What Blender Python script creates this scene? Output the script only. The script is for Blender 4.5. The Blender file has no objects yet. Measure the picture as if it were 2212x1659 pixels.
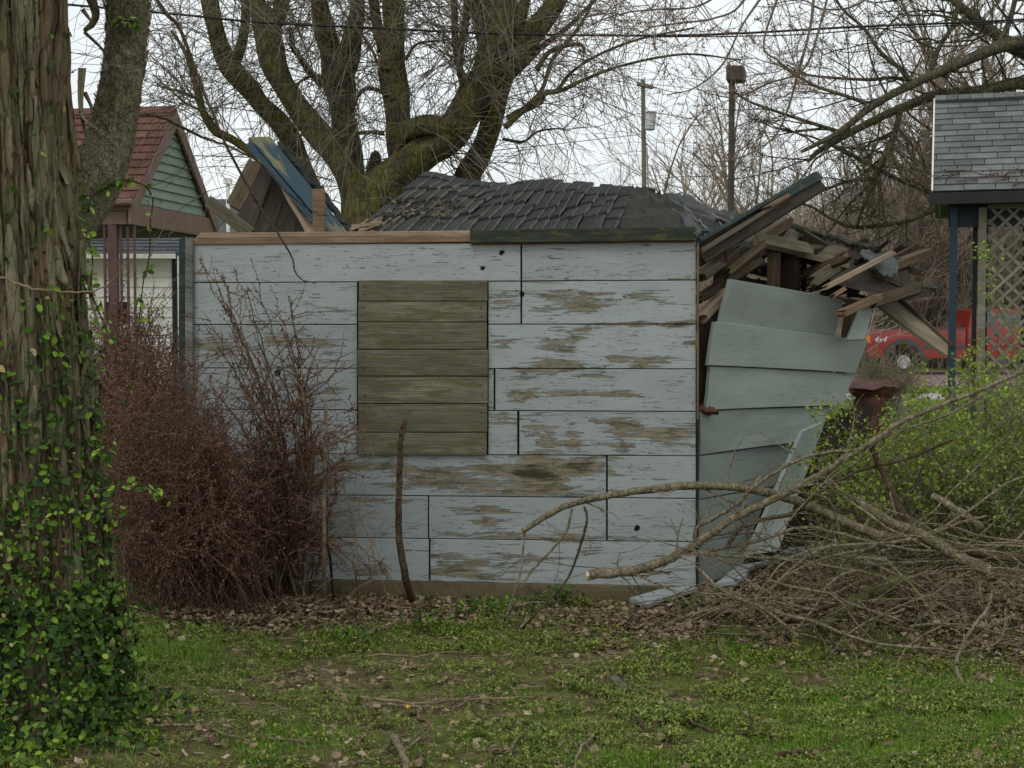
import bpy, math, random
import numpy as np
from mathutils import Vector, Matrix, noise as mnoise

S = bpy.context.scene
COL = S.collection
R = math.radians
PI = math.pi
random.seed(7)
rng = np.random.default_rng(11)

# ------------------------------------------------------------------ camera
F = 3039.0            # focal length for a frame 2212 wide
EYE = 1.57
PITCH = math.atan(129.5 / F)
cam_d = bpy.data.cameras.new('camera')
cam_d.sensor_width = 36
cam_d.lens = 36 * F / 2212
cam_d.clip_end = 2000
cam = bpy.data.objects.new('camera', cam_d)
cam.location = (0, 0, EYE)
cam.rotation_euler = (R(90) - PITCH, 0, 0)
COL.objects.link(cam)
S.camera = cam

# ------------------------------------------------------------------ sky and sun (overcast)
SUN_EL, SUN_AZ = R(50), R(205)
world = bpy.data.worlds.new('World')
S.world = world
world.use_nodes = True
wn = world.node_tree
wn.nodes.clear()
w_out = wn.nodes.new('ShaderNodeOutputWorld')
w_bg = wn.nodes.new('ShaderNodeBackground')
w_sky = wn.nodes.new('ShaderNodeTexSky')
w_sky.sky_type = 'NISHITA'
w_sky.sun_disc = False
w_sky.sun_elevation = SUN_EL
w_sky.sun_rotation = SUN_AZ
w_tc = wn.nodes.new('ShaderNodeTexCoord')
w_map = wn.nodes.new('ShaderNodeMapping')
w_map.inputs['Scale'].default_value = (1.5, 1.5, 5)
w_no = wn.nodes.new('ShaderNodeTexNoise')
w_no.inputs['Scale'].default_value = 1.6
w_no.inputs['Detail'].default_value = 5
w_rp = wn.nodes.new('ShaderNodeValToRGB')
w_rp.color_ramp.elements[0].position = .3
w_rp.color_ramp.elements[0].color = (6.3, 6.6, 6.75, 1)
w_rp.color_ramp.elements[1].position = .7
w_rp.color_ramp.elements[1].color = (7.6, 7.85, 7.75, 1)
w_mix = wn.nodes.new('ShaderNodeMixRGB')
w_mix.inputs[0].default_value = .9
wn.links.new(w_tc.outputs['Generated'], w_map.inputs[0])
wn.links.new(w_map.outputs[0], w_no.inputs['Vector'])
wn.links.new(w_no.outputs[0], w_rp.inputs[0])
wn.links.new(w_sky.outputs[0], w_mix.inputs[1])
wn.links.new(w_rp.outputs[0], w_mix.inputs[2])
wn.links.new(w_mix.outputs[0], w_bg.inputs[0])
wn.links.new(w_bg.outputs[0], w_out.inputs[0])
w_bg.inputs[1].default_value = 0.112

sun_d = bpy.data.lights.new('sun', 'SUN')
sun_d.energy = 0.55
sun_d.angle = R(25)
sun_d.color = (1, .96, .9)
sun = bpy.data.objects.new('sun', sun_d)
sun.rotation_euler = (R(90) - SUN_EL, 0, R(180) - SUN_AZ)
COL.objects.link(sun)

S.view_settings.view_transform = 'Standard'
S.view_settings.look = 'None'
S.view_settings.exposure = 0.3
S.view_settings.gamma = 1
S.view_settings.use_curve_mapping = False
S.render.engine = 'CYCLES'
S.cycles.max_bounces = 5
S.cycles.transparent_max_bounces = 6

# ------------------------------------------------------------------ geometry of the place
cp, sp = math.cos(PITCH), math.sin(PITCH)


def P(u, v, d):
    """point at world distance y=d seen in direction (u, v)"""
    cx = (u - 1106) / F
    cy = -(v - 829.5) / F
    w = Vector((cx, cp + cy * sp, -sp + cy * cp))
    t = d / w.y
    return Vector((w.x * t, d, EYE + w.z * t))


def smooth(a, b, x):
    t = min(1, max(0, (x - a) / (b - a)))
    return t * t * (3 - 2 * t)


def gz(x, y):
    """height of the ground"""
    n = .018 * mnoise.noise(Vector((x * 1.1, y * 1.1, 0))) + .008 * mnoise.noise(Vector((x * 5, y * 5, 3)))
    m = smooth(.6, 1.8, x) * smooth(6.4, 7.4, y) * (1 - smooth(9.0, 10.5, y)) * .13
    m += .10 * math.exp(-(((x + 1.75) / .8) ** 2 + ((y - 5.35) / .6) ** 2))
    far = 1 - smooth(10, 14, y)
    return (n + m) * far


def G(u, v, lift=0.0):
    cx = (u - 1106) / F
    cy = -(v - 829.5) / F
    w = Vector((cx, cp + cy * sp, -sp + cy * cp))
    d = EYE / -w.z * w.y
    for _ in range(4):
        p = P(u, v, d)
        z = gz(p.x, p.y)
        d = (EYE - z) / -w.z * w.y
    p = P(u, v, d)
    return Vector((p.x, p.y, gz(p.x, p.y) + lift))


# ------------------------------------------------------------------ mesh builder
class MB:
    def __init__(self):
        self.v = []; self.f3 = []; self.f4 = []; self.n = 0; self.r = []; self.pl = []; self.m3 = []; self.m4 = []

    def add(self, v, f, rnd=None, peel=None, mat=0):
        v = np.asarray(v, dtype=np.float32).reshape(-1, 3)
        f = np.asarray(f, dtype=np.int64)
        if f.shape[1] == 3:
            self.f3.append(f + self.n); self.m3.append(np.full(len(f), mat))
        else:
            self.f4.append(f + self.n); self.m4.append(np.full(len(f), mat))
        self.v.append(v)
        k = len(v)
        self.r.append(np.full(k, random.random()) if rnd is None else np.broadcast_to(np.asarray(rnd, dtype=np.float32), (k,)))
        self.pl.append(np.zeros(k) if peel is None else np.asarray(peel))
        self.n += k

    def more(self, f, mat=0):
        """faces on the vertices added last"""
        k = len(self.v[-1])
        f = np.asarray(f, dtype=np.int64) + self.n - k
        if f.shape[1] == 3:
            self.f3.append(f); self.m3.append(np.full(len(f), mat))
        else:
            self.f4.append(f); self.m4.append(np.full(len(f), mat))

    def build(self, name, mats, parent=None, smooth_=False, matrix=None):
        me = bpy.data.meshes.new(name)
        v = np.concatenate(self.v).astype(np.float32)
        if matrix is not None:
            inv = np.array(matrix.inverted(), dtype=np.float64)
            v = (v @ inv[:3, :3].T + inv[:3, 3]).astype(np.float32)
        n3 = sum(len(a) for a in self.f3); n4 = sum(len(a) for a in self.f4)
        idx = []; mi = []
        if n3: idx.append(np.concatenate(self.f3).ravel()); mi.append(np.concatenate(self.m3))
        if n4: idx.append(np.concatenate(self.f4).ravel()); mi.append(np.concatenate(self.m4))
        idx = np.concatenate(idx).astype(np.int32)
        st = np.concatenate([np.arange(n3) * 3, n3 * 3 + np.arange(n4) * 4]).astype(np.int32)
        me.vertices.add(len(v)); me.vertices.foreach_set('co', v.ravel())
        me.loops.add(len(idx)); me.loops.foreach_set('vertex_index', idx)
        me.polygons.add(n3 + n4); me.polygons.foreach_set('loop_start', st)
        if not isinstance(mats, (list, tuple)): mats = [mats]
        for m in mats: me.materials.append(m)
        if len(mats) > 1:
            me.polygons.foreach_set('material_index', np.concatenate(mi).astype(np.int32))
        me.polygons.foreach_set('use_smooth', np.full(n3 + n4, smooth_))
        me.update(calc_edges=True)
        a = me.attributes.new('rnd', 'FLOAT', 'POINT'); a.data.foreach_set('value', np.concatenate(self.r).astype(np.float32))
        pl = np.concatenate(self.pl)
        if np.any(pl):
            a = me.attributes.new('peel', 'FLOAT', 'POINT'); a.data.foreach_set('value', pl.astype(np.float32))
        o = bpy.data.objects.new(name, me)
        COL.objects.link(o)
        if matrix is not None: o.matrix_world = matrix
        WM[o.name] = o.matrix_basis.copy()
        if parent is not None: attach(o, parent)
        return o


def attach(o, parent):
    o.parent = parent
    # parents are empties or meshes whose world matrix is kept in a property
    o.matrix_parent_inverse = WM.get(parent.name, Matrix.Identity(4)).inverted()
    WM[o.name] = o.matrix_basis.copy()


WM = {}


def tag(o, label=None, cat=None, group=None, kind=None):
    if label: o['label'] = label
    if cat: o['category'] = cat
    if group: o['group'] = group
    if kind: o['kind'] = kind
    return o


def thing(name, label, cat, loc=(0, 0, 0), group=None):
    o = bpy.data.objects.new(name, None)
    o.empty_display_size = .2
    COL.objects.link(o)
    o.location = loc
    WM[o.name] = Matrix.Translation(Vector(loc))
    return tag(o, label, cat, group)


def catmull(pts, rad, k):
    """resample a polyline smoothly"""
    pts = np.array([tuple(p) for p in pts], dtype=float); rad = np.array(rad, dtype=float)
    n = len(pts)
    if n < 3:
        t = np.linspace(0, 1, k + 1)[:, None]
        return pts[0] * (1 - t) + pts[-1] * t, rad[0] * (1 - t[:, 0]) + rad[-1] * t[:, 0]
    e = np.vstack([2 * pts[0] - pts[1], pts, 2 * pts[-1] - pts[-2]])
    out = []; ro = []
    for i in range(n - 1):
        p0, p1, p2, p3 = e[i], e[i + 1], e[i + 2], e[i + 3]
        for j in range(k):
            t = j / k
            out.append(.5 * ((2 * p1) + (-p0 + p2) * t + (2 * p0 - 5 * p1 + 4 * p2 - p3) * t * t + (-p0 + 3 * p1 - 3 * p2 + p3) * t ** 3))
            ro.append(rad[i] * (1 - t) + rad[i + 1] * t)
    out.append(pts[-1]); ro.append(rad[-1])
    return np.array(out), np.array(ro)


def tube(mb, pts, rad, sides=3, rough=0, cap=True, rnd=None, lump=0):
    pts = np.asarray(pts, dtype=float); k = len(pts)
    rad = np.broadcast_to(np.asarray(rad, dtype=float), (k,))
    tg = np.gradient(pts, axis=0)
    tg /= np.linalg.norm(tg, axis=1)[:, None] + 1e-9
    ref = np.array([0.31, .87, .38]) if abs(tg[:, 1]).mean() < .8 else np.array([1., .1, .2])
    a = np.cross(tg, ref); a /= np.linalg.norm(a, axis=1)[:, None] + 1e-9
    b = np.cross(tg, a)
    th = np.arange(sides) * 2 * PI / sides
    rr = np.ones((k, sides))
    if rough or lump:
        for i in range(k):
            q = Vector(pts[i])
            for j in range(sides):
                w = Vector((math.cos(th[j]), math.sin(th[j]), 0)) 
                rr[i, j] += rough * mnoise.noise(w * 3.0 + Vector((q.x + q.y, q.z, q.x)) * 4) + lump * mnoise.noise(w * .9 + q * 2.2)
    c = rad[:, None, None] * rr[:, :, None]
    v = pts[:, None, :] + c * (np.cos(th)[None, :, None] * a[:, None, :] + np.sin(th)[None, :, None] * b[:, None, :])
    i = np.arange(k - 1)[:, None] * sides; j = np.arange(sides)[None, :]; j2 = (j + 1) % sides
    f = np.stack([i + j, i + j2, i + sides + j2, i + sides + j], -1).reshape(-1, 4)
    mb.add(v.reshape(-1, 3), f, rnd=rnd)
    if cap and sides > 3:
        for base in (0, (k - 1) * sides):
            if sides == 4:
                mb.more([[base, base + 1, base + 2, base + 3]])
            else:
                mb.more([[base, base + t, base + t + 1] for t in range(1, sides - 1)])


def walk(p, d, L, n, droop=0., wig=.15, curl=None):
    """a wandering twig path"""
    p = np.array(p, dtype=float); d = np.array(d, dtype=float); d /= np.linalg.norm(d) + 1e-9
    s = L / n; out = [p.copy()]
    wv = rng.normal(0, wig, (n, 3))
    for i in range(n):
        d = d + wv[i]
        d[2] -= droop
        if curl is not None: d = d + curl
        d /= np.linalg.norm(d) + 1e-9
        p = p + d * s
        out.append(p.copy())
    return np.array(out), d


def taper(r0, r1, n):
    return np.linspace(r0, r1, n + 1)


def branchy(mb, p, d, L, r, level, kids=4, ang=.7, ratio=.6, droop=0., wig=.12, segs=5, rmin=.002, sides=3, tips=None, up=0.):
    pts, dd = walk(p, d, L, segs, droop - up, wig)
    tube(mb, pts, taper(r, max(rmin, r * .45), segs), sides if r > .012 else 3, cap=False)
    if tips is not None: tips.append(pts[-1]); 
    if level <= 0: 
        if tips is not None: tips.extend(pts[1:-1])
        return
    for k in range(kids):
        t = .25 + .75 * (k + random.random()) / kids
        i = min(segs - 1, int(t * segs)); fr = t * segs - i
        q = pts[i] * (1 - fr) + pts[i + 1] * fr if i < segs else pts[-1]
        base = pts[i + 1] - pts[i]; base /= np.linalg.norm(base)
        rv = rng.normal(0, 1, 3); rv -= base * rv.dot(base); rv /= np.linalg.norm(rv)
        a = ang * random.uniform(.6, 1.3)
        nd = base * math.cos(a) + rv * math.sin(a)
        branchy(mb, q, nd, L * ratio * random.uniform(.7, 1.2) * (1.1 - .4 * t), max(rmin, r * .55 * (1 - .35 * t)), level - 1, kids, ang, ratio, droop, wig, max(3, segs - 1), rmin, sides, tips, up)


def inst(mb, tv, tf, pos, yaw, tilt, spin, sc, rnd=None):
    """many copies of a small template"""
    tv = np.asarray(tv, dtype=float); tf = np.asarray(tf)
    n = len(pos)
    if n == 0: return
    yaw, tilt, spin, sc = [np.broadcast_to(np.asarray(a, dtype=float), (n,)) for a in (yaw, tilt, spin, sc)]
    cz, sz, cx, sx, cs, ss = np.cos(yaw), np.sin(yaw), np.cos(tilt), np.sin(tilt), np.cos(spin), np.sin(spin)
    x, y, z = tv[:, 0], tv[:, 1], tv[:, 2]
    x1 = cs[:, None] * x - ss[:, None] * y; y1 = ss[:, None] * x + cs[:, None] * y; z1 = np.broadcast_to(z, x1.shape)
    y2 = cx[:, None] * y1 - sx[:, None] * z1; z2 = sx[:, None] * y1 + cx[:, None] * z1
    x3 = cz[:, None] * x1 - sz[:, None] * y2; y3 = sz[:, None] * x1 + cz[:, None] * y2
    v = np.stack([x3, y3, z2], -1) * sc[:, None, None] + np.asarray(pos)[:, None, :]
    k = len(tv)
    f = (tf[None, :, :] + (np.arange(n) * k)[:, None, None]).reshape(-1, tf.shape[1])
    if rnd is None: rnd = rng.random(n)
    mb.add(v.reshape(-1, 3), f, rnd=np.repeat(rnd, k))


LEAF = ([(0, 0, 0), (.28, .35, .06), (.22, .75, .03), (0, 1, -.06), (-.22, .75, .03), (-.28, .35, .06), (0, .5, -.02)],
        [[0, 1, 6], [1, 2, 6], [2, 3, 6], [3, 4, 6], [4, 5, 6], [5, 0, 6]])
LEAF4 = ([(0, 0, 0), (.3, .5, .07), (0, 1, -.05), (-.3, .5, .07)], [[0, 1, 2], [0, 2, 3]])
DEAD = ([(-.4, -.5, .12), (.35, -.45, -.02), (.5, .1, .22), (.3, .55, .02), (-.3, .5, .2), (-.52, 0, -.03), (0, 0, .02)],
        [[0, 1, 6], [1, 2, 6], [2, 3, 6], [3, 4, 6], [4, 5, 6], [5, 0, 6]])
BLADE = ([(-.045, 0, 0), (.045, 0, 0), (.03, .08, .55), (0, .3, 1)], [[0, 1, 2], [0, 2, 3]])
BUD = ([(0, 0, -.5), (.35, 0, .1), (-.2, .3, .1), (-.2, -.3, .1), (0, 0, .6)],
       [[0, 2, 1], [0, 3, 2], [0, 1, 3], [4, 1, 2], [4, 2, 3], [4, 3, 1]])


def frame_of(A, B, D):
    """matrix: origin centre, X along A->B, Y towards D, Z normal"""
    x = (B - A).normalized()
    y = (D - A); y = (y - x * y.dot(x)).normalized()
    z = x.cross(y)
    m = Matrix((x, y, z)).transposed().to_4x4()
    m.translation = (A + B + D + (B + D - A)) / 4
    return m


def slab(name, A, B, C, D, thick, mats, parent=None, step=.08, ny=4, warp=.002, peelf=None, jag=(0, 0), edge=.003, away=True, matidx=0, sag=0):
    """a board with front corners A B C D (length A to B), thickness going away from the eye"""
    A, B, C, D = [Vector(q) for q in (A, B, C, D)]
    L = max((B - A).length, (C - D).length)
    W = max((D - A).length, (C - B).length)
    nx = max(2, int(L / step))
    us = [0, edge / L] + [i / nx for i in range(1, nx)] + [1 - edge / L, 1]
    vs = [0, edge / W] + [i / ny for i in range(1, ny)] + [1 - edge / W, 1]
    nrm = (B - A).cross(D - A).normalized()
    cen = (A + B + C + D) / 4
    if nrm.dot(cen - Vector((0, 0, EYE))) > 0: nrm = -nrm
    if not away: nrm = -nrm
    sd = random.random() * 100
    ax = (B - A).normalized()
    front = []; peel = []
    nU, nV = len(us), len(vs)
    ja = [random.uniform(-1, 1) for _ in range(nV)]; jb = [random.uniform(-1, 1) for _ in range(nV)]
    for i, u in enumerate(us):
        for j, v in enumerate(vs):
            q = (A * (1 - u) + B * u) * (1 - v) + (D * (1 - u) + C * u) * v
            w = warp * mnoise.noise(Vector((u * L * 3 + sd, v * W * 6, sd)))
            if i in (0, nU - 1) or j in (0, nV - 1): w -= edge * .8
            q = q + nrm * w + Vector((0, 0, -sag * math.sin(u * PI)))
            if jag[0]: q = q + ax * (jag[0] * ja[j] * (1 - u) ** 6)
            if jag[1]: q = q + ax * (jag[1] * jb[j] * u ** 6)
            front.append(q)
            if peelf: peel.append(peelf(u, v))
    back = [q - nrm * thick for q in front]
    idx = lambda i, j: i * nV + j
    N = nU * nV
    f = []
    for i in range(nU - 1):
        for j in range(nV - 1):
            f.append((idx(i, j), idx(i + 1, j), idx(i + 1, j + 1), idx(i, j + 1)))
    side = []
    for i in range(nU - 1):
        side.append((idx(i, 0), idx(i, 0) + N, idx(i + 1, 0) + N, idx(i + 1, 0)))
        side.append((idx(i, nV - 1), idx(i + 1, nV - 1), idx(i + 1, nV - 1) + N, idx(i, nV - 1) + N))
    for j in range(nV - 1):
        side.append((idx(0, j), idx(0, j + 1), idx(0, j + 1) + N, idx(0, j) + N))
        side.append((idx(nU - 1, j), idx(nU - 1, j) + N, idx(nU - 1, j + 1) + N, idx(nU - 1, j + 1)))
    for i in range(nU - 1):
        for j in range(nV - 1):
            side.append((idx(i, j) + N, idx(i, j + 1) + N, idx(i + 1, j + 1) + N, idx(i + 1, j) + N))
    mb = MB()
    mb.add([tuple(q) for q in front + back], f, peel=(peel + [0] * N) if peelf else None)
    mb.more(side, mat=1 if isinstance(mats, (list, tuple)) and len(mats) > 1 else 0)
    return mb.build(name, mats, parent, matrix=frame_of(A, B, D))


def boxq(name, u0, v0, u1, v1, d0, d1, thick, mats, parent=None, **k):
    """upright board between image columns u0, u1 and rows v0, v1"""
    return slab(name, P(u0, v0, d0), P(u1, v0, d1), P(u1, v1, d1), P(u0, v1, d0), thick, mats, parent, **k)


def beam(name, a, b, wpx, thick, mats, parent=None, roll=0., jag=(0, 0), step=.08, warp=.003, w2=None, sag=0):
    """squared timber: a and b are (u, v, depth) of its centre line; wpx its width as seen"""
    p0, p1 = P(*a), P(*b)
    ax = (p1 - p0).normalized()
    view = ((p0 + p1) / 2 - Vector((0, 0, EYE))).normalized()
    w = ax.cross(view).normalized()
    q = Matrix.Rotation(R(roll), 3, ax)
    w = q @ w
    n = w.cross(ax).normalized()
    if n.dot(view) > 0: n = -n
    h0 = wpx * a[2] / F / 2
    h1 = (w2 or wpx) * b[2] / F / 2
    return slab(name, p0 + w * h0 + n * thick / 2, p1 + w * h1 + n * thick / 2, p1 - w * h1 + n * thick / 2, p0 - w * h0 + n * thick / 2,
                thick, mats, parent, jag=jag, step=step, warp=warp, ny=3, sag=sag)


# ------------------------------------------------------------------ materials
class NT:
    def __init__(self, name):
        self.m = bpy.data.materials.new(name); self.m.use_nodes = True
        self.t = self.m.node_tree; self.t.nodes.clear()
        self.out = self.t.nodes.new('ShaderNodeOutputMaterial')
        self.tc = self.t.nodes.new('ShaderNodeTexCoord')

    def n(self, ty, **k):
        o = self.t.nodes.new('ShaderNode' + ty)
        for a, b in k.items(): setattr(o, a, b)
        return o

    def put(self, sock, val):
        if isinstance(val, bpy.types.NodeSocket): self.t.links.new(val, sock)
        elif val is not None:
            if sock.type == 'RGBA' and len(val) == 3: val = (*val, 1)
            sock.default_value = val

    def obj(self, scale=(1, 1, 1), randomize=True, src='Object'):
        v = self.tc.outputs[src]
        if randomize:
            oi = self.n('ObjectInfo'); ad = self.n('VectorMath', operation='MULTIPLY_ADD')
            self.put(ad.inputs[0], oi.outputs['Random']); ad.inputs[1].default_value = (37, 71, 13)
            self.put(ad.inputs[2], v); v = ad.outputs[0]
        mp = self.n('Mapping'); self.put(mp.inputs[0], v); mp.inputs['Scale'].default_value = scale
        return mp.outputs[0]

    def noise(self, vec, scale, detail=4, rough=.55, dist=0.):
        o = self.n('TexNoise'); self.put(o.inputs['Vector'], vec)
        o.inputs['Scale'].default_value = scale; o.inputs['Detail'].default_value = detail
        o.inputs['Roughness'].default_value = rough; o.inputs['Distortion'].default_value = dist
        return o.outputs[0]

    def vor(self, vec, scale, feat='F1', out='Distance'):
        o = self.n('TexVoronoi', feature=feat); self.put(o.inputs['Vector'], vec); o.inputs['Scale'].default_value = scale
        return o.outputs[out]

    def ramp(self, fac, stops):
        o = self.n('ValToRGB'); self.put(o.inputs[0], fac)
        e = o.color_ramp.elements
        while len(e) < len(stops): e.new(.5)
        for x, (p, c) in zip(e, stops):
            x.position = p
            x.color = (c, c, c, 1) if isinstance(c, (int, float)) else (*c, 1)
        return o.outputs[0]

    def mix(self, fac, a, b, mode='MIX'):
        o = self.n('MixRGB', blend_type=mode); self.put(o.inputs[0], fac); self.put(o.inputs[1], a); self.put(o.inputs[2], b)
        return o.outputs[0]

    def math(self, op, a, b=None, clamp=False):
        o = self.n('Math', operation=op, use_clamp=clamp); self.put(o.inputs[0], a)
        if b is not None: self.put(o.inputs[1], b)
        return o.outputs[0]

    def attr(self, name):
        o = self.n('Attribute'); o.attribute_name = name
        return o.outputs['Fac']

    def rand(self):
        return self.n('ObjectInfo').outputs['Random']

    def bump(self, h, dist=.01, strength=.6, normal=None):
        o = self.n('Bump'); self.put(o.inputs['Height'], h); o.inputs['Distance'].default_value = dist; o.inputs['Strength'].default_value = strength
        if normal is not None: self.put(o.inputs['Normal'], normal)
        return o.outputs[0]

    def pbr(self, col, rough=.8, bump=None, metal=0, spec=.3, coat=0):
        b = self.n('BsdfPrincipled'); self.put(b.inputs['Base Color'], col); self.put(b.inputs['Roughness'], rough)
        b.inputs['Metallic'].default_value = metal; b.inputs['Specular IOR Level'].default_value = spec
        b.inputs['Coat Weight'].default_value = coat
        if bump is not None: self.put(b.inputs['Normal'], bump)
        self.t.links.new(b.outputs[0], self.out.inputs[0])
        return self.m

    def leafy(self, col, trans=.3, rough=.5, spec=.4):
        b = self.n('BsdfPrincipled'); self.put(b.inputs['Base Color'], col); b.inputs['Roughness'].default_value = rough
        b.inputs['Specular IOR Level'].default_value = spec
        tr = self.n('BsdfTranslucent'); self.put(tr.inputs[0], col)
        mx = self.n('MixShader'); mx.inputs[0].default_value = trans
        self.t.links.new(b.outputs[0], mx.inputs[1]); self.t.links.new(tr.outputs[0], mx.inputs[2])
        self.t.links.new(mx.outputs[0], self.out.inputs[0])
        return self.m


def grain_of(t, sx=1.2, sy=28., dist=1.2):
    return t.noise(t.obj((sx, sy, sy)), 2.2, 7, .65, dist)


def wood(name, dark, light, green=None, gamt=.5, bump=.004, rough=.85, streak=28.):
    t = NT(name)
    g = grain_of(t, 1.3, streak)
    big = t.noise(t.obj((1, 3, 3)), 3.0, 5, .6)
    c = t.ramp(g, [(.28, dark), (.5, tuple((a + b) / 2 for a, b in zip(dark, light))), (.72, light)])
    bl = t.ramp(big, [(.3, .55), (.7, 1.15)])
    c = t.mix(1., c, bl, 'MULTIPLY')
    rv = t.ramp(t.rand(), [(0, .72), (1, 1.2)])
    c = t.mix(1., c, rv, 'MULTIPLY')
    if green:
        gm = t.noise(t.obj((2, 6, 6)), 4.5, 6, .7)
        gm = t.ramp(gm, [(.62 - gamt * .3, 0), (.74 - gamt * .25, 1)])
        c = t.mix(gm, c, green)
    fine = t.noise(t.obj((4, 90, 90)), 3, 4, .6)
    h = t.math('ADD', g, t.math('MULTIPLY', fine, .5))
    return t.pbr(c, rough, t.bump(h, bump, .9))


def painted(name, paint, bare, bare2, base, streaky=0.5):
    """old oil paint flaking off horizontal boards"""
    t = NT(name)
    pe = t.attr('peel')
    v = t.obj((1.6, 9, 9))
    a = t.noise(v, 2.4, 9, .72, .5)
    b = t.noise(t.obj((1., 26, 26)), 2.6, 6, .7, 1.0)
    k = t.math('ADD', t.math('MULTIPLY', a, .58), t.math('MULTIPLY', b, .42))
    k = t.math('ADD', k, t.math('MULTIPLY', pe, .135))
    mask = t.ramp(k, [(base, 0), (base + .018, 1)])
    fl_ = t.noise(t.obj((4.5, 26, 26)), 3.2, 7, .7, .8)
    fz = t.noise(t.obj((.8, 3, 3)), 2.2, 3, .5)
    fm = t.math('MULTIPLY', t.ramp(fl_, [(.60, 0), (.625, 1)]), t.ramp(fz, [(.47, 0), (.56, streaky * 1.6)]))
    mask = t.math('MAXIMUM', mask, fm)
    edge = t.ramp(k, [(base - .022, 0), (base - .004, 1), (base + .01, 1), (base + .03, 0)])
    grain = t.noise(t.obj((1.4, 55, 55)), 2.4, 6, .65, 1.5)
    bc = t.ramp(grain, [(.3, bare), (.55, bare2), (.75, tuple(x * 1.35 for x in bare2))])
    deep = t.ramp(k, [(base + .07, 0), (base + .15, 1)])
    bc = t.mix(deep, bc, tuple(x * .32 for x in bare))
    gr = t.noise(t.obj((3, 9, 9)), 3.5, 5, .65)
    bc = t.mix(t.ramp(gr, [(.5, 0), (.62, .75)]), bc, (.075, .072, .03))
    # grime and thin streaks in the paint film
    dirt = t.noise(t.obj((1.1, 2.4, 2.4)), 2.4, 6, .65)
    pc = t.mix(t.ramp(dirt, [(.35, .0), (.7, .38)]), paint, tuple(x * .72 for x in (paint[0] * 1.0, paint[1] * .99, paint[2] * .9)))
    st = t.noise(t.obj((1.2, 42, 42)), 2.8, 7, .72, 2.2)
    pc = t.mix(t.ramp(st, [(.53, 0), (.62, streaky)]), pc, tuple(x * .55 for x in (paint[0] * 1.05, paint[1], paint[2] * .93)))
    mo = t.noise(t.obj((5, 5, 5)), 9, 5, .75)
    pc = t.mix(t.ramp(mo, [(.6, 0), (.75, .35)]), pc, (.17, .19, .12))
    pc = t.mix(1., pc, t.ramp(t.rand(), [(0, .88), (1, 1.08)]), 'MULTIPLY')
    c = t.mix(mask, pc, bc)
    c = t.mix(t.math('MULTIPLY', edge, .35), c, tuple(min(1, x * .45) for x in paint))
    # hairline drying cracks
    cr = t.vor(t.obj((2.2, 60, 60)), 2.0, 'DISTANCE_TO_EDGE')
    crm = t.math('MULTIPLY', t.ramp(cr, [(.0, 1), (.02, 0)]), t.ramp(t.noise(t.obj((2, 4, 4)), 2.6, 3), [(.5, 0), (.6, .8)]))
    c = t.mix(crm, c, (.1, .1, .085))
    h = t.math('ADD', t.math('MULTIPLY', mask, -.9), t.math('MULTIPLY', grain, .45))
    return t.pbr(c, t.ramp(mask, [(0, .55), (1, .9)]), t.bump(h, .004, .8), spec=.35)


def bark(name, dark, light, moss, mossamt, sc=(9, 9, 1.4), bump=.02, warm=None, crack=.6):
    t = NT(name)
    v = t.obj(sc)
    a = t.noise(v, 1.6, 9, .68, .8)
    b = t.noise(t.obj((3, 3, 3)), 2.2, 6, .6)
    cr = t.vor(t.mix(.22, v, t.noise(v, 3, 4), 'ADD'), 2.4, 'DISTANCE_TO_EDGE')
    crk = t.ramp(cr, [(0, 0), (.12, 1)])
    c = t.ramp(a, [(.3, dark), (.52, tuple((x + y) / 2 for x, y in zip(dark, light))), (.7, light)])
    if warm:
        c = t.mix(t.ramp(t.noise(v, 1.1, 5, .6), [(.52, 0), (.62, .8)]), c, warm)
    c = t.mix(t.ramp(b, [(.58 - mossamt * .25, 0), (.72 - mossamt * .2, .85)]), c, moss)
    c = t.mix(t.ramp(crk, [(0, crack), (.6, 0)]), c, tuple(x * .35 for x in dark))
    h = t.math('ADD', a, t.math('MULTIPLY', crk, .5))
    return t.pbr(c, .92, t.bump(h, bump, .9), spec=.15)


def rndleaf(name, stops, trans=.3, rough=.45, spec=.4):
    t = NT(name)
    c = t.ramp(t.attr('rnd'), stops)
    nz = t.noise(t.obj((1, 1, 1), False), 60, 3)
    c = t.mix(1., c, t.ramp(nz, [(.3, .75), (.7, 1.15)]), 'MULTIPLY')
    return t.leafy(c, trans, rough, spec)


def plain(name, col, rough=.7, var=.15, scale=6, metal=0, spec=.3, coat=0, bump=.002):
    t = NT(name)
    n = t.noise(t.obj((1, 1, 1)), scale, 6, .65)
    c = t.mix(1., col, t.ramp(n, [(.3, 1 - var * 1.6), (.7, 1 + var)]), 'MULTIPLY')
    return t.pbr(c, rough, t.bump(n, bump, .6), metal=metal, spec=spec, coat=coat)


def shingle_mat(name, a, b, moss=None, mamt=.3, sc=1.):
    t = NT(name)
    f = t.noise(t.obj((1, 1, 1)), 160 * sc, 3, .8)
    g = t.noise(t.obj((1, 1, 1)), 7 * sc, 5, .6)
    c = t.ramp(f, [(.35, a), (.65, b)])
    c = t.mix(1., c, t.ramp(g, [(.3, .7), (.7, 1.2)]), 'MULTIPLY')
    c = t.mix(1., c, t.ramp(t.rand(), [(0, .78), (1, 1.22)]), 'MULTIPLY')
    if moss:
        c = t.mix(t.ramp(t.noise(t.obj((1, 1, 1)), 11 * sc, 6, .75), [(.68 - mamt * .3, 0), (.76 - mamt * .25, .9)]), c, moss)
    return t.pbr(c, .9, t.bump(f, .003, .7), spec=.2)


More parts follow.
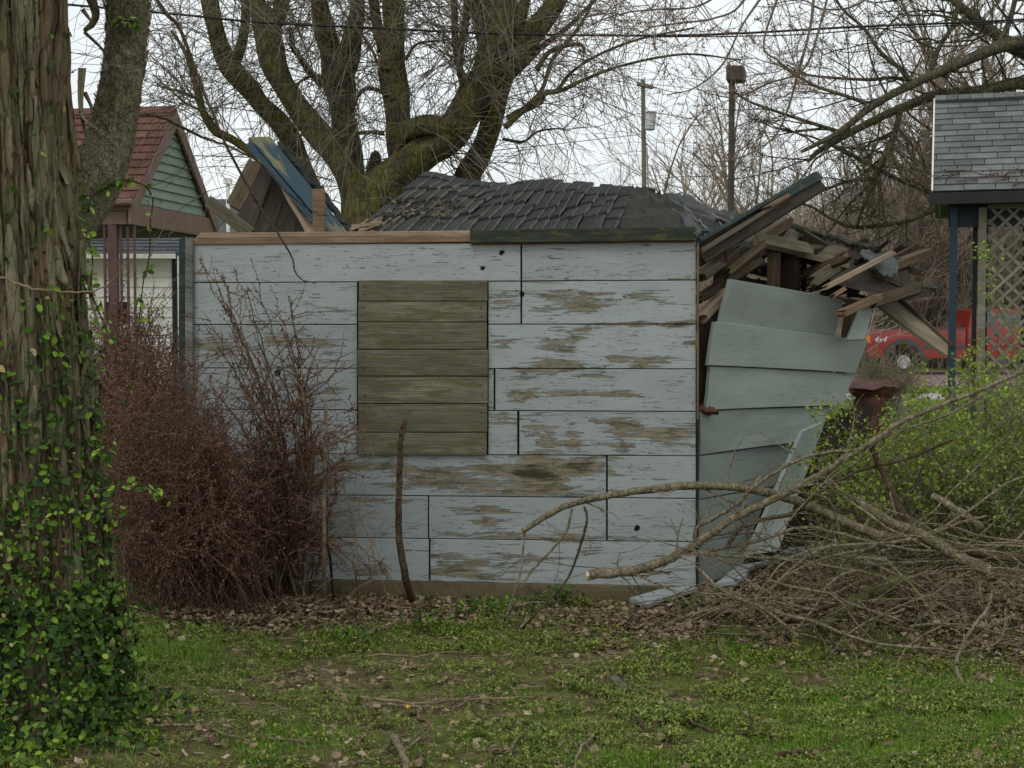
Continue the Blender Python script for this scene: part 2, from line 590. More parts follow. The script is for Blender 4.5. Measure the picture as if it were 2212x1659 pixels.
M = {}
M['paint'] = painted('flaking_blue_grey_paint', (.355, .393, .393), (.135, .112, .07), (.27, .235, .165), .575)
M['paint_side'] = painted('grey_green_paint', (.25, .29, .265), (.12, .11, .06), (.2, .18, .12), .70, .2)
M['shutter'] = wood('weathered_shutter_wood', (.07, .066, .042), (.25, .23, .165), (.105, .108, .045), .43)
M['plate'] = wood('tan_plate_wood', (.13, .08, .048), (.3, .2, .13), None)
M['raw'] = wood('pale_broken_wood', (.22, .16, .1), (.45, .34, .24), None)
M['brown'] = wood('brown_rafter_wood', (.035, .022, .012), (.14, .095, .052), (.07, .075, .025), .2)
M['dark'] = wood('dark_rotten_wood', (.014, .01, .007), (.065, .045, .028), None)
M['grey'] = wood('grey_board_wood', (.06, .05, .033), (.19, .155, .10), (.07, .08, .03), .25)
M['mossy'] = wood('mossy_green_painted_wood', (.02, .028, .024), (.06, .068, .05), (.085, .082, .022), .4)
M['corner'] = wood('weathered_corner_wood', (.07, .07, .06), (.26, .26, .23), (.09, .09, .04), .2)
M['lattice'] = wood('lattice_wood', (.17, .155, .115), (.32, .30, .235), (.14, .145, .09), .3)
M['tan_sheet'] = wood('pale_plywood', (.17, .135, .09), (.3, .25, .175), (.14, .13, .07), .3, streak=9.)
M['rust_edge'] = wood('tan_broken_edge', (.13, .075, .04), (.3, .2, .12), None)


def blue_board():
    t = NT('flaking_blue_paint')
    k = t.math('ADD', t.noise(t.obj((2, 14, 14)), 2.6, 8, .7, .6), t.math('MULTIPLY', t.attr('peel'), .2))
    g = grain_of(t)
    bare = t.ramp(g, [(.35, (.06, .058, .03)), (.65, (.19, .18, .10))])
    c = t.mix(t.ramp(k, [(.62, 0), (.65, 1)]), (.022, .05, .066), bare)
    return t.pbr(c, .7, t.bump(k, .003, .5))


M['blue'] = blue_board()
M['green_trim'] = wood('dark_green_painted_trim', (.015, .03, .03), (.04, .07, .068), (.08, .07, .04), .3)
M['bark_near'] = bark('shaggy_bark', (.07, .05, .03), (.24, .195, .125), (.135, .142, .068), .42, (10, 10, 2.3), .014, warm=(.2, .115, .065), crack=.5)
M['bark_plate'] = bark('bark_plate_surface', (.12, .096, .06), (.27, .235, .155), (.155, .165, .08), .48, (14, 14, 4), .010, crack=.2)
M['bark_limb'] = bark('scaly_bark', (.085, .072, .045), (.28, .245, .165), (.16, .155, .08), .45, (24, 24, 13), .012, crack=.3)
M['bark_moss'] = bark('mossy_bark', (.038, .032, .021), (.14, .12, .078), (.14, .135, .034), .62, (9, 9, 2.2), .02, crack=.5)
M['bark_twig'] = plain('grey_brown_twigs', (.165, .142, .105), .9, .3, 9)
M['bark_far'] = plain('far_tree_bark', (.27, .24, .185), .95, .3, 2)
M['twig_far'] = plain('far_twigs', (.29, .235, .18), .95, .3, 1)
M['bark_right'] = bark('dark_branch_bark', (.055, .048, .032), (.17, .15, .105), (.12, .12, .05), .5, (8, 8, 4), .02)
M['stick'] = bark('cut_branch_bark', (.09, .07, .045), (.33, .28, .19), (.15, .145, .06), .3, (14, 14, 8), .008)
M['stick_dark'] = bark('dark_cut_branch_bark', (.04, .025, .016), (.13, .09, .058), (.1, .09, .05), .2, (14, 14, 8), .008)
M['stick_moss'] = bark('mossy_log_bark', (.04, .033, .018), (.1, .09, .045), (.09, .095, .03), .9, (8, 8, 8), .012)
M['cut'] = plain('fresh_sawn_wood', (.55, .47, .34), .8, .1)
M['dry'] = plain('dry_stems', (.23, .175, .11), .9, .35, 12)
M['barberry'] = plain('barberry_twigs', (.12, .074, .045), .85, .35, 8)
M['barberry_bud'] = rndleaf('barberry_buds', [(0, (.10, .038, .025)), (.5, (.175, .07, .043)), (1, (.28, .15, .095))], .1)
M['red_bud'] = rndleaf('maple_flower_buds', [(0, (.2, .09, .05)), (1, (.36, .2, .12))], .1)
M['ivy'] = rndleaf('evergreen_vine_leaves', [(0, (.02, .045, .011)), (.4, (.055, .12, .018)), (.8, (.19, .33, .03)), (.97, (.34, .47, .06)), (1, (.4, .32, .15))], .25, .5, .22)
M['shrub'] = rndleaf('young_shrub_leaves', [(0, (.11, .18, .025)), (.5, (.25, .36, .045)), (1, (.46, .54, .09))], .4)
M['cover'] = rndleaf('ground_cover_leaves', [(0, (.07, .115, .022)), (.5, (.19, .25, .035)), (.85, (.30, .36, .05)), (1, (.42, .42, .11))], .3)
M['grass'] = rndleaf('grass_blades', [(0, (.09, .18, .022)), (.6, (.19, .34, .035)), (.9, (.28, .38, .055)), (1, (.46, .38, .18))], .3)
M['litter'] = rndleaf('dead_leaves', [(0, (.075, .05, .033)), (.3, (.19, .13, .08)), (.7, (.36, .265, .17)), (1, (.55, .45, .33))], .15, .75, .2)
M['straw'] = rndleaf('straw', [(0, (.13, .09, .05)), (.6, (.27, .2, .12)), (1, (.45, .38, .26))], .05, .8, .2)
M['roof_dark'] = shingle_mat('charcoal_shingle', (.014, .0155, .016), (.05, .053, .052), (.05, .075, .05), .25)
M['roof_edge'] = plain('tan_shingle_edge', (.24, .225, .17), .9, .35, 25)  # paler tan tone on the side faces of the shingles
M['felt'] = shingle_mat('grey_roofing_felt', (.05, .055, .055), (.13, .14, .14), (.055, .05, .03), .5)
M['felt_moss'] = shingle_mat('mossy_roofing_felt', (.014, .014, .012), (.065, .062, .05), (.06, .06, .024), .35)
M['roof_grey'] = shingle_mat('grey_shingle', (.10, .108, .105), (.18, .19, .182), None, sc=.5)
M['roof_red'] = shingle_mat('red_brown_shingle', (.105, .047, .036), (.165, .082, .062), None, sc=.3)
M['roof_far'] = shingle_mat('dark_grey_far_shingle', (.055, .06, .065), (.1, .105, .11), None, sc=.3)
M['siding_green'] = plain('sage_green_siding', (.17, .22, .17), .6, .1, 2)
M['siding_white'] = plain('white_siding', (.82, .82, .76), .6, .06, 2)
M['trim_brown'] = plain('brown_trim_paint', (.16, .1, .08), .6, .12, 3)
M['iron_brown'] = plain('brown_painted_iron', (.11, .055, .05), .5, .15, 8)
M['gutter'] = plain('white_gutter', (.75, .74, .68), .4, .05)
M['navy'] = plain('dark_navy_paint', (.022, .032, .045), .5, .2, 5)
M['teal'] = plain('teal_post_paint', (.022, .045, .062), .5, .2, 5)
M['black'] = plain('dark_gutter', (.018, .018, .019), .5, .2)
M['hole'] = plain('knot_hole_shade', (.008, .006, .005), .95, .3)
M['nail'] = plain('rusty_nail', (.03, .02, .015), .8, .3)
M['car_red'] = plain('red_car_paint', (.28, .022, .015), .3, .25, 2, coat=.6, spec=.5, bump=0)
M['glass'] = plain('dark_window_glass', (.05, .065, .075), .08, .1, 2, spec=.8, bump=0)
M['rubber'] = plain('tyre_rubber', (.02, .02, .02), .85, .2)
M['trim_grey'] = plain('grey_plastic_trim', (.07, .075, .08), .6, .1)
M['steel'] = plain('galvanised_steel', (.5, .52, .53), .45, .15, 6, metal=.3)
M['rim'] = plain('alloy_rim', (.55, .55, .56), .35, .1, 6, metal=.5)
M['lamp'] = plain('orange_lamp_plastic', (.75, .22, .03), .3, .05)
M['white'] = plain('white_decal', (.8, .8, .8), .5, .03)
M['pole'] = plain('grey_pole_wood', (.17, .155, .125), .9, .25, 4)
M['lamp_pole'] = plain('dark_brown_pole_paint', (.06, .045, .04), .6, .2, 4)
M['wire'] = plain('black_cable', (.015, .015, .015), .6, .1)
M['rust'] = plain('rusty_metal', (.10, .045, .03), .85, .5, 9)
M['stone'] = plain('mossy_stone', (.13, .14, .10), .95, .3, 9, bump=.01)
M['yellow'] = plain('dandelion_petals', (.85, .6, .02), .7, .1)
M['fence_dark'] = wood('dark_fence_boards', (.03, .025, .02), (.08, .065, .05), None)


def concrete():
    t = NT('mossy_concrete')
    n = t.noise(t.obj((1, 1, 1)), 9, 8, .7)
    c = t.ramp(n, [(.3, (.07, .055, .03)), (.55, (.14, .115, .065)), (.75, (.11, .11, .04))])
    return t.pbr(c, .95, t.bump(n, .01, .8))


M['concrete'] = concrete()


def ground_mat():
    t = NT('lawn_soil')
    o = t.tc.outputs['Object']
    n1 = t.noise(o, 3.0, 8, .65)
    n2 = t.noise(o, 26, 6, .7)
    n3 = t.noise(o, 140, 4, .7)
    soil = t.ramp(n2, [(.3, (.05, .033, .019)), (.5, (.125, .083, .045)), (.7, (.23, .165, .095))])
    bits = t.ramp(n3, [(.35, 0), (.62, 1)])
    soil = t.mix(t.math('MULTIPLY', bits, .45), soil, (.15, .115, .075))
    green = t.ramp(n2, [(.3, (.07, .11, .02)), (.7, (.18, .25, .035))])
    sx = t.n('SeparateXYZ'); t.put(sx.inputs[0], o)
    far = t.n('MapRange'); t.put(far.inputs[0], sx.outputs[1]); far.inputs[1].default_value = 12; far.inputs[2].default_value = 15
    near = t.ramp(n1, [(.45, .08), (.6, .7)])
    fac = t.math('MAXIMUM', near, far.outputs[0])
    c = t.mix(fac, soil, green)
    h = t.math('ADD', n2, t.math('MULTIPLY', n3, .5))
    return t.pbr(c, .95, t.bump(h, .02, .9), spec=.15)


M['ground'] = ground_mat()


def asphalt(name, a, b):
    t = NT(name)
    n = t.noise(t.tc.outputs['Object'], 30, 6, .7); m = t.noise(t.tc.outputs['Object'], .6, 4)
    c = t.mix(1., t.ramp(n, [(.3, a), (.7, b)]), t.ramp(m, [(.3, .8), (.7, 1.15)]), 'MULTIPLY')
    return t.pbr(c, .9, t.bump(n, .004, .5))


M['drive'] = asphalt('pinkish_asphalt', (.2, .13, .125), (.3, .21, .2))
M['street'] = asphalt('pale_concrete_road', (.34, .33, .3), (.46, .45, .42))

# ------------------------------------------------------------------ ground, drive, street
xs = np.concatenate([np.array([-500, -250, -120, -60, -30, -16, -9]), np.arange(-6, 6.01, .07), np.array([9, 16, 30, 60, 120, 250, 500])])
ys = np.concatenate([np.array([-60, -20, -5, 1]), np.arange(3.4, 11.5, .07), np.array([12, 13, 14, 16, 20, 26, 34, 45, 60, 90, 150, 300, 900])])
gv = [(x, y, gz(x, y)) for x in xs for y in ys]
ny_ = len(ys)
ii, jj = np.meshgrid(np.arange(len(xs) - 1), np.arange(ny_ - 1), indexing='ij')
a0 = (ii * ny_ + jj).ravel()
mb = MB(); mb.add(gv, np.stack([a0, a0 + ny_, a0 + ny_ + 1, a0 + 1], -1))
tag(mb.build('ground', M['ground'], smooth_=True), kind='structure')


def flat(name, x0, x1, y0, y1, z, mat):
    mb = MB(); mb.add([(x0, y0, z), (x1, y0, z), (x1, y1, z), (x0, y1, z), (x0, y0, z - .12), (x1, y0, z - .12), (x1, y1, z - .12), (x0, y1, z - .12)],
                      [(0, 1, 2, 3), (0, 4, 5, 1), (1, 5, 6, 2), (2, 6, 7, 3), (3, 7, 4, 0)])
    return tag(mb.build(name, mat), kind='structure')


flat('driveway', -30, -5.2, 23.0, 27.5, .02, M['drive'])
flat('street', 3, 60, 29.2, 31.3, .03, M['street'])
flat('parking_lot', 5.5, 60, 35.5, 47, .02, M['drive'])

# ------------------------------------------------------------------ the collapsed shed
shed = thing('collapsed_shed', 'collapsing wooden shed with flaking pale blue-grey boards and a caved-in shingle roof', 'shed', (.2, 8, 0))
WL, WR = P(415, 900, 8.12), P(1505, 900, 7.86)
wdir = (WR - WL); wdir.z = 0; wdir.normalize()
wn_ = Vector((wdir.y, -wdir.x, 0))     # towards the eye
if wn_.y > 0: wn_ = -wn_


def W(u, v, off=0.0):
    """point on the front wall plane (off = metres proud of it)"""
    a = P(u, v, 1.0); o = Vector((0, 0, EYE)); r = a - o
    q = WL + wn_ * off
    t = (q - o).dot(wn_) / r.dot(wn_)
    return o + r * t


PATCH = [(720, 665, 40, 10, .5), (650, 660, 60, 8, .4), (1195, 640, 35, 10, .8), (1250, 655, 45, 22, 1.), (1180, 668, 40, 8, .8), (1390, 640, 40, 8, .7),
         (1430, 650, 40, 4, .7), (1095, 650, 30, 25, .5), (640, 740, 90, 14, 1.), (450, 740, 60, 20, .9), (720, 770, 30, 10, .5), (1080, 745, 25, 10, .9),
         (1215, 735, 45, 28, .7), (1200, 785, 60, 10, .9), (1340, 778, 30, 12, .9), (1400, 780, 45, 10, 1.), (1250, 710, 50, 10, .7), (1130, 852, 50, 9, 1.2),
         (1230, 848, 110, 8, 1.2), (1330, 850, 40, 7, 1.), (730, 850, 35, 10, .8), (620, 830, 30, 20, .7), (1210, 800, 90, 5, 1.8), (1150, 930, 30, 22, .9),
         (1180, 950, 25, 25, 1.), (1240, 945, 20, 20, .9), (1350, 930, 40, 25, 1.), (1430, 938, 70, 14, 1.2), (1345, 965, 30, 20, .8), (1080, 905, 40, 8, .8),
         (860, 1010, 50, 10, 1.2), (960, 1020, 60, 12, 1.3), (1050, 1010, 50, 14, 1.3), (1160, 1020, 70, 28, 1.8), (1250, 1010, 60, 18, 1.8),
         (1000, 1045, 200, 12, 1.), (1150, 1060, 120, 10, 1.2), (760, 1010, 60, 10, 1.1), (700, 1040, 60, 15, 1.2), (620, 1040, 60, 30, 1.), (1400, 1035, 50, 8, .6),
         (1070, 1098, 35, 7, 1.2), (1065, 1125, 45, 22, .9), (1080, 1160, 60, 5, 1.2), (1200, 1163, 100, 5, 1.3), (1380, 1115, 20, 6, .8), (790, 1080, 30, 8, .8),
         (870, 1090, 30, 8, .6), (980, 1200, 50, 12, .8), (1000, 1230, 70, 18, 1.), (1100, 1210, 70, 22, .7), (800, 1235, 40, 14, .9), (1290, 1190, 30, 6, .5),
         (700, 1220, 60, 14, .7), (1300, 655, 60, 20, .5), (1495, 738, 14, 8, 1.), (1470, 700, 30, 4, 1.4), (1350, 700, 60, 4, .8), (500, 1000, 70, 30, .7)]


def peel_at(u, v):
    s = 0
    for cx, cy, rx, ry, k in PATCH:
        q = ((u - cx) / (rx * 1.1)) ** 2 + ((v - cy) / (ry * 1.1)) ** 2
        if q < 4: s = max(s, k * math.exp(-q * .9))
    return s + .001


def wall_board(u0, u1, tl, tr, bl, br, name='board', mat=None, parent=None, off=0., gap=1.0):
    off += random.uniform(-.003, .004)
    A, B, C, D = W(u0 + gap, tl + gap, off), W(u1 - gap, tr + gap, off), W(u1 - gap, br - gap, off), W(u0 + gap, bl - gap, off)
    pf = lambda a, b: peel_at(u0 + (u1 - u0) * a, (tl + (tr - tl) * a) * (1 - b) + (bl + (br - bl) * a) * b)
    return slab(name, A, B, C, D, .02, mat or M['paint'], parent or shed, step=.025, ny=10, warp=.003, peelf=pf, edge=.002)


def rl(k, u):
    """row line k at column u"""
    L = [(527, 523), (611, 605), (701, 700), (795, 797), (884, 889), (979, 985), (1066, 1077), (1157, 1171), (1246, 1268)]
    a, b = L[k]
    return a + (b - a) * (u - 415) / 1090


rows = [[(412, 1125), (1127, 1504)], [(412, 772), (1054, 1125), (1127, 1504)], [(412, 772), (1054, 1504)], [(412, 772), (1054, 1067), (1069, 1504)],
        [(412, 772), (1054, 1118), (1121, 1504)], [(412, 1310), (1312, 1504)], [(412, 705), (707, 925), (926, 1310), (1312, 1504)], [(412, 927), (929, 1504)]]
for k, segs in enumerate(rows):
    for (a, b) in segs:
        wall_board(a, b, rl(k, a), rl(k, b), rl(k + 1, a), rl(k + 1, b))
# dark sheathing behind the boards
slab('sheathing', W(400, 515, -.026), W(1500, 500, -.026), W(1500, 1285, -.026), W(400, 1262, -.026), .03, M['dark'], shed, step=.5)
# knot holes as near-black discs painting their shaded depth, and nails
for (u, v, r) in [(1084, 545, 5.5), (1043, 579, 4.5), (1127, 635, 5), (600, 805, 8), (1376, 1141, 6), (1348, 640, 2.2)]:
    c = W(u, v, .0042); rr = r * 8 / F
    pts = []
    for t in range(12):
        q = rr * (1 + .25 * random.uniform(-1, 1))
        pts.append(c + wdir * q * math.cos(t * PI / 6) + Vector((0, 0, 1)) * q * math.sin(t * PI / 6))
    mb = MB(); mb.add([tuple(c - wn_ * -.001)] + [tuple(p) for p in pts] + [tuple(p - wn_ * .012) for p in pts],
                      [[0, 1 + t, 1 + (t + 1) % 12] for t in range(12)])
    mb.more([[1 + t, 1 + (t + 1) % 12, 13 + (t + 1) % 12, 13 + t] for t in range(12)])
    mb.build('knot_hole', M['hole'], shed)
mb = MB()
for k, segs in enumerate(rows):
    for (a, b) in segs:
        for u in (a + 7, b - 7, (a + b) / 2 + random.uniform(-40, 40), a + (b - a) * .27):
            for q in (.2, .8):
                v = rl(k, u) * (1 - q) + rl(k + 1, u) * q
                if 770 < u < 1055 and k in (1, 2, 3, 4): continue
                c = W(u + random.uniform(-2, 2), v, .004); s = .0035
                mb.add([tuple(c + wdir * s * math.cos(t) + Vector((0, 0, s * math.sin(t)))) for t in (0, 1.57, 3.14, 4.71)], [[0, 1, 2, 3]])
tag(mb.build('nail_heads', M['nail'], shed), kind='stuff')

# shutter of seven boards
sh = MB(); q = [W(776, 608, .003), W(1050, 608, .003), W(1050, 980, .003), W(776, 980, .003)]
sh.add([tuple(p) for p in q] + [tuple(p - wn_ * .02) for p in q], [(0, 1, 2, 3), (4, 5, 6, 7)])
shutter = sh.build('shutter', M['dark'], shed)
vs_ = [605, 651, 696, 755, 813, 872, 934, 984]
for i in range(7):
    a, b = vs_[i], vs_[i + 1]
    x0 = 773 + random.uniform(-1.5, 2); x1 = 1052 + random.uniform(-2, 2) - (i > 4) * 2
    f_ = .026 + random.uniform(-.004, .004); y0_, y1_ = random.uniform(-.8, .8), random.uniform(-.8, .8)
    o = slab('board', W(x0, a + .8 + y0_ * .5, f_), W(x1, a + .8 + y1_ * .5, f_ + .002), W(x1, b - .8 + y1_ * .3, f_ + .003), W(x0, b - .8 - y0_ * .3, f_), .02, M['shutter'], shutter, step=.06, edge=.003)
mb = MB()
for i in range(7):
    for u in (785, 1040):
        for q in (.3, .7):
            c = W(u + random.uniform(-3, 6), vs_[i] + (vs_[i + 1] - vs_[i]) * q, .0295); s = .005
            mb.add([tuple(c + wdir * s * math.cos(t) + Vector((0, 0, s * math.sin(t)))) for t in (0, 1.2, 2.5, 3.8, 5)], [[0, 1, 2], [0, 2, 3], [0, 3, 4]])
tag(mb.build('nail_heads', M['nail'], shutter), kind='stuff')

# plates, trims, corner, foundation
slab('top_plate', W(392, 516, .012), W(1016, 510, .012), W(1016, 523, .012), W(392, 529, .012), .09, M['plate'], shed, warp=.004)
slab('upper_plate', W(428, 503, -.005), W(1120, 497, -.005), W(1120, 509, -.005), W(428, 515, -.005), .085, M['raw'], shed, warp=.006, jag=(.02, .05))
tag(slab('fascia_board', W(1015, 497, .05), W(1504, 489, .05), W(1504, 519, .05), W(1015, 525, .05), .035, M['mossy'], shed, warp=.006, jag=(.0, .02)), 'mossy dark green fascia board on the right half of the wall top')
slab('top_plate', W(1016, 512, .01), W(1500, 502, .01), W(1500, 523, .01), W(1016, 530, .01), .09, M['plate'], shed)
slab('corner_trim', W(1505, 524, .022), W(1510, 524, .022), W(1509.5, 905, .022), W(1505, 905, .022), .05, M['rust_edge'], shed)
slab('corner_trim', W(1505, 908, .01), W(1509.5, 908, .01), W(1509, 1272, .01), W(1505, 1272, .01), .05, M['dark'], shed)
slab('corner_trim', W(400, 512, .03), W(416, 517, .03), W(417, 1250, .03), W(398, 1250, .03), .03, M['corner'], shed, warp=.01)
slab('corner_trim', W(386, 516, .0), W(399, 512, .03), W(397, 1250, .03), W(384, 1250, .0), .03, M['green_trim'], shed)
o = W(600, 1250, .03)
slab('foundation', W(395, 1247, .015), W(1520, 1268, .015), W(1520, 1345, .015), W(395, 1325, .015), .15, M['concrete'], shed, step=.05, ny=6, warp=.02)
# left side wall, back wall and floor closing the shed
sl = thing  # alias kept short
BL, BR = P(400, 700, 8.15), P(1505, 700, 7.9)
slab('side_boards', (WL.x - .04, 8.14, 1.93), (WL.x + .25, 10.6, 1.7), (WL.x + .25, 10.6, 0), (WL.x - .04, 8.14, 0), .03, M['dark'], shed, step=.4, away=False)
slab('back_boards', (WL.x + .25, 10.6, 1.55), (2.3, 10.4, 1.35), (2.3, 10.4, 0), (WL.x + .25, 10.6, 0), .03, M['dark'], shed, step=.4)

# ------------- sunken shingle roof
roof_q = [(770, 508, 8.25), (922, 381, 9.9), (1364, 403, 9.9), (1322, 505, 8.3)]
RA, RB, RC, RD = [P(*q) for q in roof_q]


def roof_pt(s, t, h=0.):
    """s across (left to right), t up the roof"""
    p = RA * (1 - s) * (1 - t) + RD * s * (1 - t) + RB * (1 - s) * t + RC * s * t
    w = .018 * math.sin(s * 9 + t * 2) * (.3 + t) + .016 * mnoise.noise(Vector((s * 5, t * 4, 2))) - .03 * math.sin(s * PI) * (t > .5) * (t - .5)
    return p + Vector((0, 0, w + h))


rb = MB(); nS, nT_ = 40, 14
rv = [tuple(roof_pt(i / nS, j / nT_, -.02)) for i in range(nS + 1) for j in range(nT_ + 1)]
rf = [(i * (nT_ + 1) + j, (i + 1) * (nT_ + 1) + j, (i + 1) * (nT_ + 1) + j + 1, i * (nT_ + 1) + j + 1) for i in range(nS) for j in range(nT_)]
rb.add(rv, rf)
roof = rb.build('roof', M['dark'], shed, True)
NST = 21
for i in range(0, NST):
    s0, s1 = i / NST, (i + 1.18) / NST
    t = -.05 * random.random() - .02
    while t < .9:
        t1 = t + random.uniform(.2, .3)
        if t1 > .93: t1 = 1.0 + random.uniform(0, .012)
        if i < 1 and random.random() < .25: t = t1; continue
        lift = random.uniform(.0, .012); js = random.uniform(-.009, .009)
        ns, nt = 3, 4
        top = []; bot = []
        for a in range(ns + 1):
            for b in range(nt + 1):
                s = s0 + js + (s1 - s0) * a / ns + (.0016 * random.uniform(-1, 1) if a in (0, ns) else 0)
                tt = t - .012 + (t1 - t + .008) * b / nt + (.004 * random.uniform(-1, 1) if b in (0, nt) else 0)
                ss = min(1.06, max(-.08, s))
                h = .004 + (.016 * a / ns + lift * (a / ns)) * (1 - .75 * min(1, max(0, t + (t1 - t) * b / nt)) ** 4) + .012 * (1 - b / nt) + .001 * random.uniform(-1, 1)
                top.append(tuple(roof_pt(ss, tt, h + .012))); bot.append(tuple(roof_pt(ss, tt, h - .008)))
        ix = lambda a, b: a * (nt + 1) + b
        n = len(top)
        mb = MB()
        mb.add(top + bot, [(ix(a, b), ix(a + 1, b), ix(a + 1, b + 1), ix(a, b + 1)) for a in range(ns) for b in range(nt)])
        mb.more([(ix(ns, b), ix(ns, b) + n, ix(ns, b + 1) + n, ix(ns, b + 1)) for b in range(nt)], mat=1)
        mb.more([(ix(0, b), ix(0, b + 1), ix(0, b + 1) + n, ix(0, b) + n) for b in range(nt)] +
                [(ix(a, 0), ix(a, 0) + n, ix(a + 1, 0) + n, ix(a + 1, 0)) for a in range(ns)] +
                [(ix(a, nt), ix(a + 1, nt), ix(a + 1, nt) + n, ix(a, nt) + n) for a in range(ns)], mat=0)
        mb.build('shingle', [M['roof_dark'], M['roof_edge']], roof)
        t = t1

# crumpled felt right of the shingles: rows of points
def sheet(name, grid, mat, parent, thick=.02, rough=.03, sub=5, smooth_=False):
    """a bent sheet through a grid of (u, v, depth) points"""
    g = [[P(*q) for q in row] for row in grid]
    nr, nc = len(g), len(g[0])
    pts = []; RR, CC = (nr - 1) * sub + 1, (nc - 1) * sub + 1
    for i in range(RR):
        for j in range(CC):
            a, b = min(i // sub, nr - 2), min(j // sub, nc - 2)
            x, y = i / sub - a, j / sub - b
            p = g[a][b] * (1 - x) * (1 - y) + g[a + 1][b] * x * (1 - y) + g[a][b + 1] * (1 - x) * y + g[a + 1][b + 1] * x * y
            n = mnoise.noise_vector(p * 6) * rough + mnoise.noise_vector(p * 17) * rough * .5
            if i in (0, RR - 1) or j in (0, CC - 1): n = n + Vector((random.uniform(-1, 1), 0, random.uniform(-1, 1))) * rough * .6
            pts.append(p + n)
    f = [(i * CC + j, (i + 1) * CC + j, (i + 1) * CC + j + 1, i * CC + j + 1) for i in range(RR - 1) for j in range(CC - 1)]
    mb = MB(); N = len(pts)
    dn = Vector((0, thick * .5, -thick))
    mb.add([tuple(p) for p in pts] + [tuple(p + dn) for p in pts], f)
    mb.more([tuple(k + N for k in q) for q in f])
    bd = [(0, j, 0, j + 1) for j in range(CC - 1)] + [(RR - 1, j, RR - 1, j + 1) for j in range(CC - 1)] + [(i, 0, i + 1, 0) for i in range(RR - 1)] + [(i, CC - 1, i + 1, CC - 1) for i in range(RR - 1)]
    mb.more([(a * CC + b, c * CC + d, c * CC + d + N, a * CC + b + N) for a, b, c, d in bd])
    return mb.build(name, mat, parent, smooth_)


sheet('torn_roof_hip', [[(1338, 403, 9.9), (1398, 397, 9.8), (1420, 412, 9.7), (1450, 424, 9.7)], [(1322, 440, 9.35), (1396, 430, 9.1), (1425, 440, 9.), (1455, 450, 9.1)],
                        [(1300, 510, 8.32), (1400, 510, 8.25), (1450, 510, 8.3), (1480, 510, 8.4)]], M['felt_moss'], roof, .03, .05)
sheet('roofing_felt', [[(1440, 420, 9.7), (1480, 428, 9.6), (1520, 440, 9.5), (1560, 452, 9.4), (1592, 468, 9.3)], [(1450, 455, 9.2), (1490, 462, 9.), (1530, 470, 9), (1565, 480, 8.9), (1590, 490, 8.9)],
                       [(1460, 512, 8.5), (1495, 515, 8.35), (1530, 515, 8.35), (1560, 512, 8.4), (1580, 505, 8.5)]], M['felt'], roof, .02, .05)

# a few extra shingles tilted on the hip
for (u, v, d, w) in [(1368, 425, 9.65, 34), (1372, 455, 9.25, 36), (1376, 482, 8.85, 40), (1405, 425, 9.6, 30), (1412, 446, 9.3, 34), (1408, 470, 8.95, 36), (1440, 440, 9.4, 34), (1448, 474, 8.9, 36), (1462, 495, 8.65, 40), (1490, 465, 9.0, 34), (1555, 478, 8.9, 34), (1385, 470, 9.0, 40), (1430, 455, 9.1, 36), (1478, 448, 9.2, 38), (1510, 480, 8.8, 42), (1540, 462, 9.0, 34), (1415, 492, 8.6, 38)]:
    a = random.uniform(.1, .5)
    p = P(u, v - 6, d - .1); dx = Vector((w * d / F, 0, -a * w * d / F)); dy = Vector((.03, -.16, -.06))
    slab('shingle', p, p + dx, p + dx + dy, p + dy, .012, [M['roof_dark'], M['roof_edge']], roof, step=.05, ny=2, warp=.02)

# rotten deck and broken bits at the left foot of the roof
mb = MB()
for i in range(26):
    u = random.uniform(755, 835); v = 505 - (u - 755) * .05 - random.uniform(-8, 14)
    p = P(u, v, random.uniform(8.15, 8.5)); d = Vector((random.uniform(.3, 1), random.uniform(-.3, .3), random.uniform(-.05, .5)))
    pts, _ = walk(p, d, random.uniform(.06, .2), 3, 0, .15)
    tube(mb, pts, taper(random.uniform(.012, .03), .008, 3), 4)
tag(mb.build('splintered_wood', M['raw'], shed), kind='stuff')
mb = MB(); n = 110
pos = np.array([tuple(roof_pt(random.uniform(.02, .32), random.uniform(.05, .45), .05)) for _ in range(n)])
inst(mb, *DEAD, pos, rng.random(n) * 6, rng.normal(0, .5, n), rng.random(n) * 6, rng.uniform(.015, .035, n), rnd=rng.random(n) * .6)
tag(mb.build('roof_leaf_litter', M['litter']), 'dead leaves and moss caught in the broken roof shingles', 'leaf litter', kind='stuff')

# ------------- bulged right side wall (boards curl away from the frame)
side = MB()
side.add([tuple(P(1512, 900, 8.0)), tuple(P(1514, 1190, 8.0)), tuple(P(1513, 1190, 8.1)), tuple(P(1513, 900, 8.1))], [[0, 1, 2, 3]])
side_wall = side.build('side_wall', M['dark'], shed)
d0, d1 = 7.95, 9.0
SB = [[(1578, 603, d0 + .15), (1824, 648, d1), (1803, 726, d1 - .05), (1555, 699, d0 + .1)],
      [(1545, 695, d0 + .06), (1876, 736, d1 + .1), (1849, 806, d1), (1529, 789, d0 + .02)],
      [(1535, 791, d0 + .06), (1847, 808, d1 + .05), (1819, 876, d1 - .1), (1527, 886, d0 + .02)],
      [(1513, 889, d0), (1817, 879, d1 - .05), (1728, 955, d1 - .45), (1512, 983, d0)],
      [(1511, 986, d0), (1722, 958, d1 - .4), (1672, 1050, d1 - .6), (1510, 1078, d0)],
      [(1510, 1081, d0), (1668, 1053, d1 - .6), (1625, 1150, d1 - .75), (1510, 1172, d0)],
      [(1510, 1175, d0), (1624, 1153, d1 - .75), (1600, 1240, d1 - .85), (1510, 1262, d0)]]
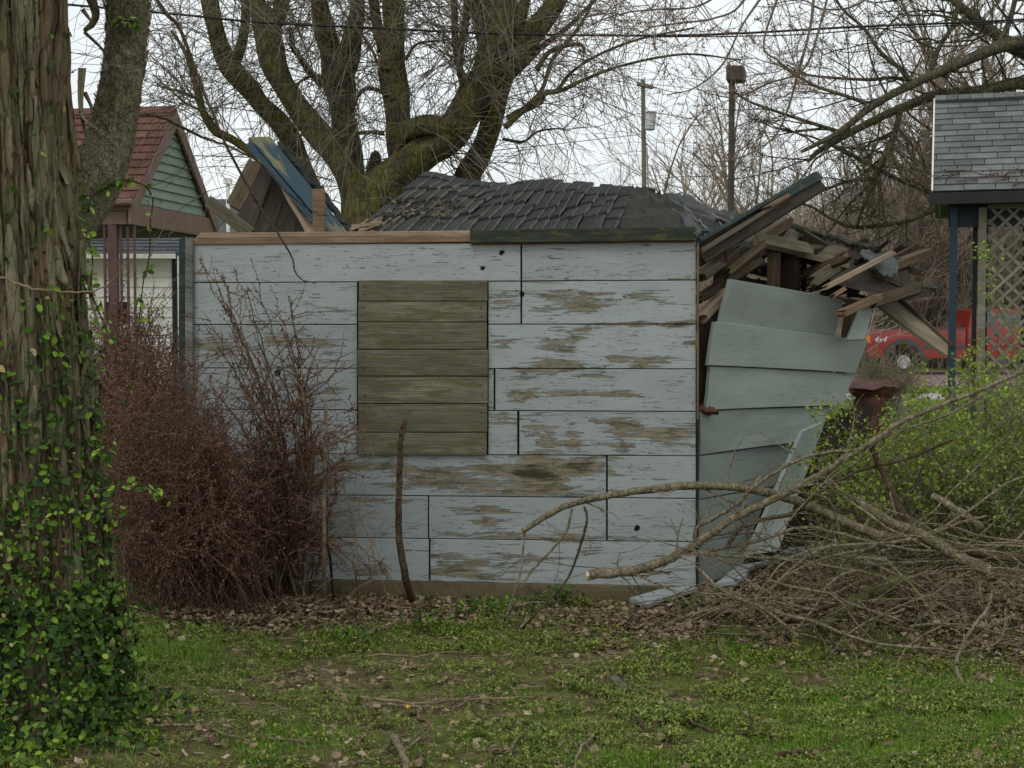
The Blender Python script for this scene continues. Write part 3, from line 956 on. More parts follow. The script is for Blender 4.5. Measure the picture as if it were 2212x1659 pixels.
for i, q in enumerate(SB):
    pf = lambda a, b, i=i: (.9 * math.exp(-((a - .2) / .12) ** 2 - ((b - .35) / .4) ** 2) if i in (0,) else (.8 * math.exp(-((a - .95) / .1) ** 2) if i in (3, 4) else .001)) + .001
    slab('board', *[P(*p) for p in q], .022, M['paint_side'], side_wall, step=.04, ny=6, warp=.006, peelf=pf, sag=-.004 if i < 4 else 0)
tag(slab('loose_board', P(1732, 932, 8.2), P(1614, 1200, 7.95), P(1680, 1190, 8.0), P(1784, 911, 8.35), .022, M['paint_side'], None, step=.05, warp=.01, peelf=lambda a, b: .001),
    'grey-green board split off the side wall, leaning behind the cut branches', 'board')
tag(slab('loose_board', P(1829, 735, 8.7), P(1861, 661, 8.8), P(1888, 659, 8.85), P(1869, 733, 8.75), .022, M['paint_side'], None, peelf=lambda a, b: .001),
    'short grey-green board standing on end above the side wall', 'board')
slab('gap_shade_slab', P(1512, 690, 8.1), P(1512, 892, 8.02), P(1532, 888, 8.06), P(1556, 690, 8.15), .02, M['dark'], shed, jag=(.03, .03), warp=.02)  # dark slab painting the shade of the open gap beside the side wall
sheet('curled_tar_paper', [[(1512, 872, 8.0), (1528, 874, 8.0), (1545, 884, 7.97)], [(1510, 884, 7.95), (1526, 889, 7.95), (1550, 889, 7.93)], [(1512, 893, 8.0), (1530, 892, 8.0), (1545, 891, 8.0)]], M['rust'], shed, .01, .01)

# frame timbers that still stand
for (nm, a, b, w, th, m) in [
        ('stud', (1558, 540, 8.5), (1553, 1000, 8.5), 30, .09, 'brown'), ('stud', (1672, 535, 8.9), (1664, 900, 8.9), 28, .05, 'brown'),
        ('stud', (1706, 550, 9.1), (1700, 900, 9.1), 36, .09, 'dark'), ('stud', (1737, 560, 9.3), (1732, 900, 9.3), 8, .05, 'dark'),
        ('stud', (1630, 600, 9.6), (1628, 900, 9.6), 22, .05, 'dark'), ('stud', (1790, 640, 9.7), (1786, 900, 9.7), 22, .05, 'dark'), ('stud', (1838, 650, 9.2), (1810, 860, 9.1), 18, .05, 'brown'),
        ('rafter', (1508, 600, 8.3), (1700, 480, 9.2), 20, .1, 'brown'), ('rafter', (1512, 645, 8.35), (1640, 560, 8.9), 15, .08, 'brown'),
        ('rafter', (1510, 705, 8.3), (1600, 640, 8.8), 18, .08, 'dark'), ('rafter', (1512, 760, 8.3), (1580, 690, 8.7), 24, .04, 'grey')]:
    beam(nm, a, b, w, th, M[m], shed, roll=random.uniform(-25, 25), jag=(.02, .03))
# fallen roof deck over the debris
deck = sheet('fallen_roof_deck', [[(1580, 470, 9.8), (1650, 480, 9.8), (1760, 510, 9.8), (1880, 538, 9.8), (1960, 570, 9.8)], [(1590, 478, 9.4), (1655, 488, 9.3), (1760, 520, 9.3), (1878, 548, 9.3), (1965, 580, 9.3)]], M['felt_moss'], shed, .04, .03)
for i in range(7):
    u = 1600 + i * 44
    v = 492 + (u - 1600) * .24
    beam('deck_board', (u - 16, v + 18, 9.1), (u + 28, v + 4, 9.5), 34, .02, M['brown' if i % 2 else 'dark'], shed, roll=35, jag=(.03, .03))

# blue rafter pair sticking up to the right, and loose timbers
def loose(name, label, cat, *a, **k):
    return tag(beam(name, *a, **k), label, cat, 'broken timbers on the shed')


t = thing('rafter_end', 'long dark green double rafter pointing up to the right over the debris', 'timber', tuple(P(1512, 560, 8.0)), 'broken timbers on the shed')
beam('fascia_strip', (1509, 521, 8.05), (1762, 375, 9.2), 9, .04, M['green_trim'], t, warp=.004)
beam('gap_shade_strip', (1509, 533, 8.12), (1765, 384, 9.27), 18, .03, M['dark'], t, roll=10)  # dark strip standing in for the shaded gap under the fascia strip
beam('rafter', (1511, 560, 8.08), (1772, 399, 9.2), 30, .05, M['dark'], t, roll=-8, warp=.006)
beam('split_face', (1513, 543, 8.0), (1690, 434, 8.80), 11, .02, M['grey'], t, jag=(0, .12), w2=9, warp=.008)
beam('split_end', (1650, 452, 8.62), (1705, 420, 8.84), 9, .03, M['rust_edge'], t, jag=(.06, .05), warp=.02)
beam('painted_end', (1700, 420, 8.86), (1771, 381, 9.18), 15, .02, M['green_trim'], t)

LO = [('plank', 'brown plank with pale split end lying level above the studs', (1628, 516, 8.75), (1742, 540, 9.0), 14, .10, 'grey', 38),
      ('plank', 'mossy yellow-ended stick crossing in front of the short stud', (1650, 528, 8.6), (1572, 590, 8.35), 16, .05, 'brown', 12),
      ('plank', 'wide greyish board under the fallen roof edge', (1697, 528, 9.0), (1722, 492, 9.4), 30, .03, 'grey', 0),
      ('plank', 'wide grey-green board slanting up beside the thin pale batten', (1756, 608, 8.8), (1832, 560, 9.2), 27, .03, 'grey', 5),
      ('batten', 'thin pale batten slanting up to the right over the roof fragment', (1786, 620, 8.6), (1925, 548, 9.0), 10, .04, 'raw', 10),
      ('rafter', 'brown rafter end poking out toward the garden shelter', (1920, 578, 9.2), (1998, 548, 9.5), 18, .09, 'brown', 15),
      ('batten', 'short dark batten just below the protruding rafter end', (1925, 580, 9.3), (1988, 586, 9.5), 12, .05, 'brown', 20),
      ('rafter', 'rafter with a yellow lichen patch under the roof fragment', (1890, 652, 8.75), (1983, 622, 9.15), 24, .05, 'brown', -5),
      ('batten', 'tan splintered batten below the roof fragment', (1816, 678, 8.55), (1897, 642, 8.8), 15, .06, 'rust_edge', 15),
      ('batten', 'small tan stub between the roof fragment and side wall', (1798, 640, 8.6), (1822, 625, 8.7), 10, .04, 'rust_edge', 0),
      ('batten', 'tan mossy batten slanting down to the shed corner', (1512, 690, 8.1), (1574, 628, 8.35), 18, .07, 'raw', 25),
      ('plank', 'dark plank slanting behind the level plank', (1735, 545, 9.3), (1850, 600, 9.5), 36, .03, 'dark', 15),
      ('plank', 'brown plank lying across under the fallen deck', (1735, 510, 9.2), (1845, 572, 9.4), 26, .03, 'brown', 20),
      ('batten', 'small upright batten below the fallen deck edge', (1832, 540, 9.3), (1829, 575, 9.2), 9, .03, 'grey', 0),
      ('plank', 'grey plank at the far left of the gap', (1514, 600, 8.25), (1560, 570, 8.4), 16, .03, 'grey', 0),
      ('batten', 'dark batten low in the gap by the shed corner', (1513, 650, 8.15), (1550, 622, 8.3), 9, .04, 'dark', 0)]
for nm, lb, a, b, w, th, m, ro in LO:
    loose(nm, lb, 'timber', a, b, w, th, M[m], roll=ro, jag=(.03, .03), warp=.006)
rng2 = random.Random(5)
for i in range(26):
    u = rng2.uniform(1530, 1900); v = rng2.uniform(560, 640) - (u < 1600) * 20 + (u > 1750) * 20; a = rng2.uniform(-.75, .35); L = rng2.uniform(40, 130)
    d = rng2.uniform(9.1, 10.1)
    beam('broken_board', (u, v, d), (u + L * math.cos(a), v + L * math.sin(a), d + rng2.uniform(-.4, .4)), rng2.uniform(8, 26), .03, M[rng2.choice(['dark', 'dark', 'brown', 'brown', 'grey'])], shed, roll=rng2.uniform(-40, 40), jag=(.05, .05))
for i in range(22):
    u = rng2.uniform(1740, 1930); v = rng2.uniform(548, 600) + (u - 1740) * .1; a = rng2.choice([-.5, -.35, .3, .2, -.6]) + rng2.uniform(-.12, .12); L = rng2.uniform(40, 110)
    d = rng2.uniform(9.25, 9.9)
    beam('broken_board', (u, v, d), (u + L * math.cos(a), v + L * math.sin(a), d + rng2.uniform(-.3, .3)), rng2.uniform(7, 20), .03, M[rng2.choice(['dark', 'brown', 'dark', 'grey'])], shed, roll=rng2.uniform(-40, 40), jag=(.06, .06), warp=.01)
# triangular roof fragment
o = sheet('felt_scrap', [[(1862, 534, 9.2), (1900, 548, 9.2), (1935, 560, 9.25)], [(1870, 560, 9.), (1905, 575, 9.), (1940, 585, 9.)], [(1885, 580, 8.9), (1910, 592, 8.9), (1925, 596, 8.9)]], M['felt'], None, .008, .03)
tag(o, 'torn scrap of blue-grey roofing felt hanging at the debris end', 'roofing felt')
o = sheet('felt_scrap', [[(1600, 488, 9.), (1640, 478, 9.1)], [(1590, 520, 8.7), (1625, 505, 8.8)], [(1596, 548, 8.6), (1612, 530, 8.6)]], M['felt'], None, .008, .03)
tag(o, 'torn blue-grey felt scrap draped behind the long rafter', 'roofing felt')
o = slab('plywood_sheet', P(1872, 640, 9.3), P(2046, 768, 8.9), P(2050, 735, 9.0), P(1951, 645, 9.4), .02, M['tan_sheet'], None, warp=.012, step=.06)
tag(o, 'pale plywood sheet leaning down to the right under the roof fragment', 'board')
tag(slab('dark_plank', P(1945, 640, 9.35), P(2058, 744, 8.95), P(2054, 750, 8.95), P(1940, 646, 9.35), .05, M['brown'], None), 'narrow brown lath along the upper edge of the pale plywood', 'board')

# ------------- broken roof corner standing behind the left end of the wall
ck = thing('roof_corner', 'broken roof corner with blue painted board standing behind the wall top', 'roof piece', tuple(P(600, 500, 8.7)))
pl = lambda *q: [P(*p) for p in q]
for i, (a, b, c, d, m) in enumerate([
        ((537, 342, 9.2), (568, 352, 9.1), (520, 455, 8.8), (490, 434, 8.9), 'brown'),
        ((569, 353, 9.1), (592, 370, 9.0), (545, 502, 8.6), (505, 480, 8.7), 'dark'),
        ((592, 371, 9.05), (620, 400, 9.0), (590, 510, 8.6), (545, 505, 8.6), 'dark'),
        ((620, 401, 9.0), (645, 430, 9.), (635, 510, 8.6), (590, 512, 8.6), 'dark'),
        ((645, 430, 9.0), (672, 470, 9.), (680, 512, 8.6), (636, 512, 8.6), 'dark')]):
    slab('deck_board', *pl(a, d, c, b), .02, M[m], ck, jag=(.02, .02), warp=.012)
slab('fascia_board', P(537, 296, 9.0), P(722, 512, 8.4), P(760, 512, 8.45), P(583, 294, 9.05), .03, M['blue'], ck, warp=.004, step=.04,
     peelf=lambda a, b: 1.6 * max(0, 1 - a / .14) + 1.2 * math.exp(-((a - .25) / .14) ** 2 - ((b - .25) / .3) ** 2) + .9 * math.exp(-((a - .92) / .07) ** 2))
slab('fascia_strip', P(530, 315, 8.95), P(672, 480, 8.5), P(678, 470, 8.5), P(538, 305, 8.95), .03, M['blue'], ck, peelf=lambda a, b: .05)
slab('broken_batten', P(603, 386, 8.9), P(668, 500, 8.5), P(690, 505, 8.5), P(618, 396, 8.9), .025, M['raw'], ck, jag=(.02, .05), warp=.03)
mb = MB(); 
for k in range(3):
    pts, rr_ = catmull([P(601 + 2 * k, 310, 9.15), P(635, 345 + k, 9.05), P(662, 376, 9.), P(664 + k, 392, 8.95), P(690, 408, 8.85), P(706, 430, 8.8), P(735, 470, 8.6), P(756, 500, 8.5)], [.012, .02, .03, .025, .02, .018, .018, .015], 6)
    tube(mb, pts + rng.normal(0, .006, pts.shape), rr_, 5, rough=.5)
mb.build('shingle_edge', M['roof_dark'], ck)
tag(beam('loose_board', (452, 436, 8.7), (545, 508, 8.35), 26, .03, M['grey'], roll=12), 'loose greyish board lying on the wall top at the far left', 'board')
tag(boxq('post_stub', 675, 408, 701, 506, 8.2, 8.2, .04, M['plate']), 'short upright tan post stub on the wall top', 'post')
tag(slab('shingle_scrap', P(846, 460, 8.9), P(862, 430, 9.), P(880, 470, 9.), P(858, 492, 8.8), .01, M['grey'], None), 'small grey splinter of board at the left foot of the shingle roof', 'board')

# ------------------------------------------------------------------ rectangular lapped surfaces
def lapped(name, parent, o, ex, ey, Wd, Hd, rows, tab, mats, thick=.012, stagger=.5, gap=.006, lift=.02, rowlim=None):
    """courses of shingles or boards; o lower left corner, ex along the course, ey up the slope; pieces share meshes"""
    ex, ey = ex.normalized(), ey.normalized()
    nz = ex.cross(ey)
    if nz.dot(o - Vector((0, 0, EYE))) > 0: nz = -nz
    rh = Hd / rows; cache = {}
    for r in range(rows):
        x0, x1 = (0, Wd) if rowlim is None else rowlim(r / rows, (r + 1) / rows)
        xs_ = [x0]; x = x0 - (tab * stagger * (r % 2) + tab * .08 * r * (stagger > 0)) % tab
        while x + tab < x1 - .02:
            x += tab
            if x > x0 + .03: xs_.append(x)
        xs_.append(x1)
        for a, b in zip(xs_[:-1], xs_[1:]):
            w = round(b - a - gap, 3)
            if w < .02: continue
            if w not in cache:
                h = rh * 1.12
                v = [(0, 0, lift), (w, 0, lift), (w, h, .002), (0, h, .002), (0, 0, lift - thick), (w, 0, lift - thick), (w, h, -.008), (0, h, -.008)]
                mb = MB(); mb.add(v, [(0, 1, 2, 3), (0, 4, 5, 1), (1, 5, 6, 2), (3, 2, 6, 7), (0, 3, 7, 4)])
                q = mb.build(name, mats); cache[w] = q.data; ob = q
            else:
                ob = bpy.data.objects.new(name, cache[w]); COL.objects.link(ob)
            m = Matrix((ex, ey, ex.cross(ey))).transposed().to_4x4()
            if ex.cross(ey).dot(nz) < 0:
                m = Matrix((ex, ey, nz)).transposed().to_4x4()
            m.translation = o + ex * (a + gap / 2) + ey * (r * rh) + nz * random.uniform(0, .003)
            ob.matrix_world = m; WM[ob.name] = ob.matrix_basis.copy()
            attach(ob, parent)


def poly_prism(name, pts, depth, mats, parent=None):
    """flat polygon given by world points, extruded by a vector"""
    n = len(pts); mb = MB()
    d = Vector(depth)
    c = sum((Vector(p) for p in pts), Vector()) / n
    allv = [tuple(c)] + [tuple(p) for p in pts] + [tuple(c + d)] + [tuple(Vector(p) + d) for p in pts]
    mb.add(allv, [[0, 1 + i, 1 + (i + 1) % n] for i in range(n)] + [[n + 1, n + 2 + (i + 1) % n, n + 2 + i] for i in range(n)])
    mb.more([[1 + i, 1 + (i + 1) % n, n + 2 + (i + 1) % n, n + 2 + i] for i in range(n)])
    return mb.build(name, mats, parent)


def box(name, lo, hi, mats, parent=None, mb=None):
    x0, y0, z0 = lo; x1, y1, z1 = hi
    v = [(x0, y0, z0), (x1, y0, z0), (x1, y1, z0), (x0, y1, z0), (x0, y0, z1), (x1, y0, z1), (x1, y1, z1), (x0, y1, z1)]
    f = [(0, 3, 2, 1), (4, 5, 6, 7), (0, 1, 5, 4), (1, 2, 6, 5), (2, 3, 7, 6), (3, 0, 4, 7)]
    own = mb is None
    mb = mb or MB(); mb.add(v, f)
    return mb.build(name, mats, parent) if own else None


rf_ = [P(1796, 613, 8.7), P(1850, 579, 9.1), (P(1850, 579, 9.1) + P(2022, 629, 9.2)) / 2, P(2022, 629, 9.2), P(1962, 650, 9.0), P(1897, 636, 8.8)]
frag = tag(poly_prism('roof_fragment', rf_, (0, .04, .03), M['dark']), 'dark flat roof fragment with mossy edge and pointed tip above the side wall', 'roof piece')
mb = MB(); q, _ = catmull(rf_[1:4], [.02] * 3, 12); tube(mb, q + rng.normal(0, .006, q.shape) + np.array((0, .01, .01)), .02, 6, rough=.4); mb.build('mossy_edge', M['mossy'], frag)
mb = MB(); q, _ = catmull([P(1592, 468, 9.3), P(1700, 492, 9.3), P(1800, 515, 9.3), P(1885, 540, 9.3), P(1965, 572, 9.3)], [.02] * 5, 14)
tube(mb, q + rng.normal(0, .006, q.shape), .024, 6, rough=.4); mb.build('roof_edge', M['mossy'], shed)
q, _ = catmull([P(1592, 476, 9.35), P(1700, 502, 9.35), P(1800, 525, 9.35), P(1885, 550, 9.35), P(1960, 580, 9.35)], [.02] * 5, 3)
for a, b in zip(q[:-1], q[1:]):
    A, B = Vector(a), Vector(b); poly_prism('deck_board', [A, B, B + Vector((-.05, -.3, -.16)), A + Vector((-.05, -.3, -.16))], (0, .02, .03), M[random.choice(['brown', 'dark', 'grey'])], shed)
# dark collapsed boards behind the side wall and under the shrub
for i in range(9):
    u = 1688 + i * 22
    slab('fallen_wall_board', P(u, 900 - i * 3, 9.1 + .05 * i), P(u + 24, 900 - i * 3, 9.15 + .05 * i), P(u + 24 - 60, 1215, 8.5 + .03 * i), P(u - 62, 1215, 8.45 + .03 * i), .02, M['dark'], shed, step=.3, jag=(.02, .02))

# ------------------------------------------------------------------ porch house at the left
house = thing('porch_house', 'porch gable with sage green siding and red-brown shingle roof behind the near trees', 'house', (-7, 25, 0))
g0 = P(274, 436, 24.0); g1 = P(452, 463, 27.6); ap = P(364, 243, 25.8)
ap.z = 5.45; g1.z = g0.z
mid = (g0 + g1) / 2; ap = Vector((mid.x, mid.y, 5.45))
gdir = (g1 - g0).normalized(); rdir = Vector((-gdir.y, gdir.x, 0)).normalized()
if rdir.x > 0: rdir = -rdir
gw = (g1 - g0).length; gh = ap.z - g0.z
# roof planes
eL = g0 - gdir * .12 - Vector((0, 0, .1)); eR = g1 + gdir * .12 - Vector((0, 0, .1)); rt = Vector((mid.x, mid.y, ap.z + .02))
for e, nm in ((eL, 'roof'), (eR, 'roof')):
    f0 = e - rdir * .12; t0 = rt - rdir * .12
    sh_ = (rt - e).cross(rdir).normalized() * .08
    if sh_.z > 0: sh_ = -sh_
    r_ = poly_prism(nm, [f0, t0, t0 + rdir * 7, f0 + rdir * 7], sh_, M['trim_brown'], house)
    if e is eL:
        sl_ = (t0 - f0)
        lapped('shingle', r_, f0 + rdir * 3.6, -rdir, sl_, 3.6, sl_.length, 13, .42, M['roof_red'], thick=.02, lift=.03, gap=.008)
        poly_prism('ridge_cap', [t0 + Vector((0, 0, .05)) - gdir * .12 - Vector((0, 0, .1)), t0 + Vector((0, 0, .07)), t0 + Vector((0, 0, .07)) + rdir * 3.6, t0 + rdir * 3.6 - gdir * .12 - Vector((0, 0, .05))], (0, 0, -.02), M['roof_red'], house)
# gable siding boards
nb = 11
out = -rdir * .02
for i in range(nb):
    a, b = i / nb, (i + 1) / nb
    L0 = g0 + (mid - g0) * a; R0 = g1 + (mid - g1) * a; L1 = g0 + (mid - g0) * b; R1 = g1 + (mid - g1) * b
    z0, z1 = g0.z + gh * a, g0.z + gh * b
    q = [Vector((L0.x, L0.y, z0)) - rdir * .05, Vector((R0.x, R0.y, z0)) - rdir * .05, Vector((R1.x, R1.y, z1 + .02)) - rdir * .01, Vector((L1.x, L1.y, z1 + .02)) - rdir * .01]
    poly_prism('siding_board', q, rdir * .03, M['siding_green'], house)
# rake boards
for e in (g0, g1):
    s_ = -rdir * .14
    dn = Vector((0, 0, -.30))
    e2 = e + (e - mid).normalized() * .14 + Vector((0, 0, -.12))
    tp = Vector((mid.x, mid.y, ap.z - .0))
    q = [e2 + s_, tp + s_, tp + s_ + dn, e2 + s_ + dn * .85]
    poly_prism('rake_board', q, rdir * .05, M['trim_brown'], house)
# fascia beams (front and gable side)
bz0, bz1 = g0.z - .38, g0.z - .02
q0, q1 = g0.copy(), g1.copy()
poly_prism('porch_beam', [Vector((g0.x, g0.y, bz0)) - rdir * .1, Vector((g1.x, g1.y, bz0)) - rdir * .1, Vector((g1.x, g1.y, bz1)) - rdir * .1, Vector((g0.x, g0.y, bz1)) - rdir * .1], rdir * .2, M['trim_brown'], house)
fl = g0 + rdir * 4
poly_prism('porch_beam', [Vector((g0.x, g0.y, bz0)) - gdir * .03, Vector((fl.x, fl.y, bz0)) - gdir * .03, Vector((fl.x, fl.y, bz1)) - gdir * .03, Vector((g0.x, g0.y, bz1)) - gdir * .03], gdir * .15, M['trim_brown'], house)
mb = MB()
tube(mb, [tuple(g0 - gdir * .2 - rdir * .2 + Vector((0, 0, -.02))), tuple(g0 - gdir * .2 + rdir * 4 + Vector((0, 0, -.02)))], [.06, .06], 8)
mb.build('gutter', M['trim_brown'], house)
# porch ceiling
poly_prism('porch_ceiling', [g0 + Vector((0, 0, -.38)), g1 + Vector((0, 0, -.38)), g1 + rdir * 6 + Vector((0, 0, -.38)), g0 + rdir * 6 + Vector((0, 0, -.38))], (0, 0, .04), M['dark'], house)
# iron corner post
pc = P(246, 600, 24.1)
mb = MB(); box(None, (pc.x - .075, pc.y - .075, 0), (pc.x + .075, pc.y + .075, bz0 + .01), None, mb=mb); post = mb.build('porch_post', M['iron_brown'], house)
for dx in (-.15, .13, .245, .36):
    mb = MB(); box(None, (pc.x + dx - .02, pc.y - .02, .0), (pc.x + dx + .02, pc.y + .02, bz0 + .01), None, mb=mb); mb.build('iron_bar', M['iron_brown'], post)
mb = MB()
for k in range(9):
    z = .6 + k * .27
    for sx in (.185, -.1):
        a = np.linspace(0, 2 * PI * .8, 12)
        c = [(pc.x + sx + .045 * math.cos(t + k), pc.y, z + .1 * math.sin(t + k)) for t in a]
        tube(mb, c, .008, 4)
mb.build('iron_scroll', M['iron_brown'], post)
poly_prism('low_panel', [P(225, 652, 24.2), P(277, 652, 24.2), P(277, 700, 24.2), P(225, 700, 24.2)], (0, .04, 0), M['iron_brown'], house)

# ------------------------------------------------------------------ white garage behind it
gar = thing('white_garage', 'low white sided garage with dark grey roof seen between tree and shed', 'garage', (-8.6, 30, 0))
wz = P(300, 552, 30).z
gx0, gx1 = P(100, 600, 30).x, P(377, 600, 30).x
box('wall', (gx0, 30.03, 0), (gx1, 35, wz), M['siding_white'], gar)
lapped('siding_board', gar, Vector((gx0, 30.0, 0.02)), Vector((1, 0, 0)), Vector((0, 0, 1)), gx1 - gx0 - .05, wz - .05, 14, 40, M['siding_white'], thick=.02, stagger=0, lift=.03, gap=0)
box('corner_board', (gx1 - .04, 29.95, 0), (gx1 + .06, 30.0, wz), M['black'], gar)
r_ = poly_prism('roof', [(gx0 - .2, 29.7, wz), (gx1 + .1, 29.7, wz), (gx1 + .1, 32.3, wz + .72), (gx0 - .2, 32.3, wz + .72)], (0, 0, -.06), M['roof_far'], gar)
lapped('shingle', r_, Vector((gx0 - .2, 29.7, wz + .01)), Vector((1, 0, 0)), Vector((0, 2.6, .72)), gx1 - gx0 + .3, 2.7, 8, .5, M['roof_far'], thick=.02, lift=.025)
box('gutter', (gx0 - .2, 29.6, wz - .08), (gx1 + .1, 29.7, wz + .02), M['gutter'], gar)

# a further grey roof with a vent pipe
fh = thing('grey_roof_house', 'grey shingle roof with pale vent pipe just left of the broken roof corner', 'house', (-8, 36, 0))
a, b = P(440, 440, 36), P(560, 520, 36)
box('wall', (a.x, 36, 0), (b.x, 41, 2.6), M['siding_white'], fh)
r_ = poly_prism('roof', [(a.x - .3, 35.8, 2.6), (b.x + .3, 35.8, 2.6), (b.x + .3, 38.5, P(0, 430, 38.5).z), (a.x - .3, 38.5, P(0, 430, 38.5).z)], (0, 0, -.08), M['roof_far'], fh)
vp = P(492, 385, 37)
mb = MB(); tube(mb, [(vp.x, 37, 2.8), (vp.x, 37, vp.z - .15)], .05, 8); mb.build('vent_pipe', M['gutter'], fh)
box('pipe_cap', (vp.x - .1, 36.9, vp.z - .15), (vp.x + .1, 37.1, vp.z), M['gutter'], fh)

# ------------------------------------------------------------------ garden shelter at the right
gs = thing('garden_shelter', 'small garden shelter with grey shingle roof, dark posts and wooden lattice', 'shelter', (5.6, 15.5, 0))
e0 = P(2017, 417, 15.0); ez = e0.z
rt0 = P(2029, 219, 16.5)
SW = 3.4
slope = Vector((0, 1.5, rt0.z - ez))
r_ = poly_prism('roof', [(e0.x, 15, ez), (e0.x + SW, 15, ez), (e0.x + SW, 16.5, rt0.z), (e0.x, 16.5, rt0.z)], (0, .03, -.06), M['black'], gs)
poly_prism('roof', [(e0.x, 18, ez), (e0.x + SW, 18, ez), (e0.x + SW, 16.5, rt0.z), (e0.x, 16.5, rt0.z)], (0, -.03, -.06), M['roof_grey'], gs)
lapped('shingle', r_, Vector((e0.x - .01, 14.98, ez + .01)), Vector((1, 0, 0)), slope, SW, slope.length - .1, 15, .315, M['roof_grey'], thick=.012, lift=.016, gap=.007, stagger=.5)
o_ = Vector((e0.x - .01, 14.98, ez + .03)) + slope * (1 - .1 / slope.length) - Vector((0, .03, .0))
lapped('ridge_cap', r_, o_, Vector((1, 0, 0)), slope, SW, .12, 1, .13, M['roof_grey'], thick=.012, lift=.02, gap=.006, stagger=0)
poly_prism('gable_infill', [(e0.x + .04, 15.1, ez - .05), (e0.x + .04, 17.9, ez - .05), (e0.x + .04, 16.5, rt0.z - .07)], (.03, 0, 0), M['navy'], gs)
mb = MB(); tube(mb, [(e0.x - .015, 14.95, ez + .02), (e0.x - .015, 16.5, rt0.z + .02)], .012, 4); mb.build('drip_edge', M['gutter'], gs)
box('gutter', (e0.x - .04, 14.84, ez - .13), (e0.x + SW, 14.98, ez - .01), M['black'], gs)
zb = P(2060, 492, 15.3).z
box('beam', (P(2029, 450, 15.3).x, 15.25, zb), (e0.x + SW, 15.37, ez - .02), M['navy'], gs)
for (u0, u1, d, m) in [(2038, 2054, 15.15, 'teal'), (2059, 2068, 15.6, 'navy'), (2074, 2080, 15.4, 'black'), (2066, 2078, 17.4, 'black'), (2083, 2087, 15.5, 'navy'), (2092, 2096, 15.5, 'black'), (2330, 2345, 15.2, 'teal'), (2330, 2345, 17.6, 'teal')]:
    a, b = P(u0, 700, d), P(u1, 700, d)
    box('post', (a.x, d, 0), (b.x, d + (b.x - a.x), ez - .13), M[m], gs)
a, b = P(2097, 700, 15.15), P(2113, 700, 15.15)
box('trellis_post', (a.x, 15.1, 0), (b.x, 15.18, P(0, 451, 15.15).z), M['lattice'], gs)
# lattice slats, each a part
lat = MB(); x0, x1, z0, z1 = b.x + .01, b.x + 1.3, .35, P(0, 451, 15.2).z
box(None, (x0, 15.14, z1 - .02), (x1, 15.165, z1 + .03), None, mb=lat)
lattice = lat.build('lattice', M['lattice'], gs)


def lat_slat(c, sgn):
    # line x*sgn + z = c clipped to the panel
    pts = []
    for x in (x0, x1):
        z = c - sgn * x
        if z0 <= z <= z1: pts.append((x, z))
    for z in (z0, z1):
        x = (c - z) * sgn
        if x0 < x < x1: pts.append((x, z))
    if len(pts) < 2: return
    (xa, za), (xb, zb_) = pts[0], pts[1]
    if math.hypot(xb - xa, zb_ - za) < .08: return
    y = 15.15 if sgn > 0 else 15.143
    A, B = Vector((xa, y, za)), Vector((xb, y, zb_))
    w = Vector((-(B - A).z, 0, (B - A).x)).normalized() * .016
    mb = MB(); q = [A - w, B - w, B + w, A + w]; dp = Vector((0, .006, 0))
    mb.add([tuple(p) for p in q] + [tuple(p + dp) for p in q], [(0, 1, 2, 3), (4, 7, 6, 5), (0, 4, 5, 1), (2, 6, 7, 3)])
    mb.build('slat', M['lattice'], lattice, matrix=frame_of(q[0], q[1], q[3]))


sp_ = .155
c = x0 + z0
while c < x1 + z1: lat_slat(c, 1); c += sp_
c = z0 - x1
while c < z1 - x0: lat_slat(c, -1); c += sp_
SROT = Matrix.Translation((e0.x, 15, 0)) @ Matrix.Rotation(R(-17), 4, 'Z') @ Matrix.Translation((-e0.x, -15, 0))
gs.matrix_world = SROT @ WM[gs.name]
# reddish vine trailing over the roof foot
mb = MB(); mb2 = MB(); bp = []
for k in range(11):
    x = e0.x + random.uniform(.1, 2.4); s0_ = random.uniform(.02, .2)
    p = Vector((x, 14.97, ez + .05)) + slope * s0_
    pts, _ = walk(p, (random.choice([-1, 1]), .05, .1), random.uniform(.3, .8), 7, 0.02, .2)
    for q in pts: 
        s_ = max(0, (q[1] - 15) / 1.5)
    pts[:, 1] = 14.96 + np.clip((pts[:, 2] - ez) / slope.z, 0, 1) * 1.5 - .03
    tube(mb, pts, .004, 3)
    bp += [q + rng.normal(0, .02, 3) for q in pts for _ in range(2)]
for k in range(30):
    s_ = random.random(); bp.append(np.array((e0.x + random.uniform(.2, 2), 14.95 + 1.5 * s_, ez + .05 + slope.z * s_)))
inst(mb2, *LEAF4, np.array(bp), rng.random(len(bp)) * 6, rng.normal(0, .8, len(bp)), 0, .04)
vine = mb.build('roof_vine', M['rust'], matrix=Matrix.Identity(4)); tag(vine, 'thin rusty red vine trailing along the lower roof of the garden shelter', 'vine')
mb2.build('leaves', plain('rusty_vine_leaves', (.25, .09, .05), .8, .3), vine)['kind'] = 'stuff'
vine.matrix_world = SROT

# ------------------------------------------------------------------ red pickup
trk = thing('pickup_truck', 'red pickup truck with grey wheel arch parked beyond the debris', 'truck', (P(1872, 700, 43).x, 43, .02))
tx = P(1872, 700, 43).x; ty = 43.0


def T(x, z, y=0): return Vector((tx + x, ty + y, .02 + z))


def arch(cx, r, n=10, z=.55):
    a0_ = math.acos(0) 
    return [(cx + r * math.cos(t), z + r * math.sin(t)) for t in np.linspace(PI, 0, n)]


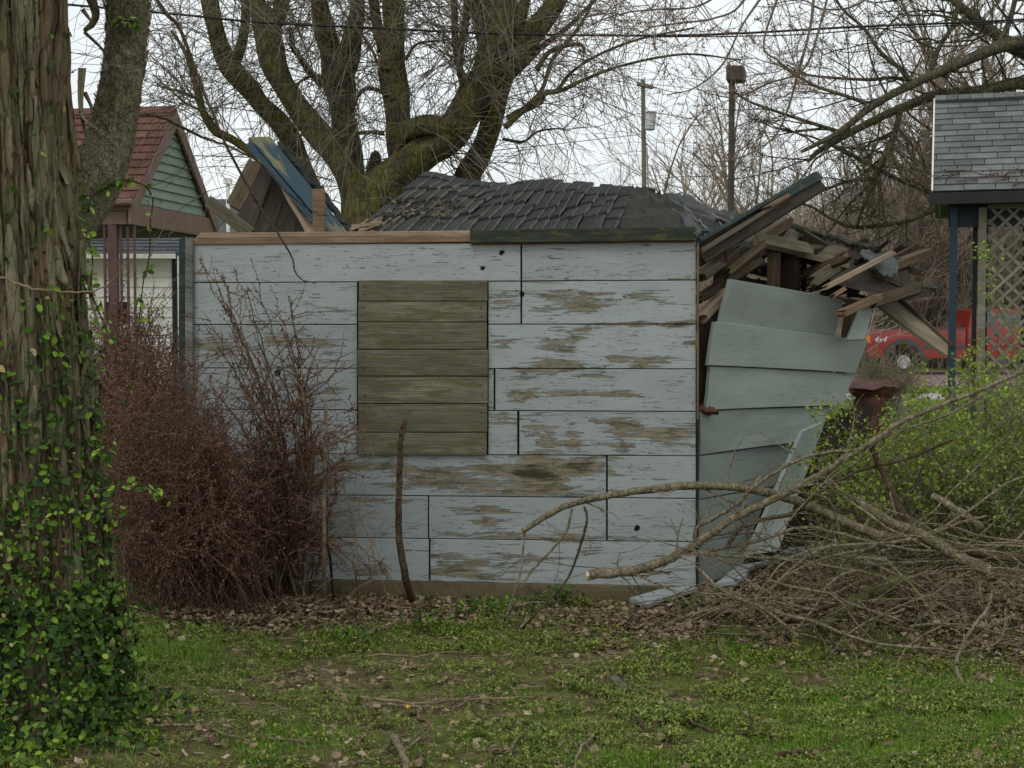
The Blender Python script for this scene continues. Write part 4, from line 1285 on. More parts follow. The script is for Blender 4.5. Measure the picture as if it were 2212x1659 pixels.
def body(name, prof, w, mat, par=trk, y0=0):
    """side profile extruded across the truck, triangulated as an ear-free fan by bmesh"""
    import bmesh
    bm = bmesh.new()
    vs = [bm.verts.new(T(x, z, y0)) for x, z in prof]
    f = bm.faces.new(vs)
    r = bmesh.ops.extrude_face_region(bm, geom=[f])
    for e in r['geom']:
        if isinstance(e, bmesh.types.BMVert): e.co.y += w
    bmesh.ops.recalc_face_normals(bm, faces=bm.faces)
    bmesh.ops.bevel(bm, geom=[e for e in bm.edges if abs(e.verts[0].co.y - e.verts[1].co.y) < .001], offset=.03, segments=2, affect='EDGES', clamp_overlap=True)
    bmesh.ops.triangulate(bm, faces=[f for f in bm.faces if len(f.verts) > 4])
    me = bpy.data.meshes.new(name); bm.to_mesh(me); bm.free()
    me.materials.append(mat)
    o = bpy.data.objects.new(name, me); COL.objects.link(o); attach(o, par)
    return o


low = [(.0, .62), (.0, 1.02), (.03, 1.42), (2.95, 1.42), (3.05, 1.42), (3.05, .5), (1.78, .5)] + [(1.15 + .56 * math.cos(t), .5 + .52 * math.sin(t)) for t in np.linspace(0, PI, 12)][1:] + [(.1, .5)]
body('bed', low, 1.9, M['car_red'])
cabp = [(3.08, .5), (3.08, 1.42), (3.12, 1.45), (3.22, 1.97), (3.5, 2.02), (4.6, 2.0), (5.35, 1.45), (6.6, 1.32), (6.75, .6), (6.0, .5)] + [(5.4 + .56 * math.cos(t), .5 + .5 * math.sin(t)) for t in np.linspace(0, PI, 10)][1:-1] + [(4.8, .5)]
cab = body('cab', cabp, 1.86, M['car_red'])
for q in ([(3.32, 1.45), (3.36, 1.88), (3.95, 1.9), (3.95, 1.45)], [(4.05, 1.45), (4.05, 1.9), (4.55, 1.9), (5.1, 1.45)]):
    poly_prism('window', [T(x, z, -.012) for x, z in q], (0, .02, 0), M['glass'], cab)
for cx in (1.15, 5.4):
    ring = [(cx + .62 * math.cos(t), .5 + .6 * math.sin(t)) for t in np.linspace(0, PI, 14)] + [(cx + .5 * math.cos(t), .5 + .46 * math.sin(t)) for t in np.linspace(PI, 0, 14)]
    mb = MB(); v = []
    for x, z in ring: v += [tuple(T(x, z, -.05))]
    for x, z in ring: v += [tuple(T(x, z, .05))]
    n = 14
    mb.add(v, [(i, i + 1, 26 - i, 27 - i) for i in range(13)]); mb.more([(i, i + 28, i + 29, i + 1) for i in range(13)]); mb.more([(27 - i, 26 - i, 54 - i, 55 - i) for i in range(13)])
    mb.build('wheel_arch', M['trim_grey'], trk)
    wh = MB(); tube(wh, [tuple(T(cx, .39, .02)), tuple(T(cx, .39, .05)), tuple(T(cx, .39, .27)), tuple(T(cx, .39, .3))], [.36, .4, .4, .36], 28)
    wheel = wh.build('wheel', M['rubber'], trk)
    wh = MB(); tube(wh, [tuple(T(cx, .39, .0)), tuple(T(cx, .39, .04))], [.2, .22], 20); wh.build('rim', M['rim'], wheel)
for x_ in (3.06, 4.02): poly_prism('door_gap', [T(x_ - .012, .55, -.004), T(x_ + .012, .55, -.004), T(x_ + .012, 1.44, -.004), T(x_ - .012, 1.44, -.004)], (0, .02, 0), M['rubber'], trk)
poly_prism('rail_cap', [T(.05, 1.4, -.015), T(3.0, 1.4, -.015), T(3.0, 1.45, -.015), T(.05, 1.45, -.015)], (0, .08, 0), M['trim_grey'], trk)
poly_prism('door_handle', [T(3.85, 1.2, -.03), T(4.0, 1.2, -.03), T(4.0, 1.25, -.03), T(3.85, 1.25, -.03)], (0, .03, 0), M['rubber'], trk)
poly_prism('tail_light', [T(-.01, .98, -.01), T(.12, .98, -.01), T(.12, 1.2, -.01), T(.0, 1.2, -.01)], (0, .03, 0), M['lamp'], trk)
poly_prism('rear_bumper', [T(-.16, .5, .05), T(.08, .5, .05), T(.08, .68, .05), T(-.16, .68, .05)], (0, 1.8, 0), M['trim_grey'], trk)
poly_prism('side_trim', [T(1.8, .78, -.01), T(3.04, .78, -.01), T(3.04, .9, -.01), T(1.8, .9, -.01)], (0, .02, 0), M['trim_grey'], trk)
fc = bpy.data.curves.new('decal_font', 'FONT'); fc.body = '4x4'; fc.size = .25; fc.shear = .35; fc.extrude = .004
fo = bpy.data.objects.new('decal_font', fc); COL.objects.link(fo)
dg = bpy.context.evaluated_depsgraph_get(); me = bpy.data.meshes.new_from_object(fo.evaluated_get(dg)); me.name = 'decal'
bpy.data.objects.remove(fo)
me.materials.clear(); me.materials.append(M['white'])
dec = bpy.data.objects.new('decal', me); COL.objects.link(dec)
dec.rotation_euler = (R(90), 0, 0); dec.location = T(.22, 1.0, -.012)
bpy.context.view_layer.update(); WM[dec.name] = dec.matrix_basis.copy(); attach(dec, trk)

# dark fence far behind the truck
fe = thing('board_fence', 'dark board fence behind the red pickup truck', 'fence', (14, 56, 0))
x0, x1 = P(1700, 700, 56).x, P(2110, 700, 56).x
for i, x in enumerate(np.arange(x0, x1, .3)):
    box('fence_board', (x, 56, 0), (x + .27, 56.03, 2.05 + random.uniform(-.03, .03)), M['fence_dark'], fe)
box('rail', (x0, 56.03, 1.6), (x1, 56.1, 1.7), M['fence_dark'], fe)

# rusty burn trough and mossy boulder
bt = thing('rusty_trough', 'rusty brown flared metal bin beside the bulging shed wall', 'bin', tuple(G(1885, 1000)))
dB = 11.5
q = [P(1838, 822, dB), P(1944, 826, dB), P(1915, 905, dB), P(1838, 905, dB)]
sheet('bin_wall', [[(1845, 845, dB), (1880, 848, dB - .1), (1920, 850, dB)], [(1845, 880, dB), (1880, 882, dB - .1), (1912, 885, dB)], [(1845, 1010, dB), (1880, 1010, dB - .1), (1908, 1010, dB)]], M['rust'], bt, .03, .015)
sheet('bin_rim', [[(1836, 818, dB + .4), (1880, 820, dB + .4), (1922, 820, dB + .4)], [(1836, 838, dB - .1), (1885, 842, dB - .15), (1944, 833, dB)], [(1840, 852, dB - .05), (1885, 860, dB - .05), (1926, 852, dB)]], M['rust'], bt, .03, .03)
mb = MB(); cen = P(1955, 905, 12.2); cen.z = .1
ph = np.linspace(0, PI, 9); th = np.linspace(0, 2 * PI, 17)[:-1]
v = []
for a in ph:
    for b in th:
        d = Vector((math.sin(a) * math.cos(b), math.sin(a) * math.sin(b), math.cos(a)))
        r = 1 + .18 * mnoise.noise(d * 2)
        v.append((cen.x + d.x * .13 * r, cen.y + d.y * .13 * r, cen.z + d.z * (P(0, 853, 12.2).z - .1) * r))
mb.add(v, [(i * 16 + j, i * 16 + (j + 1) % 16, (i + 1) * 16 + (j + 1) % 16, (i + 1) * 16 + j) for i in range(8) for j in range(16)])
tag(mb.build('standing_stone', M['stone'], smooth_=True), 'rounded grey-green standing stone behind the leafy shrub', 'stone')

# ------------------------------------------------------------------ poles and wires
up = thing('utility_pole', 'weathered wooden utility pole with crossarm and pale transformer can', 'utility pole', (P(1391, 700, 55).x, 55, 0))
mb = MB(); a = P(1389, 172, 55); tube(mb, [(P(1396, 700, 55).x, 55, 0), (a.x, 55, a.z)], [.11, .085], 10); mb.build('pole', M['pole'], up)
a, b = P(1376, 181, 54.8), P(1411, 189, 54.8)
mb = MB(); tube(mb, [tuple(a), tuple(b)], [.08, .08], 4); mb.build('crossarm', M['pole'], up)
for u, v in ((1378, 174), (1392, 167), (1408, 180)):
    mb = MB(); a = P(u, v, 54.8); tube(mb, [tuple(a - Vector((0, 0, .12))), tuple(a)], [.05, .04], 6); mb.build('insulator', M['steel'], up)
mb = MB(); a, b = P(1406, 243, 54.6), P(1404, 281, 54.6)
tube(mb, [tuple(a), tuple(a - Vector((0, 0, .04))), tuple(b + Vector((0, 0, .04))), tuple(b)], [.2, .22, .2, .18], 14); tr_ = mb.build('transformer', M['steel'], up)
mb = MB(); tube(mb, [tuple(a + Vector((0, 0, .03))), tuple(a - Vector((0, 0, .03)))], [.24, .24], 14); mb.build('lid', M['steel'], tr_)
mb = MB(); a = P(1397, 318, 54.7); b = P(1400, 400, 54.7); tube(mb, [tuple(a), tuple(b)], [.035, .035], 6); mb.build('conduit', M['steel'], up)

lp = thing('lamp_post', 'tall dark brown parking lamp post with boxy lamp head', 'lamp post', (P(1581, 700, 30).x, 30, 0))
a = P(1581, 172, 30); mb = MB(); tube(mb, [(a.x, 30, 0), (a.x, 30, a.z)], [.075, .065], 4); mb.build('pole', M['lamp_pole'], lp)
a, b = P(1569, 168, 29.8), P(1618, 200, 29.8); c = P(0, 143, 29.8)
hx0, hx1 = P(1567, 150, 29.8).x, P(1604, 150, 29.8).x
poly_prism('lamp_head', [(hx0, 29.7, c.z), (hx1, 29.7, c.z), (hx1, 29.7, a.z - .05), (hx0, 29.7, a.z - .05)], (.12, .5, 0), M['lamp_pole'], lp)
poly_prism('lamp_lens', [(hx1 + .002, 29.74, c.z - .03), (hx1 + .115, 30.17, c.z - .03), (hx1 + .115, 30.17, a.z - .02), (hx1 + .002, 29.74, a.z - .02)], (.02, -.005, 0), M['pole'], lp)


def wire(label, pts, r):
    mb = MB(); q, _ = catmull([P(*p) for p in pts], [r] * len(pts), 8)
    tube(mb, q, r, 5)
    tag(mb.build('overhead_wire', M['wire']), label, 'cable', 'overhead wires')


wire('thickest black overhead cable crossing the whole top of the view', [(-200, -20, 13.2), (340, 27, 13), (560, 48, 13), (800, 60, 13), (1060, 72, 13), (1400, 77, 13), (1600, 72, 13), (1850, 58, 13), (2212, 42, 13.2), (2600, 10, 13.5)], .011)
wire('thin cable close above the thick one on the right side', [(1400, 80, 13.2), (1700, 76, 13.2), (1900, 62, 13.2), (2212, 46, 13.3), (2600, 8, 13.5)], .006)
wire('thin grey wire passing behind the broken roof corner', [(-100, 325, 30), (450, 337, 30), (900, 339, 30), (1388, 290, 55)], .012)
wire('thin far wire crossing low behind the debris', [(1400, 290, 55), (1750, 500, 36), (2030, 556, 36), (2300, 560, 36)], .010)
wire('faint wire running right from the utility pole crossarm', [(1410, 182, 54.8), (1700, 210, 40), (2212, 215, 44)], .010)

# ------------------------------------------------------------------ near shaggy tree with a leaning limb
nt = thing('shaggy_tree', 'thick shaggy-barked tree at the left edge wrapped in evergreen vine', 'tree', tuple(G(45, 1600)))
tc_ = P(45, 700, 5.35); TX, TY = tc_.x, 5.35
tz = lambda v: P(0, v, 5.35).z
prof_z = [-.1, 0, .1, .25, .42, .72, 1.1, 1.5, 1.9, 2.4, 2.9, 3.6]
prof_r = [.52, .46, .41, .365, .335, .30, .288, .272, .25, .238, .235, .23]


def trunk_r(z): return float(np.interp(z, prof_z, prof_r))


def trunk_pt(th, z, lift=0.):
    r = trunk_r(z)
    w = Vector((math.cos(th), math.sin(th), 0))
    fl = .06 * math.exp(-z / .25) * mnoise.noise(Vector((math.cos(th) * 2.2, math.sin(th) * 2.2, 5)))
    rid = mnoise.noise(Vector((math.cos(th) * 5.5, math.sin(th) * 5.5, z * .9 + 7)))
    col_ = math.floor(th * 10.5 + .7 * mnoise.noise(Vector((th * 2, z * 1.3, 1)))); row_ = math.floor(z * 3.4 + mnoise.cell(Vector((col_ + .5, .5, .5))) * 3 + .15 * mnoise.noise(Vector((th * 9, z, 4))))
    plate_ = mnoise.cell(Vector((col_ + .5, row_ + .5, 7.5)))
    rid2 = mnoise.noise(Vector((math.cos(th) * 15, math.sin(th) * 15, z * 1.6 + 3)))
    q = r + fl * 2 + .011 * plate_ + .026 * rid - .020 * max(0, .2 - abs(rid2)) / .2 * (1 if rid2 > -.9 else 0) + .008 * mnoise.noise(Vector((math.cos(th) * 30, math.sin(th) * 30, z * 6)))
    return Vector((TX + .015 * math.sin(z * 2) - .02 * z + w.x * (q + lift), TY + w.y * (q + lift), z))


NTH, NZ = 260, 300
zs = np.linspace(-.08, 3.55, NZ)
tv = [tuple(trunk_pt(2 * PI * j / NTH, z)) for z in zs for j in range(NTH)]
a_ = np.arange(NZ - 1)[:, None] * NTH; j_ = np.arange(NTH)[None, :]; j2_ = (j_ + 1) % NTH
mb = MB(); mb.add(tv, np.stack([a_ + j_, a_ + j2_, a_ + NTH + j2_, a_ + NTH + j_], -1).reshape(-1, 4))
trunk = mb.build('trunk', M['bark_near'], nt, True)
# loose plates of bark
for i in range(150):
    th = random.uniform(-PI * .98, .12); z = random.uniform(.5, 2.75)
    if z < 1.2 and random.random() < .6: continue
    w = random.uniform(.014, .05); h = random.uniform(.15, .5); lift = random.uniform(.003, .010)
    nU, nV = 3, 6; top = []; bot = []
    curl = random.uniform(-.0, .03) * (1 if random.random() < .75 else 1.6); end = random.choice([0, 1]); sk = random.uniform(-.1, .1)
    for a in range(nU + 1):
        for b in range(nV + 1):
            x = (a / nU - .5); y = b / nV
            ww = w * (1 - .65 * abs(2 * y - 1) ** 2.5)
            c = curl * (y ** 3 if end else (1 - y) ** 3)
            t = th + (x * ww + sk * y * .1 + .006 * mnoise.noise(Vector((a * 2, b * 1.1, i)))) / trunk_r(z)
            p = trunk_pt(t, z + (y - .5) * h, lift + c + .004 * math.cos(x * 3))
            # smooth the surface noise under the plate
            base = trunk_pt(th, z, lift + c)
            top.append(tuple(p)); bot.append(tuple(p - Vector((math.cos(t), math.sin(t), 0)) * .007))
    ix = lambda a, b: a * (nV + 1) + b
    n = len(top); mb = MB()
    mb.add(top + bot, [(ix(a, b), ix(a + 1, b), ix(a + 1, b + 1), ix(a, b + 1)) for a in range(nU) for b in range(nV)])
    mb.more([(ix(0, b), ix(0, b + 1), ix(0, b + 1) + n, ix(0, b) + n) for b in range(nV)] + [(ix(nU, b), ix(nU, b) + n, ix(nU, b + 1) + n, ix(nU, b + 1)) for b in range(nV)] +
            [(ix(a, 0), ix(a, 0) + n, ix(a + 1, 0) + n, ix(a + 1, 0)) for a in range(nU)] + [(ix(a, nV), ix(a + 1, nV), ix(a + 1, nV) + n, ix(a, nV) + n) for a in range(nU)] +
            [(ix(a, b) + n, ix(a, b + 1) + n, ix(a + 1, b + 1) + n, ix(a + 1, b) + n) for a in range(nU) for b in range(nV)])
    mb.build('bark_plate', M['bark_plate'], trunk, True)
# torn peeling strips on the right edge
for (u, v0, v1, bend, w) in [(185, 520, 640, .05, .03), (205, 590, 720, .03, .02), (178, 150, 290, .03, .03), (186, 240, 285, .06, .015), (130, 280, 400, .03, .05), (160, 690, 790, .03, .02)]:
    n = 8; top = []
    for b in range(n + 1):
        y = b / n; v = v0 + (v1 - v0) * y
        for s_ in (-1, 1):
            p = P(u + 6 * math.sin(y * 3 + u), v, 5.33 + .02 * s_) + Vector((bend * y * y + s_ * w * .5 * (1 - y * .7), -.03, 0))
            top.append(p)
    mb = MB(); mb.add([tuple(p) for p in top] + [tuple(p + Vector((-.004, .008, 0))) for p in top], [(2 * b, 2 * b + 1, 2 * b + 3, 2 * b + 2) for b in range(n)])
    k = 2 * (n + 1); mb.more([(2 * b + k, 2 * b + 2 + k, 2 * b + 3 + k, 2 * b + 1 + k) for b in range(n)] + [(2 * b, 2 * b + 2, 2 * b + 2 + k, 2 * b + k) for b in range(n)] + [(2 * b + 1, 2 * b + 1 + k, 2 * b + 3 + k, 2 * b + 3) for b in range(n)])
    mb.build('bark_strip', M['bark_plate'], trunk)
# second stem
lpts = [(60, 600, 5.5), (140, 480, 5.6), (205, 385, 5.7), (240, 290, 5.8), (262, 180, 5.85), (274, 80, 5.9), (278, 0, 5.9), (276, -120, 5.9), (290, -300, 5.9), (300, -500, 6)]
lr = [.12, .115, .108, .094, .084, .084, .087, .085, .08, .075]
q, rr_ = catmull([P(*p) for p in lpts], lr, 14)
mb = MB(); tube(mb, q, rr_, 40, rough=.05, lump=.07); limb = mb.build('second_stem', M['bark_limb'], nt, True)
# flakes on the limb
mb = MB()
for i in range(900):
    k = random.randrange(20, len(q) - 30); c = q[k]; th = random.uniform(PI * 1.0, PI * 2.05)
    p = np.array(c) + np.array((math.cos(th), math.sin(th) * 1, 0)) * rr_[k] * 1.0
    inst(mb, [(-.5, -.6, 0), (.5, -.5, .1), (.4, .6, .45), (-.4, .6, .3)], [[0, 1, 2, 3]], p[None, :], th + PI / 2, PI / 2 + random.uniform(-.2, .2), random.uniform(-.3, .3), random.uniform(.012, .026))
tag(mb.build('bark_flakes', M['bark_limb'], limb), kind='stuff')
# small side branches of the near tree
for pts, r0 in [([(170, -60, 5.8), (205, 20, 5.9), (200, 50, 5.9), (184, 65, 5.85)], .025), ([(205, -60, 6.2), (240, 60, 6.2), (243, 90, 6.1)], .006), ([(183, 70, 5.6), (215, 100, 5.7), (240, 130, 5.8), (262, 150, 5.85)], .007),
                ([(183, 200, 5.5), (195, 225, 5.5), (200, 243, 5.5)], .01), ([(178, 20, 5.5), (189, 35, 5.5), (196, 45, 5.4)], .01)]:
    mb = MB(); qq, rq = catmull([P(*p) for p in pts], np.linspace(r0, r0 * .4, len(pts)), 5); tube(mb, qq, rq, 6)
    mb.build('side_branch', M['bark_limb'], nt, True)
# long thin branch hanging in front of the shed wall
def hang(name, label, pts, r0, r1, mat, tw=6, L=.25, lev=0):
    mb = MB(); qq, rq = catmull([P(*p) for p in pts], np.linspace(r0, r1, len(pts)), 6)
    qq = qq + rng.normal(0, .002, qq.shape)
    tube(mb, qq, rq, 6, rough=.1)
    for i in range(tw):
        k = random.randrange(2, len(qq) - 1)
        d = qq[k] - qq[k - 1]; d /= np.linalg.norm(d); d = d + rng.normal(0, .6, 3) * (1, .4, 1)
        branchy(mb, qq[k], d, L * random.uniform(.4, 1.3), r1 * .8, lev, kids=3, droop=.03, wig=.15, rmin=.001)
    o = mb.build(name, mat, smooth_=True)
    if label: tag(o, label, 'branch', 'thin hanging branches')
    return o


hang('hanging_branch', 'long thin dark branch hanging down in front of the left wall top', [(330, -40, 7.4), (345, 10, 7.4), (392, 69, 7.4), (424, 156, 7.4), (451, 226, 7.35), (496, 330, 7.3), (556, 437, 7.3), (597, 500, 7.3), (628, 552, 7.3), (640, 590, 7.3), (657, 606, 7.3), (680, 612, 7.25)], .012, .003, M['stick_dark'], 3, .1)
hang('hanging_branch', 'thin branch reaching right from the second stem across the green gable', [(262, 262, 5.85), (295, 249, 6.2), (347, 253, 6.8), (434, 295, 7.2), (503, 319, 7.3), (573, 361, 7.4), (620, 415, 7.4), (680, 458, 7.5), (740, 470, 7.5)], .009, .002, M['stick_dark'], 6, .3)
hang('hanging_branch', 'thin bare runner stem arching across the shaggy trunk', [(-60, 580, 4.95), (0, 600, 4.98), (60, 620, 5.0), (130, 630, 5.02), (200, 628, 5.05), (235, 612, 5.1), (270, 570, 5.1)], .006, .002, M['dry'], 2, .1)

# wintercreeper vine on the near tree
ivy = thing('evergreen_vine', 'glossy evergreen vine climbing the lower trunk of the shaggy tree', 'vine', tuple(G(100, 1590)))
lp_, ln_ = [], []


def vine_density(th, z):
    u = 1106 + (TX + math.cos(th) * trunk_r(z)) / (TY + math.sin(th) * trunk_r(z)) * F
    if z < .5: return 1
    if z < 1.0: return .9
    if z < 1.55: return (.7 if u > 95 else .2) if z > 1.3 else (.85 if u > 80 else .6)
    if z < 1.75: return .4 if 95 < u < 190 else .06
    if z < 2.0: return .10 if 90 < u < 190 else .03
    return .025


cnt = 0
while cnt < 8500:
    th = random.uniform(-PI * 1.0, .15); z = random.uniform(-.02, 2.9) ** 1.0
    if random.random() < .35: z = random.uniform(0, .6)
    dn_ = vine_density(th, z) * (.35 + 1.3 * max(0, mnoise.noise(Vector((th * 3, z * 4, 9))) + .35))
    if random.random() > dn_: continue
    L = random.uniform(.005, .05) * (1 + 1.4 * (z < .5) * random.random()) + .03 * (z < .8) * random.random()
    lp_.append((tuple(trunk_pt(th, z, L)), th)); cnt += 1
# spreading foot of the vine on the ground
for i in range(1500):
    a = random.uniform(0, 1); x = TX + random.uniform(-.5, .62); y = TY - random.uniform(.1, .75) + .3 * (x > TX + .3)
    zz = gz(x, y) + random.uniform(.01, .13) * math.exp(-((x - TX) / .5) ** 2)
    lp_.append(((x, y, zz), -PI / 2 + random.uniform(-.8, .8)))
# runners sticking out with leaves
RUN = [([(205, 1060, 5.1), (250, 1050, 5.1), (300, 1045, 5.1), (340, 1065, 5.1), (370, 1082, 5.1)], 34), ([(150, 1110, 5.1), (215, 1100, 5.05), (260, 1095, 5.1)], 18),
       ([(190, 430, 5.5), (230, 405, 5.6), (270, 390, 5.6), (310, 400, 5.6), (330, 430, 5.6), (325, 480, 5.6), (322, 560, 5.6), (308, 620, 5.6), (290, 800, 5.6), (272, 870, 5.6)], 60),
       ([(190, 460, 5.5), (200, 425, 5.5), (240, 395, 5.6), (290, 385, 5.6)], 40), ([(210, 980, 5.1), (235, 965, 5.1)], 10), ([(200, 640, 5.2), (212, 670, 5.2), (225, 700, 5.2), (235, 720, 5.15), (262, 745, 5.2)], 20),
       ([(240, 40, 5.8), (270, 45, 5.75), (300, 48, 5.75)], 26), ([(200, 1180, 5.0), (250, 1230, 5.0), (275, 1310, 5.0), (272, 1370, 5.), (240, 1420, 4.95), (180, 1440, 4.9)], 12),
       ([(275, 1310, 5.), (330, 1325, 5.2), (390, 1350, 5.3), (440, 1380, 5.5)], 12), ([(120, 1250, 4.9), (130, 1150, 4.9), (125, 1100, 4.9)], 10), ([(185, 500, 5.3), (200, 560, 5.3), (195, 620, 5.3)], 26),
       ([(60, 1420, 4.7), (110, 1330, 4.8), (160, 1280, 4.85)], 10), ([(40, 1300, 4.8), (10, 1200, 4.8), (0, 1100, 4.85)], 12), ([(130, 1500, 4.6), (90, 1560, 4.5), (40, 1620, 4.5)], 8), ([(330, 1490, 5.), (350, 1540, 4.9), (400, 1600, 4.8)], 6)]
mb = MB(); runleaf = []
for pts, n in RUN:
    qq, rq = catmull([P(*p) for p in pts], [.004] * len(pts), 5); tube(mb, qq, rq * np.linspace(1, .5, len(rq)), 5)
    for k in range(n):
        i = random.randrange(len(qq)); runleaf.append((tuple(qq[i] + rng.normal(0, .012, 3)), random.uniform(-PI, 0)))
for k in range(46):
    th = random.uniform(-PI, .1); z = random.uniform(0, .3); pts = []
    for s_ in range(14):
        th += random.uniform(-.09, .09); z += .11
        pts.append(tuple(trunk_pt(th, z, .012)))
    n_ = random.randint(5, 13); tube(mb, pts[:n_ + 1], taper(.006, .002, n_), 4)
tag(mb.build('vine_stems', M['stick_dark'], ivy, True), kind='stuff')
allleaf = [(p, t, 0) for p, t in lp_] + [(p, t, 1) for p, t in runleaf]
tmpl = []
for k in range(5):
    mb = MB(); mb.add(*LEAF, rnd=[.1, .35, .55, .75, .93][k]); o = mb.build('leaf', M['ivy'], smooth_=True); tmpl.append(o)
random.shuffle(runleaf)
front = sorted(allleaf, key=lambda q: q[0][1] - (.25 if q[2] else 0))
near_l = [q for q in front if P(0, 0, 1) and abs(q[0][0]) < 2.1][:300]
rest = [q for q in allleaf if q not in set(near_l)]
for i, (p, th, k) in enumerate(near_l):
    if i < 5: o = tmpl[i]
    else: o = bpy.data.objects.new('leaf', tmpl[random.choice([0, 1, 1, 2, 2, 3, 3, 4])].data); COL.objects.link(o)
    s = random.uniform(.02, .04)
    m = Matrix.Translation(Vector(p)) @ Matrix.Rotation(th + PI / 2 + random.gauss(0, .5), 4, 'Z') @ Matrix.Rotation(random.uniform(.5, 1.9), 4, 'X') @ Matrix.Rotation(random.uniform(-2.2, 2.2) + PI, 4, 'Z') @ Matrix.Scale(s, 4)
    o.matrix_world = m; WM[o.name] = o.matrix_basis.copy(); attach(o, ivy)
mb = MB(); n = len(rest); pos = np.array([q[0] for q in rest]); ths = np.array([q[1] for q in rest])
up_ = np.array([q[2] for q in rest])
rv_ = rng.random(n) ** 1.4 * .85 + up_ * .3
rv_ = np.where(rng.random(n) < .02, 1, np.clip(rv_, 0, .97))
inst(mb, *LEAF, pos, ths + PI / 2 + rng.normal(0, .55, n), rng.uniform(.5, 1.9, n), rng.uniform(-2.2, 2.2, n) + PI, rng.uniform(.012, .042, n), rnd=rv_)
tag(mb.build('leaves', M['ivy'], ivy, True), kind='stuff')

# ------------------------------------------------------------------ the big many-stemmed tree behind the shed
bt = thing('pollarded_tree', 'large many-stemmed mossy bare tree rising behind the shed roof', 'tree', (-1.4, 13.5, 0))
BD = 13.5


def limb_part(name, pts, parent, mat, k=9, sides=22, lump=.32, rough=.06, dd=0.):
    """pts: (u, v, width in px) with optional depth"""
    P3 = []; rr = []
    for p in pts:
        d = (p[3] if len(p) > 3 else BD) + dd
        P3.append(P(p[0], p[1], d)); rr.append(p[2] * .5 * d / F)
    q, r = catmull(P3, rr, k)
    mb = MB(); tube(mb, q, r, sides, rough=rough, lump=lump)
    return mb.build(name, mat, parent, True), q, r


STEMS = [
    ('trunk', [(775, 1010, 150), (785, 800, 120), (792, 600, 105), (795, 480, 100), (800, 430, 98), (840, 392, 84), (880, 358, 76), (919, 325, 68), (978, 285, 70), (1030, 208, 78), (1062, 150, 84), (1074, 87, 84), (1076, 20, 84), (1076, -60, 70), (1080, -200, 55)]),
    ('stem', [(800, 520, 60, 13.6), (790, 470, 74, 13.6), (757, 400, 62, 13.7), (722, 332, 54, 13.8), (677, 271, 50, 13.9), (625, 208, 48, 13.9), (594, 150, 52, 13.9), (582, 104, 58, 13.9), (573, 50, 60, 13.9), (556, 8, 32, 13.9), (548, -60, 26, 13.9)]),
    ('stem', [(690, 520, 40, 14.4), (672, 420, 44, 14.4), (640, 335, 44, 14.4), (608, 271, 42, 14.4), (565, 222, 42, 14.4), (538, 188, 44, 14.4), (500, 148, 42, 14.4), (478, 105, 38, 14.4), (466, 60, 38, 14.4), (453, 0, 38, 14.4), (445, -80, 30, 14.4)]),
    ('stem', [(768, 900, 70, 14.2), (768, 600, 62, 14.2), (768, 470, 56, 14.2), (764, 400, 54, 14.2), (757, 330, 54, 14.2), (742, 260, 56, 14.2), (738, 200, 66, 14.2), (728, 160, 62, 14.2), (714, 110, 46, 14.2), (700, 60, 46, 14.2), (690, 10, 34, 14.2), (684, -60, 26, 14.2)]),
    ('stem', [(735, 190, 40, 14.1), (752, 120, 50, 14.1), (764, 70, 40, 14.1), (772, 20, 30, 14.1), (776, -60, 24, 14.1)]),
    ('stem', [(700, 180, 30, 14.2), (680, 165, 16, 14.2), (665, 150, 15, 14.2), (646, 122, 13, 14.2), (632, 100, 12, 14.2), (628, 60, 11, 14.2)]),
    ('stem', [(584, 60, 40, 13.9), (606, 20, 32, 13.9), (612, -60, 26, 13.9)]),
    ('stem', [(500, 150, 26, 14.4), (516, 112, 24, 14.4), (527, 70, 20, 14.4), (530, 30, 20, 14.4), (528, -60, 18, 14.4)]),
    ('stem', [(800, 480, 40, 14.0), (822, 430, 52, 13.9), (862, 365, 46, 13.8), (861, 312, 50, 13.7), (860, 262, 54, 13.7), (852, 208, 58, 13.7), (846, 150, 62, 13.7), (848, 115, 58, 13.7), (853, 69, 50, 13.7), (850, 20, 50, 13.7), (846, -60, 36, 13.7)]),
    ('stem', [(825, 110, 20, 13.7), (815, 60, 26, 13.8), (808, 10, 22, 13.8), (800, -60, 18, 13.8)]),
    ('stem', [(866, 296, 40, 13.6), (885, 284, 46, 13.5), (919, 272, 42, 13.4), (950, 274, 40, 13.4), (985, 282, 40, 13.4)]),
    ('stem', [(1000, 440, 60, 13.9), (1010, 400, 62, 13.9), (1018, 370, 56, 13.9), (1045, 312, 54, 13.8), (1062, 250, 52, 13.7), (1078, 200, 46, 13.6), (1095, 150, 40, 13.6)]),
    ('stem', [(1090, 150, 50), (1118, 112, 48), (1150, 70, 48), (1178, 38, 44), (1210, -10, 38), (1240, -70, 30)]),
    ('stem', [(1045, 100, 24), (1034, 50, 26), (1024, 0, 24), (1018, -70, 20)]),
    ('stem', [(1010, 215, 22), (1003, 190, 18), (995, 156, 17), (990, 130, 15), (984, 90, 15), (982, 40, 14), (980, -50, 13)]),
    ('stem', [(992, 145, 12), (996, 100, 15), (1006, 50, 16), (1010, -30, 14)]),
    ('stem', [(1110, 90, 24), (1125, 40, 26), (1135, -10, 24), (1140, -70, 20)]),
    ('stem', [(700, 480, 16, 14.2), (640, 400, 18, 14.2), (590, 360, 20, 14.2), (555, 338, 20, 14.2), (505, 303, 18, 14.2), (468, 285, 19, 14.2), (450, 262, 18, 14.2), (436, 235, 15, 14.2), (428, 205, 17, 14.2), (413, 150, 10, 14.2), (398, 110, 8, 14.2), (370, 66, 6, 14.2)]),
]
limbs = []
